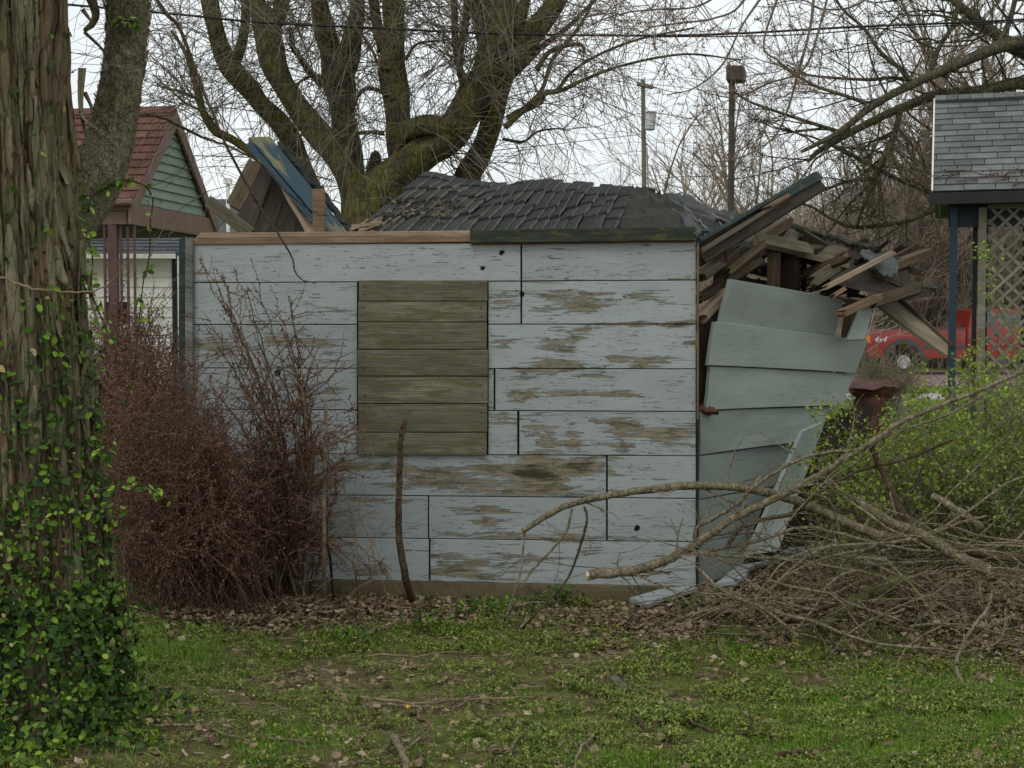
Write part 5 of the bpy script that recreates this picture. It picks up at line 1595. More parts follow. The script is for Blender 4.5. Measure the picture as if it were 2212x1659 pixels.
for i, (nm, pts) in enumerate(STEMS):
    pts = [p if len(p) > 3 else (p[0], p[1], p[2]) for p in pts]
    big_ = max(p[2] for p in pts) > 34
    o, q, r = limb_part(nm, pts, bt, M['bark_moss'], sides=30 if big_ else 14, lump=.34 if big_ else .2, k=10)
    limbs.append((q, r))
BR = [[(1100, 170, 16), (1143, 128, 14), (1176, 96, 12), (1230, 55, 10), (1290, -5, 8)], [(1096, 258, 14), (1142, 226, 11), (1172, 190, 9), (1193, 130, 9), (1230, 85, 8), (1262, 40, 7), (1290, -20, 6)],
      [(1090, 275, 14), (1130, 240, 11), (1170, 205, 10), (1210, 196, 9), (1262, 172, 8), (1350, 140, 6), (1480, 117, 5), (1600, 130, 3)],
      [(1120, 245, 12), (1165, 222, 12), (1178, 202, 11), (1205, 195, 10), (1230, 160, 7), (1290, 120, 6), (1380, 85, 5), (1500, 60, 4)], [(1160, 150, 12), (1190, 110, 10), (1250, 95, 8), (1262, 112, 6), (1250, 108, 5)],
      [(845, 150, 8), (820, 142, 7), (800, 100, 6), (770, 60, 5)], [(860, 215, 12), (800, 190, 9), (775, 205, 8), (765, 230, 7), (740, 240, 5)], [(830, 288, 12), (800, 285, 8), (765, 288, 6), (730, 300, 4)], [(875, 130, 8), (900, 95, 5), (950, 88, 5), (1000, 80, 4)],
      [(1085, 300, 8), (1130, 306, 6), (1160, 285, 5), (1200, 278, 4), (1230, 282, 3)], [(680, 160, 8), (650, 175, 6), (640, 190, 5)], [(430, 215, 6), (392, 198, 5), (360, 190, 4)], [(436, 240, 6), (405, 225, 5), (380, 205, 4), (330, 160, 3)]]
mbs = []
for pts in BR:
    o, q, r = limb_part('branch', pts, bt, M['bark_moss'], sides=8, lump=.15, k=6, dd=random.uniform(-.3, .3))
    mbs.append((q, r))
mb = MB(); tips = []
def spray(q, r, n, L0, L1, droop, out=.6, rr=.0055, kids=2):
    for i in range(n):
        k = random.randrange(3, len(q) - 1)
        if q[k][2] < 2.3: continue
        ax = q[k] - q[k - 1]; ax /= np.linalg.norm(ax)
        d = rng.normal(0, 1, 3) * (1, .55, 1); d -= ax * d.dot(ax) * .4; d /= np.linalg.norm(d); d = d * out + ax * .5
        L = random.uniform(L0, L1)
        n_ = 8; pts, _ = walk(q[k], d, L, n_, droop, .16)
        tube(mb, pts, taper(rr, .0022, n_), 3, cap=False)
        for j in range(kids + 1):
            a = random.randrange(2, n_); dd = pts[a] - pts[a - 1]; dd /= np.linalg.norm(dd); dd = dd + rng.normal(0, .7, 3)
            p2, _ = walk(pts[a], dd, L * random.uniform(.25, .6), 6, droop * 1.2, .16)
            tube(mb, p2, taper(rr * .6, .0018, 6), 3, cap=False); tips.extend(p2[2:])
            if random.random() < .6:
                p3, _ = walk(p2[3], dd + rng.normal(0, .8, 3), L * random.uniform(.12, .3), 4, droop, .18)
                tube(mb, p3, taper(.003, .0016, 4), 3, cap=False); tips.extend(p3[1:])


for i, (q, r) in enumerate(limbs):
    spray(q, r, 34 if len(q) > 60 else 16, .5, 1.9, .05)
    spray(q, r, 7, 1.2, 2.6, .12, rr=.007)
for q, r in mbs: spray(q, r, 12, .4, 1.3, .07)
spray(limbs[-1][0], limbs[-1][1], 40, .4, 1.3, .04)
# twigs drooping in from the crown above the view
for i in range(150):
    u = random.uniform(330, 1750); p = P(u, random.uniform(-220, -20), random.uniform(12, 15))
    d = (random.uniform(-.8, .8), random.uniform(-.3, .3), random.uniform(-.8, .1)); L = random.uniform(.7, 2.1)
    pts, _ = walk(p, d, L, 9, .07, .13); tube(mb, pts, taper(.006, .002, 9), 3, cap=False)
    for j in range(3):
        a = random.randrange(2, 9); p2, _ = walk(pts[a], (pts[a] - pts[a - 1]) * 5 + rng.normal(0, .6, 3), L * .35, 6, .05, .16)
        tube(mb, p2, taper(.004, .0018, 6), 3, cap=False); tips.extend(p2[2:])
tag(mb.build('twigs', M['bark_twig'], bt), kind='stuff')
mb = MB(); tp = np.array([t for t in tips if random.random() < .2]); inst(mb, *BUD, tp, rng.random(len(tp)) * 6, rng.random(len(tp)) * 3, 0, .016, rnd=rng.random(len(tp)))
tag(mb.build('buds', M['dry'], bt), kind='stuff')

# ------------------------------------------------------------------ the spreading tree coming in from the right
rt_ = thing('spreading_tree', 'bare spreading tree with dark limbs reaching left over the garden shelter', 'tree', (7.6, 18.5, 0))
RD_ = 18.5
RL = [('trunk', [(2420, 1000, 130), (2410, 600, 110), (2400, 400, 100), (2380, 250, 90), (2400, 100, 80), (2440, -150, 70)]),
      ('limb', [(2385, 330, 60), (2300, 215, 40), (2212, 180, 28), (2121, 196, 24), (2065, 202, 23), (2013, 208, 22), (1930, 240, 20), (1861, 274, 17), (1800, 306, 15), (1764, 330, 11), (1745, 350, 7)]),
      ('limb', [(2400, 160, 50), (2290, 110, 36), (2212, 92, 30), (2150, 104, 26), (2069, 139, 22), (2020, 160, 20), (1982, 177, 19), (1895, 222, 17), (1812, 286, 14), (1763, 312, 10), (1730, 328, 7)]),
      ('limb', [(2400, 120, 60), (2310, 130, 40), (2212, 108, 34), (2173, 90, 28), (2135, 62, 24), (2104, 38, 22), (2065, 5, 18), (2020, -40, 14)]),
      ('limb', [(1945, 238, 14), (1936, 275, 13), (1923, 312, 13), (1905, 350, 16), (1888, 388, 15), (1876, 420, 9), (1862, 455, 8), (1850, 490, 7)]),
      ('limb', [(1786, 308, 9), (1840, 335, 9), (1895, 364, 9), (1930, 382, 9), (1965, 399, 8), (2013, 418, 6)]),
      ('limb', [(1998, 178, 12), (2010, 150, 11), (2030, 100, 11), (2060, 50, 10), (2075, -20, 9)]),
      ('limb', [(2150, 104, 12), (2175, 60, 12), (2190, 10, 11), (2200, -50, 10)]),
      ('limb', [(1970, 182, 12), (1945, 150, 9), (1900, 110, 8), (1865, 60, 7), (1820, 20, 6), (1790, -30, 5)]),
      ('limb', [(1980, 178, 9), (1930, 168, 8), (1880, 172, 7), (1800, 168, 6), (1740, 160, 4), (1700, 140, 3)]),
      ('limb', [(1870, 222, 10), (1820, 205, 8), (1760, 185, 7), (1700, 150, 6), (1680, 130, 4)]),
      ('limb', [(1815, 285, 10), (1760, 268, 8), (1690, 245, 7), (1620, 220, 5), (1580, 195, 4)]),
      ('limb', [(2040, 445, 12), (2010, 456, 11), (1965, 475, 11), (1900, 487, 10), (1843, 490, 9), (1800, 475, 7), (1756, 448, 5), (1730, 440, 4)]),
      ('limb', [(1890, 384, 9), (1830, 392, 8), (1780, 410, 6), (1720, 424, 4)]),
      ('limb', [(1895, 365, 8), (1920, 330, 7), (1950, 380, 6), (1990, 400, 5), (2030, 440, 5)]),
      ('limb', [(2330, 420, 30), (2240, 300, 22), (2170, 240, 14), (2100, 225, 11), (2060, 240, 9), (2020, 300, 6)])]
rl_ = []
for nm, pts in RL:
    o, q, r = limb_part(nm, pts, rt_, M['bark_right'], sides=12, lump=.14, k=8, dd=RD_ - BD + random.uniform(-.3, .3))
    rl_.append((q, r))
mb = MB(); tips = []
for i, (q, r) in enumerate(rl_[1:]):
    n = 15 if len(q) > 50 else 11
    for j in range(n):
        k = random.randrange(2, len(q) - 1)
        ax = q[k] - q[k - 1]; ax /= np.linalg.norm(ax); d = rng.normal(0, 1, 3) * (1, .5, 1); d[2] += .25; d = d / np.linalg.norm(d) + ax * .7
        branchy(mb, q[k], d, random.uniform(.5, 1.3), min(.02, r[k] * .5), 2, kids=4, ang=.75, ratio=.62, wig=.16, segs=6, rmin=.003, tips=tips)
tag(mb.build('twigs', M['bark_right'], rt_), kind='stuff')

# ------------------------------------------------------------------ red-budding maple boughs hanging in from above
mp = thing('budding_maple', 'maple boughs with small reddish flower clusters hanging from above at upper right', 'tree', (5.6, 9.6, 0))
MBD = 9.6
ML = [('trunk', [(2700, 1400, 100), (2680, 700, 90), (2650, 200, 80), (2560, -200, 60), (2300, -420, 40)]),
      ('limb', [(2600, -150, 30), (2200, -350, 24), (1850, -260, 18), (1700, -150, 12), (1560, -60, 9)]),
      ('bough', [(1850, -260, 12), (1770, -60, 7), (1750, 60, 6), (1726, 150, 6), (1700, 240, 5), (1668, 300, 4), (1600, 340, 3), (1545, 350, 2)]),
      ('bough', [(1830, -200, 12), (1800, -60, 6), (1770, 60, 5), (1735, 150, 5), (1660, 180, 4), (1590, 210, 3), (1520, 200, 2)]),
      ('bough', [(1720, -120, 9), (1640, 0, 6), (1600, 60, 4), (1560, 140, 4), (1500, 190, 3), (1440, 205, 2)]),
      ('bough', [(1660, -120, 9), (1560, -20, 6), (1500, 15, 4), (1420, 20, 4), (1340, 30, 3), (1260, 60, 2)]),
      ('bough', [(1660, -100, 7), (1600, 10, 5), (1540, 40, 4), (1470, 50, 4), (1400, 62, 3), (1330, 110, 2)]),
      ('bough', [(2000, -300, 9), (1900, -50, 6), (1850, 10, 5), (1780, 20, 4), (1730, 0, 3), (1660, 10, 2)]),
      ('bough', [(1700, -60, 7), (1650, 90, 4), (1680, 130, 4), (1730, 160, 3), (1800, 170, 2)])]
ml = []
for nm, pts in ML:
    o, q, r = limb_part(nm, pts, mp, M['bark_twig'] if nm == 'bough' else M['bark_limb'], sides=7, lump=.05, k=8, dd=MBD - BD)
    if nm == 'bough': ml.append((q, r))
mb = MB(); tips = []
for q, r in ml:
    for j in range(16):
        k = random.randrange(len(q) // 4, len(q) - 1)
        ax = q[k] - q[k - 1]; ax /= np.linalg.norm(ax); d = rng.normal(0, 1, 3) * (1, .5, .9); d = d * .6 + ax
        branchy(mb, q[k], d, random.uniform(.15, .45), .0028, 1, kids=4, ang=.7, ratio=.55, wig=.18, segs=5, rmin=.0013, tips=tips)
tag(mb.build('twigs', M['bark_twig'], mp), kind='stuff')
mb = MB(); base = np.array([t for t in tips if t[2] > EYE and random.random() < .6])
pos = np.repeat(base, 6, axis=0) + rng.normal(0, .008, (len(base) * 6, 3)); n = len(pos)
inst(mb, *BUD, pos, rng.random(n) * 6, rng.random(n) * 3, 0, rng.uniform(.007, .013, n), rnd=rng.random(n))
tag(mb.build('flower_clusters', M['red_bud'], mp), kind='stuff')

# ------------------------------------------------------------------ far bare trees
def far_tree(seed, h, lean=0, kind=0):
    random.seed(seed)
    t = thing('bare_tree', 'bare tree', 'tree', (0, 0, 0))
    mb = MB(); top = []
    ns = 1 if kind == 0 else random.choice([2, 3])
    starts = []
    for s_ in range(ns):
        d = (random.uniform(-.22, .22) * (1 + kind), random.uniform(-.1, .1), 1)
        pts, _ = walk((random.uniform(-.2, .2) * kind, 0, -.1), d, h * random.uniform(.5, .72), 8, -.02, .06)
        tube(mb, pts, taper(h * .018 / (1 + .4 * kind), h * .007, 8), 7, cap=False); starts.append(pts)
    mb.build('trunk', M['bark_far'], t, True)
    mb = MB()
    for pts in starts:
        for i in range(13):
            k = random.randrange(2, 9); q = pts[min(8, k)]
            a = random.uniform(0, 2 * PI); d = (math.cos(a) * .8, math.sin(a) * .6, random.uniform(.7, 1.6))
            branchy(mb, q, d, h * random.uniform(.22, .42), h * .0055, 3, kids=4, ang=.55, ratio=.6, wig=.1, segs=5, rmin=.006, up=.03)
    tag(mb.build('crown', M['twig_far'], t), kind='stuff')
    return t


protos = [far_tree(3, 11, kind=0), far_tree(4, 12, kind=1), far_tree(5, 9, kind=1), far_tree(8, 13, kind=0), far_tree(9, 8, kind=1)]


def copy_tree(o):
    c = o.copy(); COL.objects.link(c)
    for ch in o.children:
        k = ch.copy(); COL.objects.link(k); k.parent = c
    return c


random.seed(21)
FT = [(1130, 60, .8, 2), (1190, 52, .85, 1), (1245, 56, .95, 0), (1300, 50, .9, 2), (1345, 58, .8, 1), (1440, 46, .85, 2), (1478, 42, 1.0, 1), (1530, 50, .9, 0), (1590, 55, .95, 4), (1620, 40, 1.0, 1), (1660, 48, 1.0, 3), (1700, 44, .8, 2),
      (1745, 52, 1.0, 0), (1790, 43, .9, 4), (1830, 50, 1.05, 1), (1880, 40, .9, 3), (1925, 47, 1.1, 2), (1975, 42, 1.05, 0), (2020, 52, 1.2, 1), (2060, 36, 1.0, 3), (2110, 45, 1.25, 0), (2160, 40, 1.15, 1), (2215, 36, 1.0, 2), (2260, 44, 1.2, 3),
      (700, 60, .6, 2), (735, 70, .7, 4), (830, 66, .75, 1), (905, 72, .7, 2), (335, 60, .85, 0), (395, 64, .8, 4), (650, 75, .5, 1), (990, 66, .7, 4), (1060, 70, .75, 2), (1400, 60, .75, 4)]
used = set(); tn = 0
ORD = ['leftmost', 'second', 'third', 'fourth']
names_far = []
for u, d, s, k in FT:
    if u > 1840: s *= max(d, 50) / d; d = max(d, 50)
    s *= .8 if 1080 < u < 1380 else .74 if 1380 < u < 1720 else .66 if 1720 < u < 2010 else .9 if u > 2010 else 1
    o = protos[k] if k not in used else copy_tree(protos[k])
    used.add(k)
    p = P(u, 700, d); o.location = (p.x, d, 0); o.scale = (s, s, s); o.rotation_euler = (0, 0, random.uniform(0, 6.28))
    w = 'left of the roof corner' if u < 500 else 'seen through the pollarded stems' if u < 1080 else 'left of the utility pole' if u < 1391 else 'between utility pole and lamp post' if u < 1581 else 'just right of the lamp post' if u < 1800 else 'left of the garden shelter' if u < 2025 else 'behind the garden shelter'
    names_far.append((w, u, o)); o['group'] = 'far bare trees beyond the shed'
NTH_ = ['first', 'second', 'third', 'fourth', 'fifth', 'sixth', 'seventh', 'eighth', 'ninth', 'tenth', 'eleventh']
for w in {a[0] for a in names_far}:
    for i, (_, u, o) in enumerate(sorted([a for a in names_far if a[0] == w], key=lambda a: a[1])):
        o['label'] = '%s from left of the far bare trees %s' % (NTH_[i], w)
# brown thickets under the far trees
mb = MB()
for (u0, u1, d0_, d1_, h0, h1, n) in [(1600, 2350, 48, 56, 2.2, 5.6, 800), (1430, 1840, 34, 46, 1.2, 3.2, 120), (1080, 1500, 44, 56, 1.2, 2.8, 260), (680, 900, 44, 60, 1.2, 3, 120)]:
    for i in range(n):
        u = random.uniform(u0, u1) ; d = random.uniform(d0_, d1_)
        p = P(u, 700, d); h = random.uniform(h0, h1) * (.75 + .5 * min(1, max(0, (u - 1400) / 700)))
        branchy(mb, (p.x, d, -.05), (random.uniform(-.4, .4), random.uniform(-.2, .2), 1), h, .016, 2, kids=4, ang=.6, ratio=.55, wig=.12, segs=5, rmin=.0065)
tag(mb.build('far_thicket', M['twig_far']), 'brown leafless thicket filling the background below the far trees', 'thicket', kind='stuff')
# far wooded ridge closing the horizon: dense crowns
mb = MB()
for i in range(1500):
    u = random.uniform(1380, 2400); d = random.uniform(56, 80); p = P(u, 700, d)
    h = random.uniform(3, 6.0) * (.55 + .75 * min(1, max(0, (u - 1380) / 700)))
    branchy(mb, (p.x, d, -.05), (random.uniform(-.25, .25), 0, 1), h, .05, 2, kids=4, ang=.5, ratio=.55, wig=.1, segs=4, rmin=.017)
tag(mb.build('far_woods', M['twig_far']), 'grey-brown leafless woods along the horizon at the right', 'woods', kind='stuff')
# small conifer
cf = thing('conifer', 'small dull green conifer seen between the mossy stems', 'conifer', (P(812, 700, 45).x, 45, 0))
p = P(812, 700, 45)
mb = MB(); tube(mb, [(p.x, 45, 0), (p.x, 45, 6.4)], [.12, .03], 6); mb.build('trunk', M['bark_far'], cf)
mb = MB(); n = 6000; hh = rng.random(n) ** .8; rr_ = (1 - hh ** 2) * 1.2 * np.sqrt(rng.random(n)); aa = rng.random(n) * 6.28
pos = np.stack([p.x + rr_ * np.cos(aa), 45 + rr_ * np.sin(aa), 1.5 + hh * 5.4], -1)
inst(mb, *LEAF4, pos, rng.random(n) * 6, rng.random(n) * 3, 0, .22, rnd=rng.random(n))
mb.build('crown', rndleaf('conifer_needles', [(0, (.05, .055, .025)), (.6, (.11, .085, .05)), (1, (.17, .12, .075))], .1), cf)['kind'] = 'stuff'

# ------------------------------------------------------------------ barberry bushes at the left end of the shed
random.seed(31)
def bush(name, label, stems, cat='bush', mat='barberry', bud='barberry_bud', tw=12, r0=.004, bn=1., L=(.12, .4), droop=.05, spur=True, rb=(.005, .01), lv=0):
    t = thing(name, label, cat, tuple(stems[0][0]))
    mb = MB(); bp = []; mt = MB()
    for base, tip, bow, rr in stems:
        base, tip = Vector(base), Vector(tip)
        m1 = base.lerp(tip, .45) + Vector(bow); m2 = base.lerp(tip, .78) + Vector(bow) * .8
        q, r = catmull([base, m1, m2, tip], [rr, rr * .8, rr * .6, rr * .35], 5)
        q = q + rng.normal(0, .007, q.shape)
        tube(mt if rr > .006 else mb, q, r, 4 if rr > .005 else 3, cap=False)
        n = int(tw * (.6 + .8 * random.random()))
        for i in range(n):
            k = random.randrange(3, len(q) - 1)
            d = q[k] - q[k - 1]; d = d / np.linalg.norm(d) * .7 + rng.normal(0, .6, 3)
            LL = random.uniform(*L); p2, _ = walk(q[k], d, LL, 5, droop, .14)
            tube(mb, p2, taper(rr * .4 + .0006, .0009, 5), 3, cap=False)
            for s_ in range(int(LL / .022 * bn)):
                a = random.uniform(0, 4.9); i0 = int(a); bp.append(p2[i0] * (1 - (a - i0)) + p2[i0 + 1] * (a - i0) + rng.normal(0, .004, 3))
            if random.random() < .5:
                p3, _ = walk(p2[2], rng.normal(0, 1, 3), LL * .5, 3, droop, .15); tube(mb, p3, taper(.0012, .0009, 3), 3, cap=False)
                bp += [p3[1], p3[2], p3[3]]
        for s_ in range(int(len(q) * 2.5 * bn)):
            a = random.uniform(3, len(q) - 1.01); i0 = int(a); bp.append(q[i0] * (1 - (a - i0)) + q[i0 + 1] * (a - i0) + rng.normal(0, .005, 3))
    if mt.n: tag(mt.build('stems', M['dry'] if mat == 'barberry_up' else M['barberry'], t), kind='stuff')
    if mb.n: tag(mb.build('twigs', M['barberry'] if 'barberry' in mat else M[mat], t), kind='stuff')
    bp = np.array(bp); n = len(bp)
    mb = MB(); inst(mb, *BUD, bp, rng.random(n) * 6, rng.random(n) * 3, 0, rng.uniform(rb[0], rb[1], n) * 1.6)
    tag(mb.build('buds', M[bud], t), kind='stuff')
    return t


st = []
for i in range(180):
    b = G(random.uniform(250, 600), random.uniform(1290, 1345))
    u = random.uniform(215, 530); v = random.uniform(690, 1240)
    if u > 360: v = max(v, 760 + (u - 360) * 2.0 + random.uniform(-90, 60))
    tp_ = P(u, v, random.uniform(7.0, 7.85) if u > 385 else random.uniform(7.0, 8.6))
    st.append((b, tp_, (random.uniform(-.12, .08), random.uniform(-.1, .1), random.uniform(.02, .2)), random.uniform(.0025, .0045)))
bush('barberry_bush', 'dense reddish-brown leafless barberry bush between the shaggy tree and the shed', st, tw=22, r0=.004, bn=.95, L=(.1, .34))
st = []
for i in range(70):
    b = G(random.uniform(200, 420), random.uniform(1230, 1290)); b = Vector((b.x - .1, 8.6 + random.uniform(-.3, .6), 0))
    tp_ = P(random.uniform(190, 380), random.uniform(655, 860), random.uniform(8.3, 9.4))
    st.append((b, tp_, (random.uniform(-.1, .1), 0, .1), .003))
bush('barberry_bush', 'low reddish bush behind the dense barberry, in front of the white garage', st, tw=22, bn=1.3)
TIPS = [(432, 560), (462, 572), (470, 650), (505, 578), (522, 640), (548, 610), (580, 618), (600, 690), (622, 640), (655, 702), (640, 770), (700, 795), (560, 760), (480, 760), (436, 700), (590, 840), (680, 880), (530, 850), (610, 560 + 200), (748, 790), (775, 782), (728, 930), (800, 900), (820, 905), (760, 1010), (810, 980), (680, 760), (450, 830)]
TIPS += [(u + random.uniform(-35, 30), v + random.uniform(20, 160)) for u, v in TIPS if v < 850]
st = []
for u, v in TIPS:
    b = G(random.uniform(585, 665), random.uniform(1283, 1305))
    d = random.uniform(7.35, 7.75); bow = ((.10 if u < 640 else -.22), 0, .05 if u < 640 else .12)
    st.append((b, P(u, v, d), bow, random.uniform(.004, .0075)))
for i in range(38):
    b = G(random.uniform(570, 680), random.uniform(1283, 1305)); u = random.uniform(540, 760); v = random.uniform(880, 1180)
    st.append((b, P(u, v, random.uniform(7.3, 7.8)), (random.uniform(-.1, .1), 0, .05), random.uniform(.0025, .005)))
bush('upright_shrub', 'upright bare shrub with studded arching twigs against the left boards', st, mat='barberry_up', tw=9, bn=1., L=(.08, .3), droop=.0)
# arching sprays over the bush foot
st = []
for (a, b_, c) in [((480, 1290), (700, 1150), (0, 0, .15)), ((520, 1300), (840, 1240), (0, 0, .25)), ((420, 1300), (560, 1130), (0, 0, .1)), ((550, 1300), (730, 1190), (0, 0, .2))]:
    st.append((G(*a), P(b_[0], b_[1], 7.5), c, .005))
bush('arching_spray', 'pale arching stems bowing over at the foot of the barberry', st, mat='barberry', tw=14, L=(.1, .4), droop=.1)

# ------------------------------------------------------------------ saplings and stakes in front of the wall
def rod(name, label, cat, pts, mat, r0, r1, sides=7, group=None, twigs=0, L=.25, cut=None, lump=.08, rough=.05):
    mb = MB(); P3 = [G(p[0], p[1], -.02) if len(p) == 2 else P(*p) for p in pts]
    q, r = catmull(P3, np.linspace(r0, r1, len(P3)), 6)
    q = q + rng.normal(0, r0 * .12, q.shape)
    tube(mb, q, r, sides, rough=rough, lump=lump)
    o = mb.build(name, mat, smooth_=True)
    tag(o, label, cat, group)
    if cut:
        d = Vector(q[0] - q[1]).normalized() if cut == 1 else Vector(q[-1] - q[-2]).normalized()
        e = Vector(q[0] if cut == 1 else q[-1]); rr_ = (r[0] if cut == 1 else r[-1]) * .97
        mb = MB(); tube(mb, [tuple(e - d * .01), tuple(e + d * .004)], [rr_, rr_], 9); c = mb.build('cut_end', M['cut'], o)
    if twigs:
        mb = MB()
        for i in range(twigs):
            k = random.randrange(2, len(q) - 1); d = q[k] - q[k - 1]; d = d / np.linalg.norm(d) + rng.normal(0, .8, 3) * (1, .5, 1)
            branchy(mb, q[k], d, L * random.uniform(.4, 1.3), max(.0016, r[k] * .35), 1, kids=3, ang=.6, ratio=.55, wig=.16, segs=5, rmin=.0012, droop=.02)
        tag(mb.build('twigs', M['stick'] if mat is not M['dry'] else M['dry'], o), kind='stuff')
    return o


rod('sapling_stump', 'dark bent sapling stump with sawn top standing before the shutter', 'sapling', [(893, 1305), (880, 1262, 7.55), (864, 1180, 7.5), (861, 1090, 7.5), (865, 990, 7.5), (868, 935, 7.5), (875, 910, 7.5)], M['stick_dark'], .021, .014, 10)
rod('wooden_stake', 'straight light brown stake standing by the upright shrub', 'stake', [(701, 1305), (700, 1200, 7.55), (702, 1050, 7.55), (704, 869, 7.55)], M['dry'], .014, .011, 6)
rod('thin_sapling', 'thin yellowish sapling left of the dark sapling stump', 'sapling', [(776, 1302), (768, 1240, 7.5), (770, 1180, 7.5), (758, 1110, 7.5), (745, 1060, 7.5), (740, 1020, 7.5)], M['dry'], .0075, .002, 5, twigs=12, L=.3)
rod('thin_sapling', 'thin pale sapling nearest the left of the dark stump, bent at its foot', 'sapling', [(843, 1322), (830, 1270, 7.45), (812, 1220, 7.45), (796, 1160, 7.45), (775, 1110, 7.45), (782, 1060, 7.45)], M['dry'], .0065, .002, 5, twigs=9, L=.3)
rod('dark_shrub_stem', 'dark stem rising at an angle beside the straight stake', 'shrub stem', [(722, 1300), (712, 1200, 7.6), (700, 1130, 7.6), (704, 1040, 7.6), (690, 960, 7.6)], M['stick_dark'], .01, .005, 6, twigs=8)
rod('garden_log', 'brown edging log lying in dead leaves along the foundation', 'log', [(455, 1322), (600, 1322), (760, 1327), (900, 1331), (1000, 1331)], M['stick_moss'], .04, .036, 10)

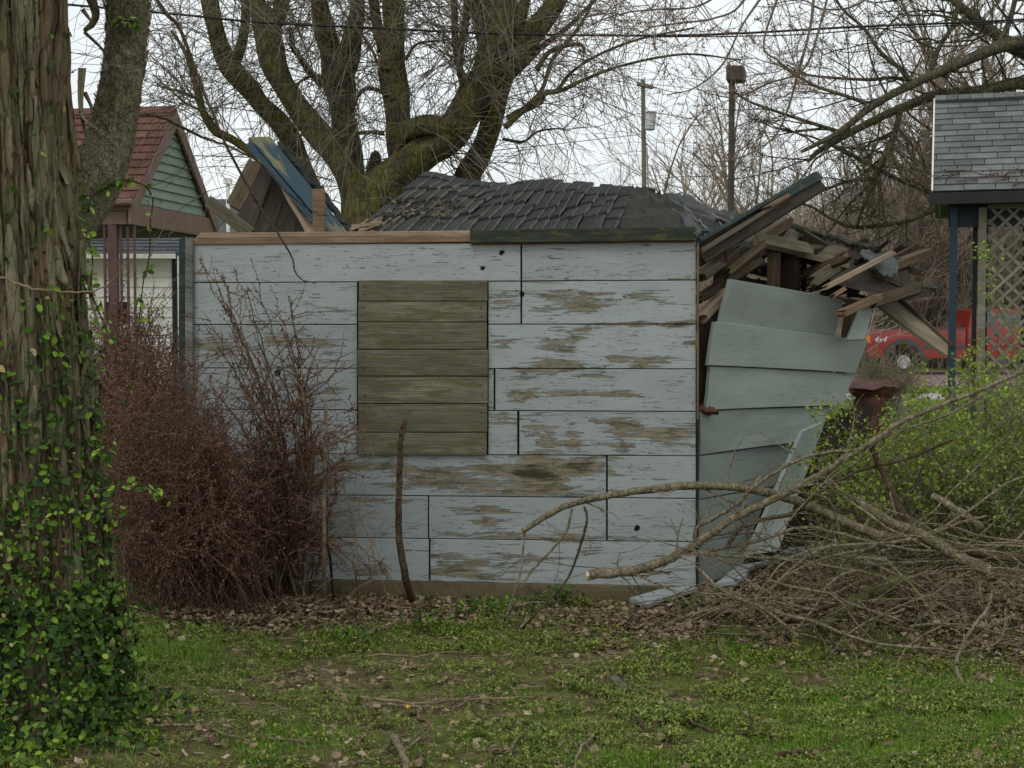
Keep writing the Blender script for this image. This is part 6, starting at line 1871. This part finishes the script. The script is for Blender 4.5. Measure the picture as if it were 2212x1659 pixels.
# ------------------------------------------------------------------ pile of cut branches at the right
def gd(v): return EYE * F / (v - 700)
BRs = [
    ('arching grey branch bowing high over the pile in front of the wall', [(1129, 1147, 7.2), (1180, 1115, 7.2), (1230, 1090, 7.2), (1330, 1068, 7.2), (1440, 1053, 7.2), (1520, 1049, 7.2), (1590, 1053, 7.2), (1660, 1065, 7.2), (1720, 1082, 7.2), (1800, 1115, 7.15), (1880, 1150, 7.1), (1960, 1168, 7.1), (2050, 1180, 7.1)], .014, .028, 'stick', 22, .3, 0),
    ('longest pale branch with sawn butt end low in front of the wall', [(1266, 1243, 7.0), (1350, 1236, 7.0), (1420, 1218, 7.0), (1480, 1190, 7.0), (1530, 1156, 7.0), (1600, 1112, 7.05), (1680, 1075, 7.05), (1730, 1052, 7.1), (1790, 1010, 7.1), (1860, 970, 7.15), (1960, 905, 7.2), (2100, 850, 7.2), (2212, 800, 7.2), (2330, 740, 7.2)], .025, .009, 'stick', 30, .3, 1),
    ('curved thin branch crossing the side wall and rising to the right', [(1500, 1172, 7.1), (1506, 1140, 7.1), (1548, 1116, 7.1), (1593, 1088, 7.1), (1625, 1054, 7.1), (1687, 1012, 7.1), (1739, 988, 7.15), (1791, 977, 7.2), (1850, 970, 7.2), (1960, 925, 7.2), (2080, 880, 7.2), (2240, 775, 7.2)], .011, .006, 'stick', 16, .25, 0),
    ('thick dark branch stub with snapped upright top', [(1883, 965, 7.2), (1892, 990, 7.2), (1905, 1015, 7.2), (1922, 1055, 7.15), (1950, 1110, 7.1), (2000, 1160, 7.0), (2060, 1182, 6.95), (2140, 1200, 6.95), (2240, 1206, 6.95)], .016, .026, 'stick_dark', 6, .25, 0),
    ('heavy pale branch butt pointing down to a sawn end', [(1850, 1080, 7.2), (1920, 1125, 7.1), (1990, 1155, 7.0), (2060, 1198, 6.9), (2135, 1234, 6.8)], .022, .03, 'stick', 4, .25, 2),
    ('thin stick rising from the pile to the right edge', [(1930, 1162, 7.0), (2010, 1150, 7.0), (2080, 1112, 7.0), (2150, 1062, 7.0), (2190, 1038, 7.0), (2260, 1015, 7.0)], .007, .008, 'stick', 6, .2, 0),
    ('short pale sawn log end against the green shrub', [(2016, 1072, 7.4), (2045, 1088, 7.35), (2085, 1112, 7.3), (2120, 1140, 7.3)], .020, .021, 'stick', 0, 0, 1),
    ('long drooping stick along the front of the leaf pile', [(1505, 1225, 7.0), (1562, 1276, 6.8), (1628, 1304, 6.7), (1687, 1325, 6.6), (1756, 1342, 6.55), (1835, 1374, 6.4), (1913, 1393, 6.35), (2017, 1401, 6.3), (2069, 1408, 6.3), (2138, 1395, 6.3), (2166, 1371, 6.3), (2173, 1316, 6.35)], .010, .004, 'stick', 14, .25, 0),
    ('crooked pale stick reaching down onto the grass at lower right', [(1944, 1522), (2000, 1497, 5.95), (2045, 1486, 5.98), (2079, 1478, 6.0), (2066, 1450, 6.1), (2069, 1416, 6.2), (2097, 1361, 6.3), (2135, 1312, 6.4), (2142, 1277, 6.5)], .013, .006, 'stick', 12, .3, 0),
    ('straight stick slanting down left from the pile', [(1623, 1328), (1650, 1296, 6.75), (1687, 1250, 6.8), (1753, 1196, 6.9), (1800, 1180, 6.95)], .006, .008, 'stick', 5, .2, 0),
    ('thick moss-covered log half buried in dead leaves', [(1770, 1362, 6.6), (1800, 1335, 6.65), (1840, 1305, 6.7), (1878, 1280, 6.8), (1960, 1250, 6.9)], .03, .032, 'stick_moss', 0, 0, 0),
    ('smooth dark stick beside the mossy log', [(1735, 1321, 6.65), (1780, 1312, 6.7), (1830, 1303, 6.75), (1900, 1290, 6.8)], .011, .011, 'stick_dark', 0, 0, 0),
    ('forked hanging twig dropping left of the shed corner', [(1236, 1100, 7.15), (1222, 1150, 7.12), (1190, 1190, 7.1), (1150, 1232, 7.1), (1125, 1270, 7.1), (1110, 1300, 7.1), (1092, 1335, 7.1)], .007, .004, 'stick', 6, .2, 0),
    ('dark hooked twig hanging from the arching branch', [(1262, 1096, 7.15), (1268, 1115, 7.12), (1262, 1150, 7.1), (1240, 1220, 7.1), (1218, 1262, 7.), (1190, 1292, 6.95), (1150, 1335, 6.9), (1110, 1362), (1050, 1385), (985, 1398)], .007, .005, 'stick_dark', 10, .2, 0),
    ('straight drooping twig at the left tip of the arching branch', [(1133, 1150, 7.2), (1130, 1190, 7.15), (1124, 1240, 7.1), (1112, 1275, 7.05), (1096, 1320, 7.0)], .006, .004, 'stick', 3, .2, 0),
    ('long bent stem lying left over the dead leaves', [(1190, 1300, 7.0), (1120, 1308, 7.0), (1075, 1340), (1010, 1345), (960, 1352), (880, 1352), (800, 1372)], .006, .004, 'stick', 6, .2, 0),
    ('branch running level through the middle of the pile', [(1480, 1195, 7.0), (1560, 1200, 6.95), (1640, 1205, 6.9), (1720, 1210, 6.9), (1800, 1225, 6.85), (1900, 1245, 6.8), (2000, 1290, 6.7), (2080, 1330, 6.6)], .008, .005, 'stick', 14, .25, 0),
    ('stick crossing from the side wall to the right edge', [(1530, 1190, 7.05), (1620, 1172, 7.05), (1730, 1140, 7.05), (1800, 1150, 7.0), (1900, 1175, 7.0), (2010, 1190, 6.95), (2110, 1178, 6.95), (2240, 1182, 6.95)], .010, .006, 'stick', 16, .25, 0),
    ('pale curved twig in front of the dark shed gap', [(1690, 1060, 7.1), (1740, 1065, 7.05), (1790, 1080, 7.0), (1810, 1130, 7.0), (1812, 1150, 7.0)], .007, .004, 'stick', 4, .15, 0),
    ('brown branch leaning up left across the side wall foot', [(1570, 1185, 7.0), (1600, 1140, 7.0), (1660, 1120, 7.0), (1710, 1110, 7.05), (1760, 1070, 7.1), (1850, 1020, 7.2), (1960, 990, 7.3), (2060, 950, 7.3)], .012, .007, 'stick_dark', 8, .2, 0),
    ('orange-brown stick against the green shrub', [(1960, 1170, 7.0), (2020, 1150, 7.0), (2070, 1130, 7.0), (2130, 1115, 7.05)], .007, .006, 'dry', 3, .15, 0),
]
for lb, pts, r0, r1, mt_, tw, L, cut in BRs:
    rod('cut_branch', lb, 'branch', pts, M[mt_], r0, r1, 9, 'cut branches piled against the shed', int(tw * .6), L, cut or None, lump=.18)
# tangle of thin twigs in the pile
mb = MB()
for i in range(120):
    u = random.triangular(1430, 2330, 1950); v = random.uniform(1150, 1400) if u > 1600 else random.uniform(1190, 1300)
    d = random.uniform(6.5, 7.5); p = P(u, v, d)
    if p.z < gz(p.x, p.y): p.z = gz(p.x, p.y) + .01
    a = random.gauss(0, .45) + (PI if random.random() < .5 else 0)
    dr = (math.cos(a), random.uniform(-.35, .35), math.sin(a) * .8)
    branchy(mb, p, dr, random.uniform(.25, .9), random.uniform(.0025, .006), 1, kids=3, ang=.6, ratio=.5, wig=.13, segs=7, rmin=.0013, droop=.015, sides=4)
for i in range(56):
    u = random.uniform(1560, 2330); v = random.uniform(1160, 1400); d = random.uniform(6.4, 7.3); p = P(u, v, d)
    if p.z < gz(p.x, p.y): p.z = gz(p.x, p.y) + .02
    a = random.gauss(.05, .35) + (PI if random.random() < .5 else 0)
    pts, _ = walk(p, (math.cos(a), random.uniform(-.3, .3), math.sin(a)), random.uniform(.4, 1.2), 9, .01, .17)
    pts[:, 2] = np.maximum(pts[:, 2], .02)
    tube(mb, pts, taper(random.uniform(.005, .010), .003, 9), 6, rough=.1)
tag(mb.build('twig_tangle', M['stick']), 'tangle of thin grey twigs among the cut branches', 'twigs', kind='stuff')
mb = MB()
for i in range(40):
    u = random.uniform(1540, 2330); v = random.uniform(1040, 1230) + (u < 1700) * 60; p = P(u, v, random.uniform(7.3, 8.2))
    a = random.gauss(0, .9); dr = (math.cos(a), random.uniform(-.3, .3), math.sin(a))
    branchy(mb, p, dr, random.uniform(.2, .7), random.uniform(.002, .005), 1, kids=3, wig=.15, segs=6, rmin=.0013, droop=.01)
tag(mb.build('twig_tangle', M['stick_dark']), 'darker thin twigs behind the cut branches', 'twigs', kind='stuff')

# fallen boards in the leaves
for lb, q, m in [('short pale grey-blue board lying flat at the shed corner', [(1362, 1322), (1455, 1290), (1510, 1298), (1395, 1333)], 'paint'),
                 ('narrow pale board under the twigs by the side wall', [(1545, 1290), (1585, 1248), (1640, 1240), (1600, 1282)], 'paint'),
                 ('pale board lying flat in front of the bulging side wall', [(1640, 1240), (1730, 1192), (1860, 1180), (1760, 1222)], 'paint'),
                 ('mossy grey board end resting at the shed corner', [(1390, 1285), (1430, 1240), (1500, 1236), (1480, 1292)], 'corner')]:
    A, B, C, D = [G(*p, .05) for p in q]
    tag(slab('fallen_board', A, D, C, B, .02, M[m], None, peelf=lambda a, b: .001, jag=(.03, .03), away=False), lb, 'board')

# ------------------------------------------------------------------ green shrub at the right
random.seed(41)
sh_ = thing('leafy_shrub', 'bright green young-leaved shrub filling the right side behind the branch pile', 'shrub', tuple(G(2050, 1200)))
mt = MB(); mb = MB(); tips = []
for i in range(150):
    b = Vector((random.uniform(1.75, 3.7), random.uniform(7.9, 9.2), 0))
    u = random.uniform(1800, 2300); lo = 940 - (u - 1800) * .2 if u < 1950 else 860 - (u - 1950) * .5 if u < 2080 else 790 - (u - 2080) * .15
    v = random.uniform(lo, lo + 300)
    t_ = P(u, v, b.y + random.uniform(-.7, .4))
    q, r = catmull([b, b.lerp(t_, .5) + Vector((random.uniform(-.1, .1), 0, .12)), t_], [.006, .004, .0018], 6)
    tube(mt, q, r, 4, cap=False)
    for j in range(14):
        k = random.randrange(3, len(q)); d = rng.normal(0, .8, 3); d[2] += .3
        branchy(mb, q[k - 1], d, random.uniform(.1, .36), .002, 1, kids=3, ang=.7, ratio=.5, wig=.16, segs=4, rmin=.001, tips=tips)
for pts in [[(1800, 1010, 8.1), (1760, 990, 8.), (1730, 1035, 7.8), (1690, 1060, 7.7)], [(1860, 900, 8.4), (1810, 880, 8.3), (1790, 895, 8.2), (1750, 900, 8.1)], [(1900, 960, 8.2), (1850, 950, 8.1), (1800, 900, 8.1), (1765, 880, 8.1)], [(2212, 760, 8.5), (2150, 650, 8.5), (2130, 560, 8.5), (2122, 540, 8.5)]]:
    q, r = catmull([P(*p) for p in pts], [.004, .003, .002, .0015], 5); tube(mt, q, r, 4, cap=False)
    for k in range(len(q)): tips += [q[k] + rng.normal(0, .03, 3) for _ in range(3)]
tag(mt.build('stems', M['bark_twig'], sh_), kind='stuff'); tag(mb.build('twigs', M['bark_twig'], sh_), kind='stuff')
tips = np.array(tips); pos = np.repeat(tips, 6, axis=0) + rng.normal(0, .016, (len(tips) * 6, 3)); n = len(pos)
hgt = np.clip((pos[:, 2] - .4) / 1.1, 0, 1)
keep = rng.random(n) < .16 + .36 * hgt; pos = pos[keep]; hgt = hgt[keep]; n = len(pos)
mb = MB(); inst(mb, *LEAF4, pos, rng.random(n) * 6.3, rng.uniform(.2, 1.9, n), rng.random(n) * 6.3, rng.uniform(.018, .036, n), rnd=np.clip(rng.random(n), 0, 1))
tag(mb.build('leaves', M['shrub'], sh_), kind='stuff')
# low twiggy bushes further back
for nm, lb, u0, u1, v0, dd, n in [('roadside_bush', 'small brown-green twiggy bush below the red truck', 1845, 1960, 764, 20, 70), ('roadside_bush', 'twiggy bush partly behind the green shrub and lattice', 2120, 2215, 830, 18, 50)]:
    t = thing(nm, lb, 'bush', (P((u0 + u1) / 2, 700, dd).x, dd, 0))
    mb = MB(); tips = []
    x0, x1 = P(u0, 700, dd).x, P(u1, 700, dd).x; zt = P(0, v0, dd).z
    for i in range(n):
        x = random.uniform(x0, x1)
        branchy(mb, (x, dd + random.uniform(-.2, .2), 0), (random.uniform(-.2, .2), 0, 1), zt * random.uniform(.6, .9), .006, 2, kids=4, wig=.12, rmin=.003, tips=tips)
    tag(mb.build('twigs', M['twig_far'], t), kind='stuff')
    tips = np.array(tips); tips = tips[rng.random(len(tips)) < .25]; n_ = len(tips); mb = MB(); inst(mb, *LEAF4, tips, rng.random(n_) * 6, rng.random(n_) * 3, 0, .03, rnd=rng.random(n_) * .6)
    tag(mb.build('leaves', M['shrub'], t), kind='stuff')

# ------------------------------------------------------------------ lawn, ground cover and dead leaves
def uv_of(x, y, z=0):
    w = Vector((x, y, z - EYE))
    fz = w.y * cp - w.z * sp; uy = w.y * sp + w.z * cp
    return 1106 + w.x / fz * F, 829.5 - uy / fz * F


def blob(u, v, L): return max([k * math.exp(-((u - a) / b) ** 2 - ((v - c) / d) ** 2) for a, b, c, d, k in L] + [0])


GREEN = [(2600, 350, 1500, 160, 1.), (-300, 300, 1450, 140, .6), (1500, 420, 1560, 90, .9), (2000, 400, 1560, 110, 1.5), (1750, 300, 1640, 60, 1.2), (1150, 220, 1400, 40, .8), (700, 200, 1400, 30, .7), (1000, 130, 1370, 22, .8), (500, 130, 1500, 60, .6), (650, 160, 1560, 30, .5),
         (320, 110, 1410, 55, .9), (1050, 300, 1600, 50, .45), (1200, 90, 1290, 30, .5), (850, 150, 1500, 30, .25), (400, 150, 1640, 40, .3), (1400, 120, 1440, 50, .8), (1280, 200, 1500, 40, .6), (1900, 300, 1440, 40, .9)]
BROWN = [(2500, 250, 1320, 80, 1.2), (700, 330, 1325, 26, .95), (560, 250, 1350, 22, .8), (1480, 200, 1355, 38, 1.2), (1800, 330, 1330, 70, 1.4), (2150, 200, 1360, 70, 1.4), (1300, 90, 1395, 26, .6), (430, 140, 1340, 30, .9)]
SOIL = [(750, 260, 1470, 32, .8), (900, 260, 1540, 26, .6), (480, 150, 1640, 40, .5), (1250, 160, 1450, 18, .5), (700, 300, 1610, 30, .4)]


def ground_pts(n, f, y0=3.9, y1=9.2, xw=1.3):
    out = []
    while len(out) < n:
        y = random.uniform(y0, y1); x = random.uniform(-1, 1) * y * .40 * xw
        if WL.y - .1 < y and -2.1 < x < 1.1: continue
        u, v = uv_of(x, y)
        if random.random() < f(u, v, x, y): out.append((x, y))
    return out


def nz(x, y, s, k=0): return mnoise.noise(Vector((x * s, y * s, k)))


def f_cover(u, v, x, y):
    g = blob(u, v, GREEN) + .16; s = blob(u, v, SOIL); b = blob(u, v, BROWN)
    return max(0, g * (1 - .8 * min(1, b)) * (1 - .92 * min(1, s * 1.5))) * max(0, .5 + 1.8 * nz(x, y, 5) + .9 * nz(x, y, 17, 4)) 


def f_grass(u, v, x, y):
    g = 1.0 * blob(u, v, [(330, 120, 1405, 45, .85), (2050, 330, 1600, 110, .8), (1560, 200, 1660, 30, 1.2), (640, 100, 1600, 22, .7), (560, 60, 1650, 22, 1.), (1900, 200, 1640, 40, .9), (1580, 60, 1405, 20, .6)]) + .06
    return g * (1 - .8 * min(1, 1.5 * blob(u, v, SOIL))) * max(0, .6 + 1.3 * nz(x, y, 4, 8)) * (1 - .7 * min(1, blob(u, v, BROWN)))


def f_litter(u, v, x, y):
    return (blob(u, v, BROWN) + .035 + .25 * (y > 7.2) + .1 * blob(u, v, SOIL)) * max(.15, .6 + 1.4 * nz(x, y, 6, 2))


random.seed(51)
# ground cover: rosettes of small leaves
pts = ground_pts(68000, f_cover)
pos, yaw, tl, sc, rn = [], [], [], [], []
for x, y in pts:
    z = gz(x, y); k = random.choice([2, 3, 4, 5]); s = random.uniform(.009, .018) * (1.25 if nz(x, y, 2.2, 6) > .1 else .9); c = random.random() ** 1.2; h = random.uniform(.004, .035)
    a = random.random() * 6.28
    for j in range(k):
        pos.append((x + random.gauss(0, .006), y + random.gauss(0, .006), z + h)); yaw.append(a + j * 6.28 / k + random.gauss(0, .4)); tl.append(random.uniform(-.1, 1.1)); sc.append(s * random.uniform(.7, 1.2)); rn.append(min(1, max(0, c + random.gauss(0, .12))))
mb = MB(); inst(mb, *LEAF4, np.array(pos), yaw, tl, 0, np.array(sc), rnd=np.array(rn))
tag(mb.build('ground_cover', M['cover']), 'low green creeping weeds spread over the lawn', 'ground cover', kind='stuff')
pts = ground_pts(62000, f_grass)
pos = np.array([(x, y, gz(x, y) - .003) for x, y in pts]); n = len(pos)
mb = MB(); inst(mb, *BLADE, pos, rng.random(n) * 6.3, rng.normal(0, .38, n), 0, np.array([random.uniform(.022, .05) * (1.25 if uv_of(x, y)[0] < 480 and uv_of(x, y)[1] < 1470 else 1) for x, y in pts]), rnd=np.clip(rng.normal(.5, .22, n), 0, 1))
tag(mb.build('grass', M['grass']), 'tufts of short green grass in the lawn', 'grass', kind='stuff')
pts = ground_pts(36000, f_litter, y1=9.5)
pos = np.array([(x, y, gz(x, y) + random.uniform(.0, .03) + .03 * random.random() * (blob(*uv_of(x, y), BROWN) > .6)) for x, y in pts]); n = len(pos)
mb = MB(); inst(mb, *DEAD, pos, rng.random(n) * 6.3, rng.normal(0, .55, n), rng.random(n) * 6.3, rng.uniform(.014, .036, n), rnd=np.clip(rng.normal(.45, .25, n), 0, 1))
tag(mb.build('dead_leaves', M['litter']), 'brown dead leaves drifted along the shed and under the branch pile', 'dead leaves', kind='stuff')
# straw, bits of twig
pts = ground_pts(6800, lambda u, v, x, y: .5 * max(.1, .6 + 1.6 * nz(x, y, 3, 12)))
mb = MB()
for x, y in pts:
    a = random.gauss(0, .5); L = random.uniform(.02, .13); z = gz(x, y) + random.uniform(.003, .02); r = random.uniform(.0008, .0022)
    d = np.array((math.cos(a), math.sin(a), random.uniform(-.1, .12))) * L
    p = np.array((x, y, z)); tube(mb, [p, p + d * .5 + rng.normal(0, L * .06, 3), p + d], [r, r, r * .6], 3, cap=False)
tag(mb.build('straw', M['straw']), 'dry straw and bits of twig strewn on the lawn', 'straw', kind='stuff')

# sticks lying on the lawn, each one
STK = [('pair of forked grey sticks at the bottom edge, left of centre', [(850, 1610), (868, 1650), (880, 1690), (905, 1740)], .012, 'stick', 4), ('short forked stick beside the bottom edge sticks', [(800, 1665), (830, 1635), (848, 1615), (840, 1600)], .006, 'stick', 2),
       ('long straight stick lying level left of centre', [(735, 1512), (800, 1524), (900, 1530), (1000, 1526), (1150, 1518)], .007, 'dry', 3), ('curved thin stick just under the level stick', [(780, 1528), (860, 1539), (980, 1537), (1020, 1520), (1090, 1505)], .005, 'stick', 2),
       ('thin stick at lower left of the lawn', [(320, 1582), (420, 1582), (500, 1600), (600, 1612), (690, 1616)], .005, 'stick', 3), ('dark bent stick at lower centre right', [(1478, 1540), (1500, 1580), (1560, 1597), (1620, 1600), (1700, 1610)], .007, 'stick_dark', 3),
       ('hooked grey stick near the bottom centre', [(1375, 1560), (1390, 1590), (1405, 1602), (1425, 1575), (1445, 1555)], .008, 'stick_dark', 1), ('long thin arched stick in the green weeds', [(1300, 1498), (1360, 1490), (1420, 1510), (1500, 1535), (1580, 1560)], .004, 'dry', 4),
       ('stick leaning toward the dandelion', [(1290, 1590), (1250, 1640), (1240, 1700)], .005, 'dry', 2), ('reddish stick at the bottom edge right of centre', [(1660, 1655), (1700, 1648), (1760, 1636), (1790, 1640)], .009, 'stick_dark', 2),
       ('thin stick lying in the upper lawn left of centre', [(760, 1436), (820, 1425), (900, 1426), (960, 1420), (1010, 1418)], .004, 'dry', 1), ('thin stick fragment in the soil at left', [(440, 1545), (540, 1550), (640, 1568)], .004, 'stick', 2),
       ('crooked twig at lower centre', [(1100, 1640), (1118, 1610), (1150, 1600), (1170, 1570)], .005, 'stick', 2), ('thin twig in the grass at lower right', [(1820, 1575), (1900, 1560), (1980, 1545), (2040, 1500)], .004, 'stick_dark', 2)]
for lb, pts, r, m, tw in STK:
    r *= 1.35
    q = [tuple(G(u, v, r + .010 + .012 * math.sin(i * 1.7) ** 2)) for i, (u, v) in enumerate(pts)]
    qq, rr_ = catmull(q, np.linspace(r, r * .5, len(q)), 5); qq = qq + rng.normal(0, r * .3, qq.shape)
    mb = MB(); tube(mb, qq, rr_, 6, rough=.15, lump=.1); o = mb.build('fallen_stick', M[m], smooth_=True); tag(o, lb, 'stick', 'sticks lying on the lawn')
    mb = MB()
    for i in range(tw):
        k = random.randrange(2, len(qq)); a = random.random() * 6.28
        p2, _ = walk(qq[k - 1], (math.cos(a), math.sin(a), .12), random.uniform(.08, .25), 5, 0, .12); tube(mb, p2, taper(r * .5, r * .25, 5), 4)
    tag(mb.build('side_twigs', M[m], o), kind='stuff')
# dandelion and small chips
dl = thing('dandelion', 'single yellow dandelion flower on the brown lawn', 'flower', tuple(G(880, 1547)))
c = G(881, 1546, .03); mb = MB(); n = 60; aa = rng.random(n) * 6.28
inst(mb, [(0, 0, 0), (.12, .5, .02), (0, 1, 0), (-.12, .5, .02)], [[0, 1, 2], [0, 2, 3]], np.repeat(np.array([tuple(c)]), n, 0) + rng.normal(0, .001, (n, 3)), aa, rng.uniform(0, 1.2, n), 0, .014); mb.build('flower_head', M['yellow'], dl)
mb = MB(); tube(mb, [tuple(c - Vector((0, 0, .03))), tuple(c)], .002, 4); mb.build('stem', M['cover'], dl)
tag(slab('wood_chip', G(1315, 1482, .03), G(1330, 1478, .03), G(1365, 1503, .02), G(1345, 1508, .02), .012, M['grey'], None, away=False), 'pale grey wood chip lying in the middle of the lawn', 'wood chip')
# broad-leaved weeds near the foundation
WD = [(1205, 1305, 'tall bright weed sprout before the foundation'), (1500, 1330, 'leafy weed tuft among the cut twigs by the shed corner'), (1040, 1335, 'dark green broad-leaved weed patch left of the hanging twigs'), (760, 1400, 'broad-leaved weed rosette in the lawn left of centre'), (920, 1368, 'round-leaved weed patch at the lawn edge'), (1100, 1330, 'low weed under the hanging twigs')]
for u, v, lb in WD:
    c = G(u, v); mb = MB(); n = 90
    pos = np.array([(c.x + random.gauss(0, .07), c.y + random.gauss(0, .05), gz(c.x, c.y) + random.uniform(.01, .09)) for _ in range(n)])
    inst(mb, *LEAF, pos, rng.random(n) * 6.3, rng.uniform(.1, 1.2, n), 0, rng.uniform(.02, .045, n), rnd=rng.uniform(.1, .8, n))
    tag(mb.build('weed', M['ivy']), lb, 'weed', kind='stuff')
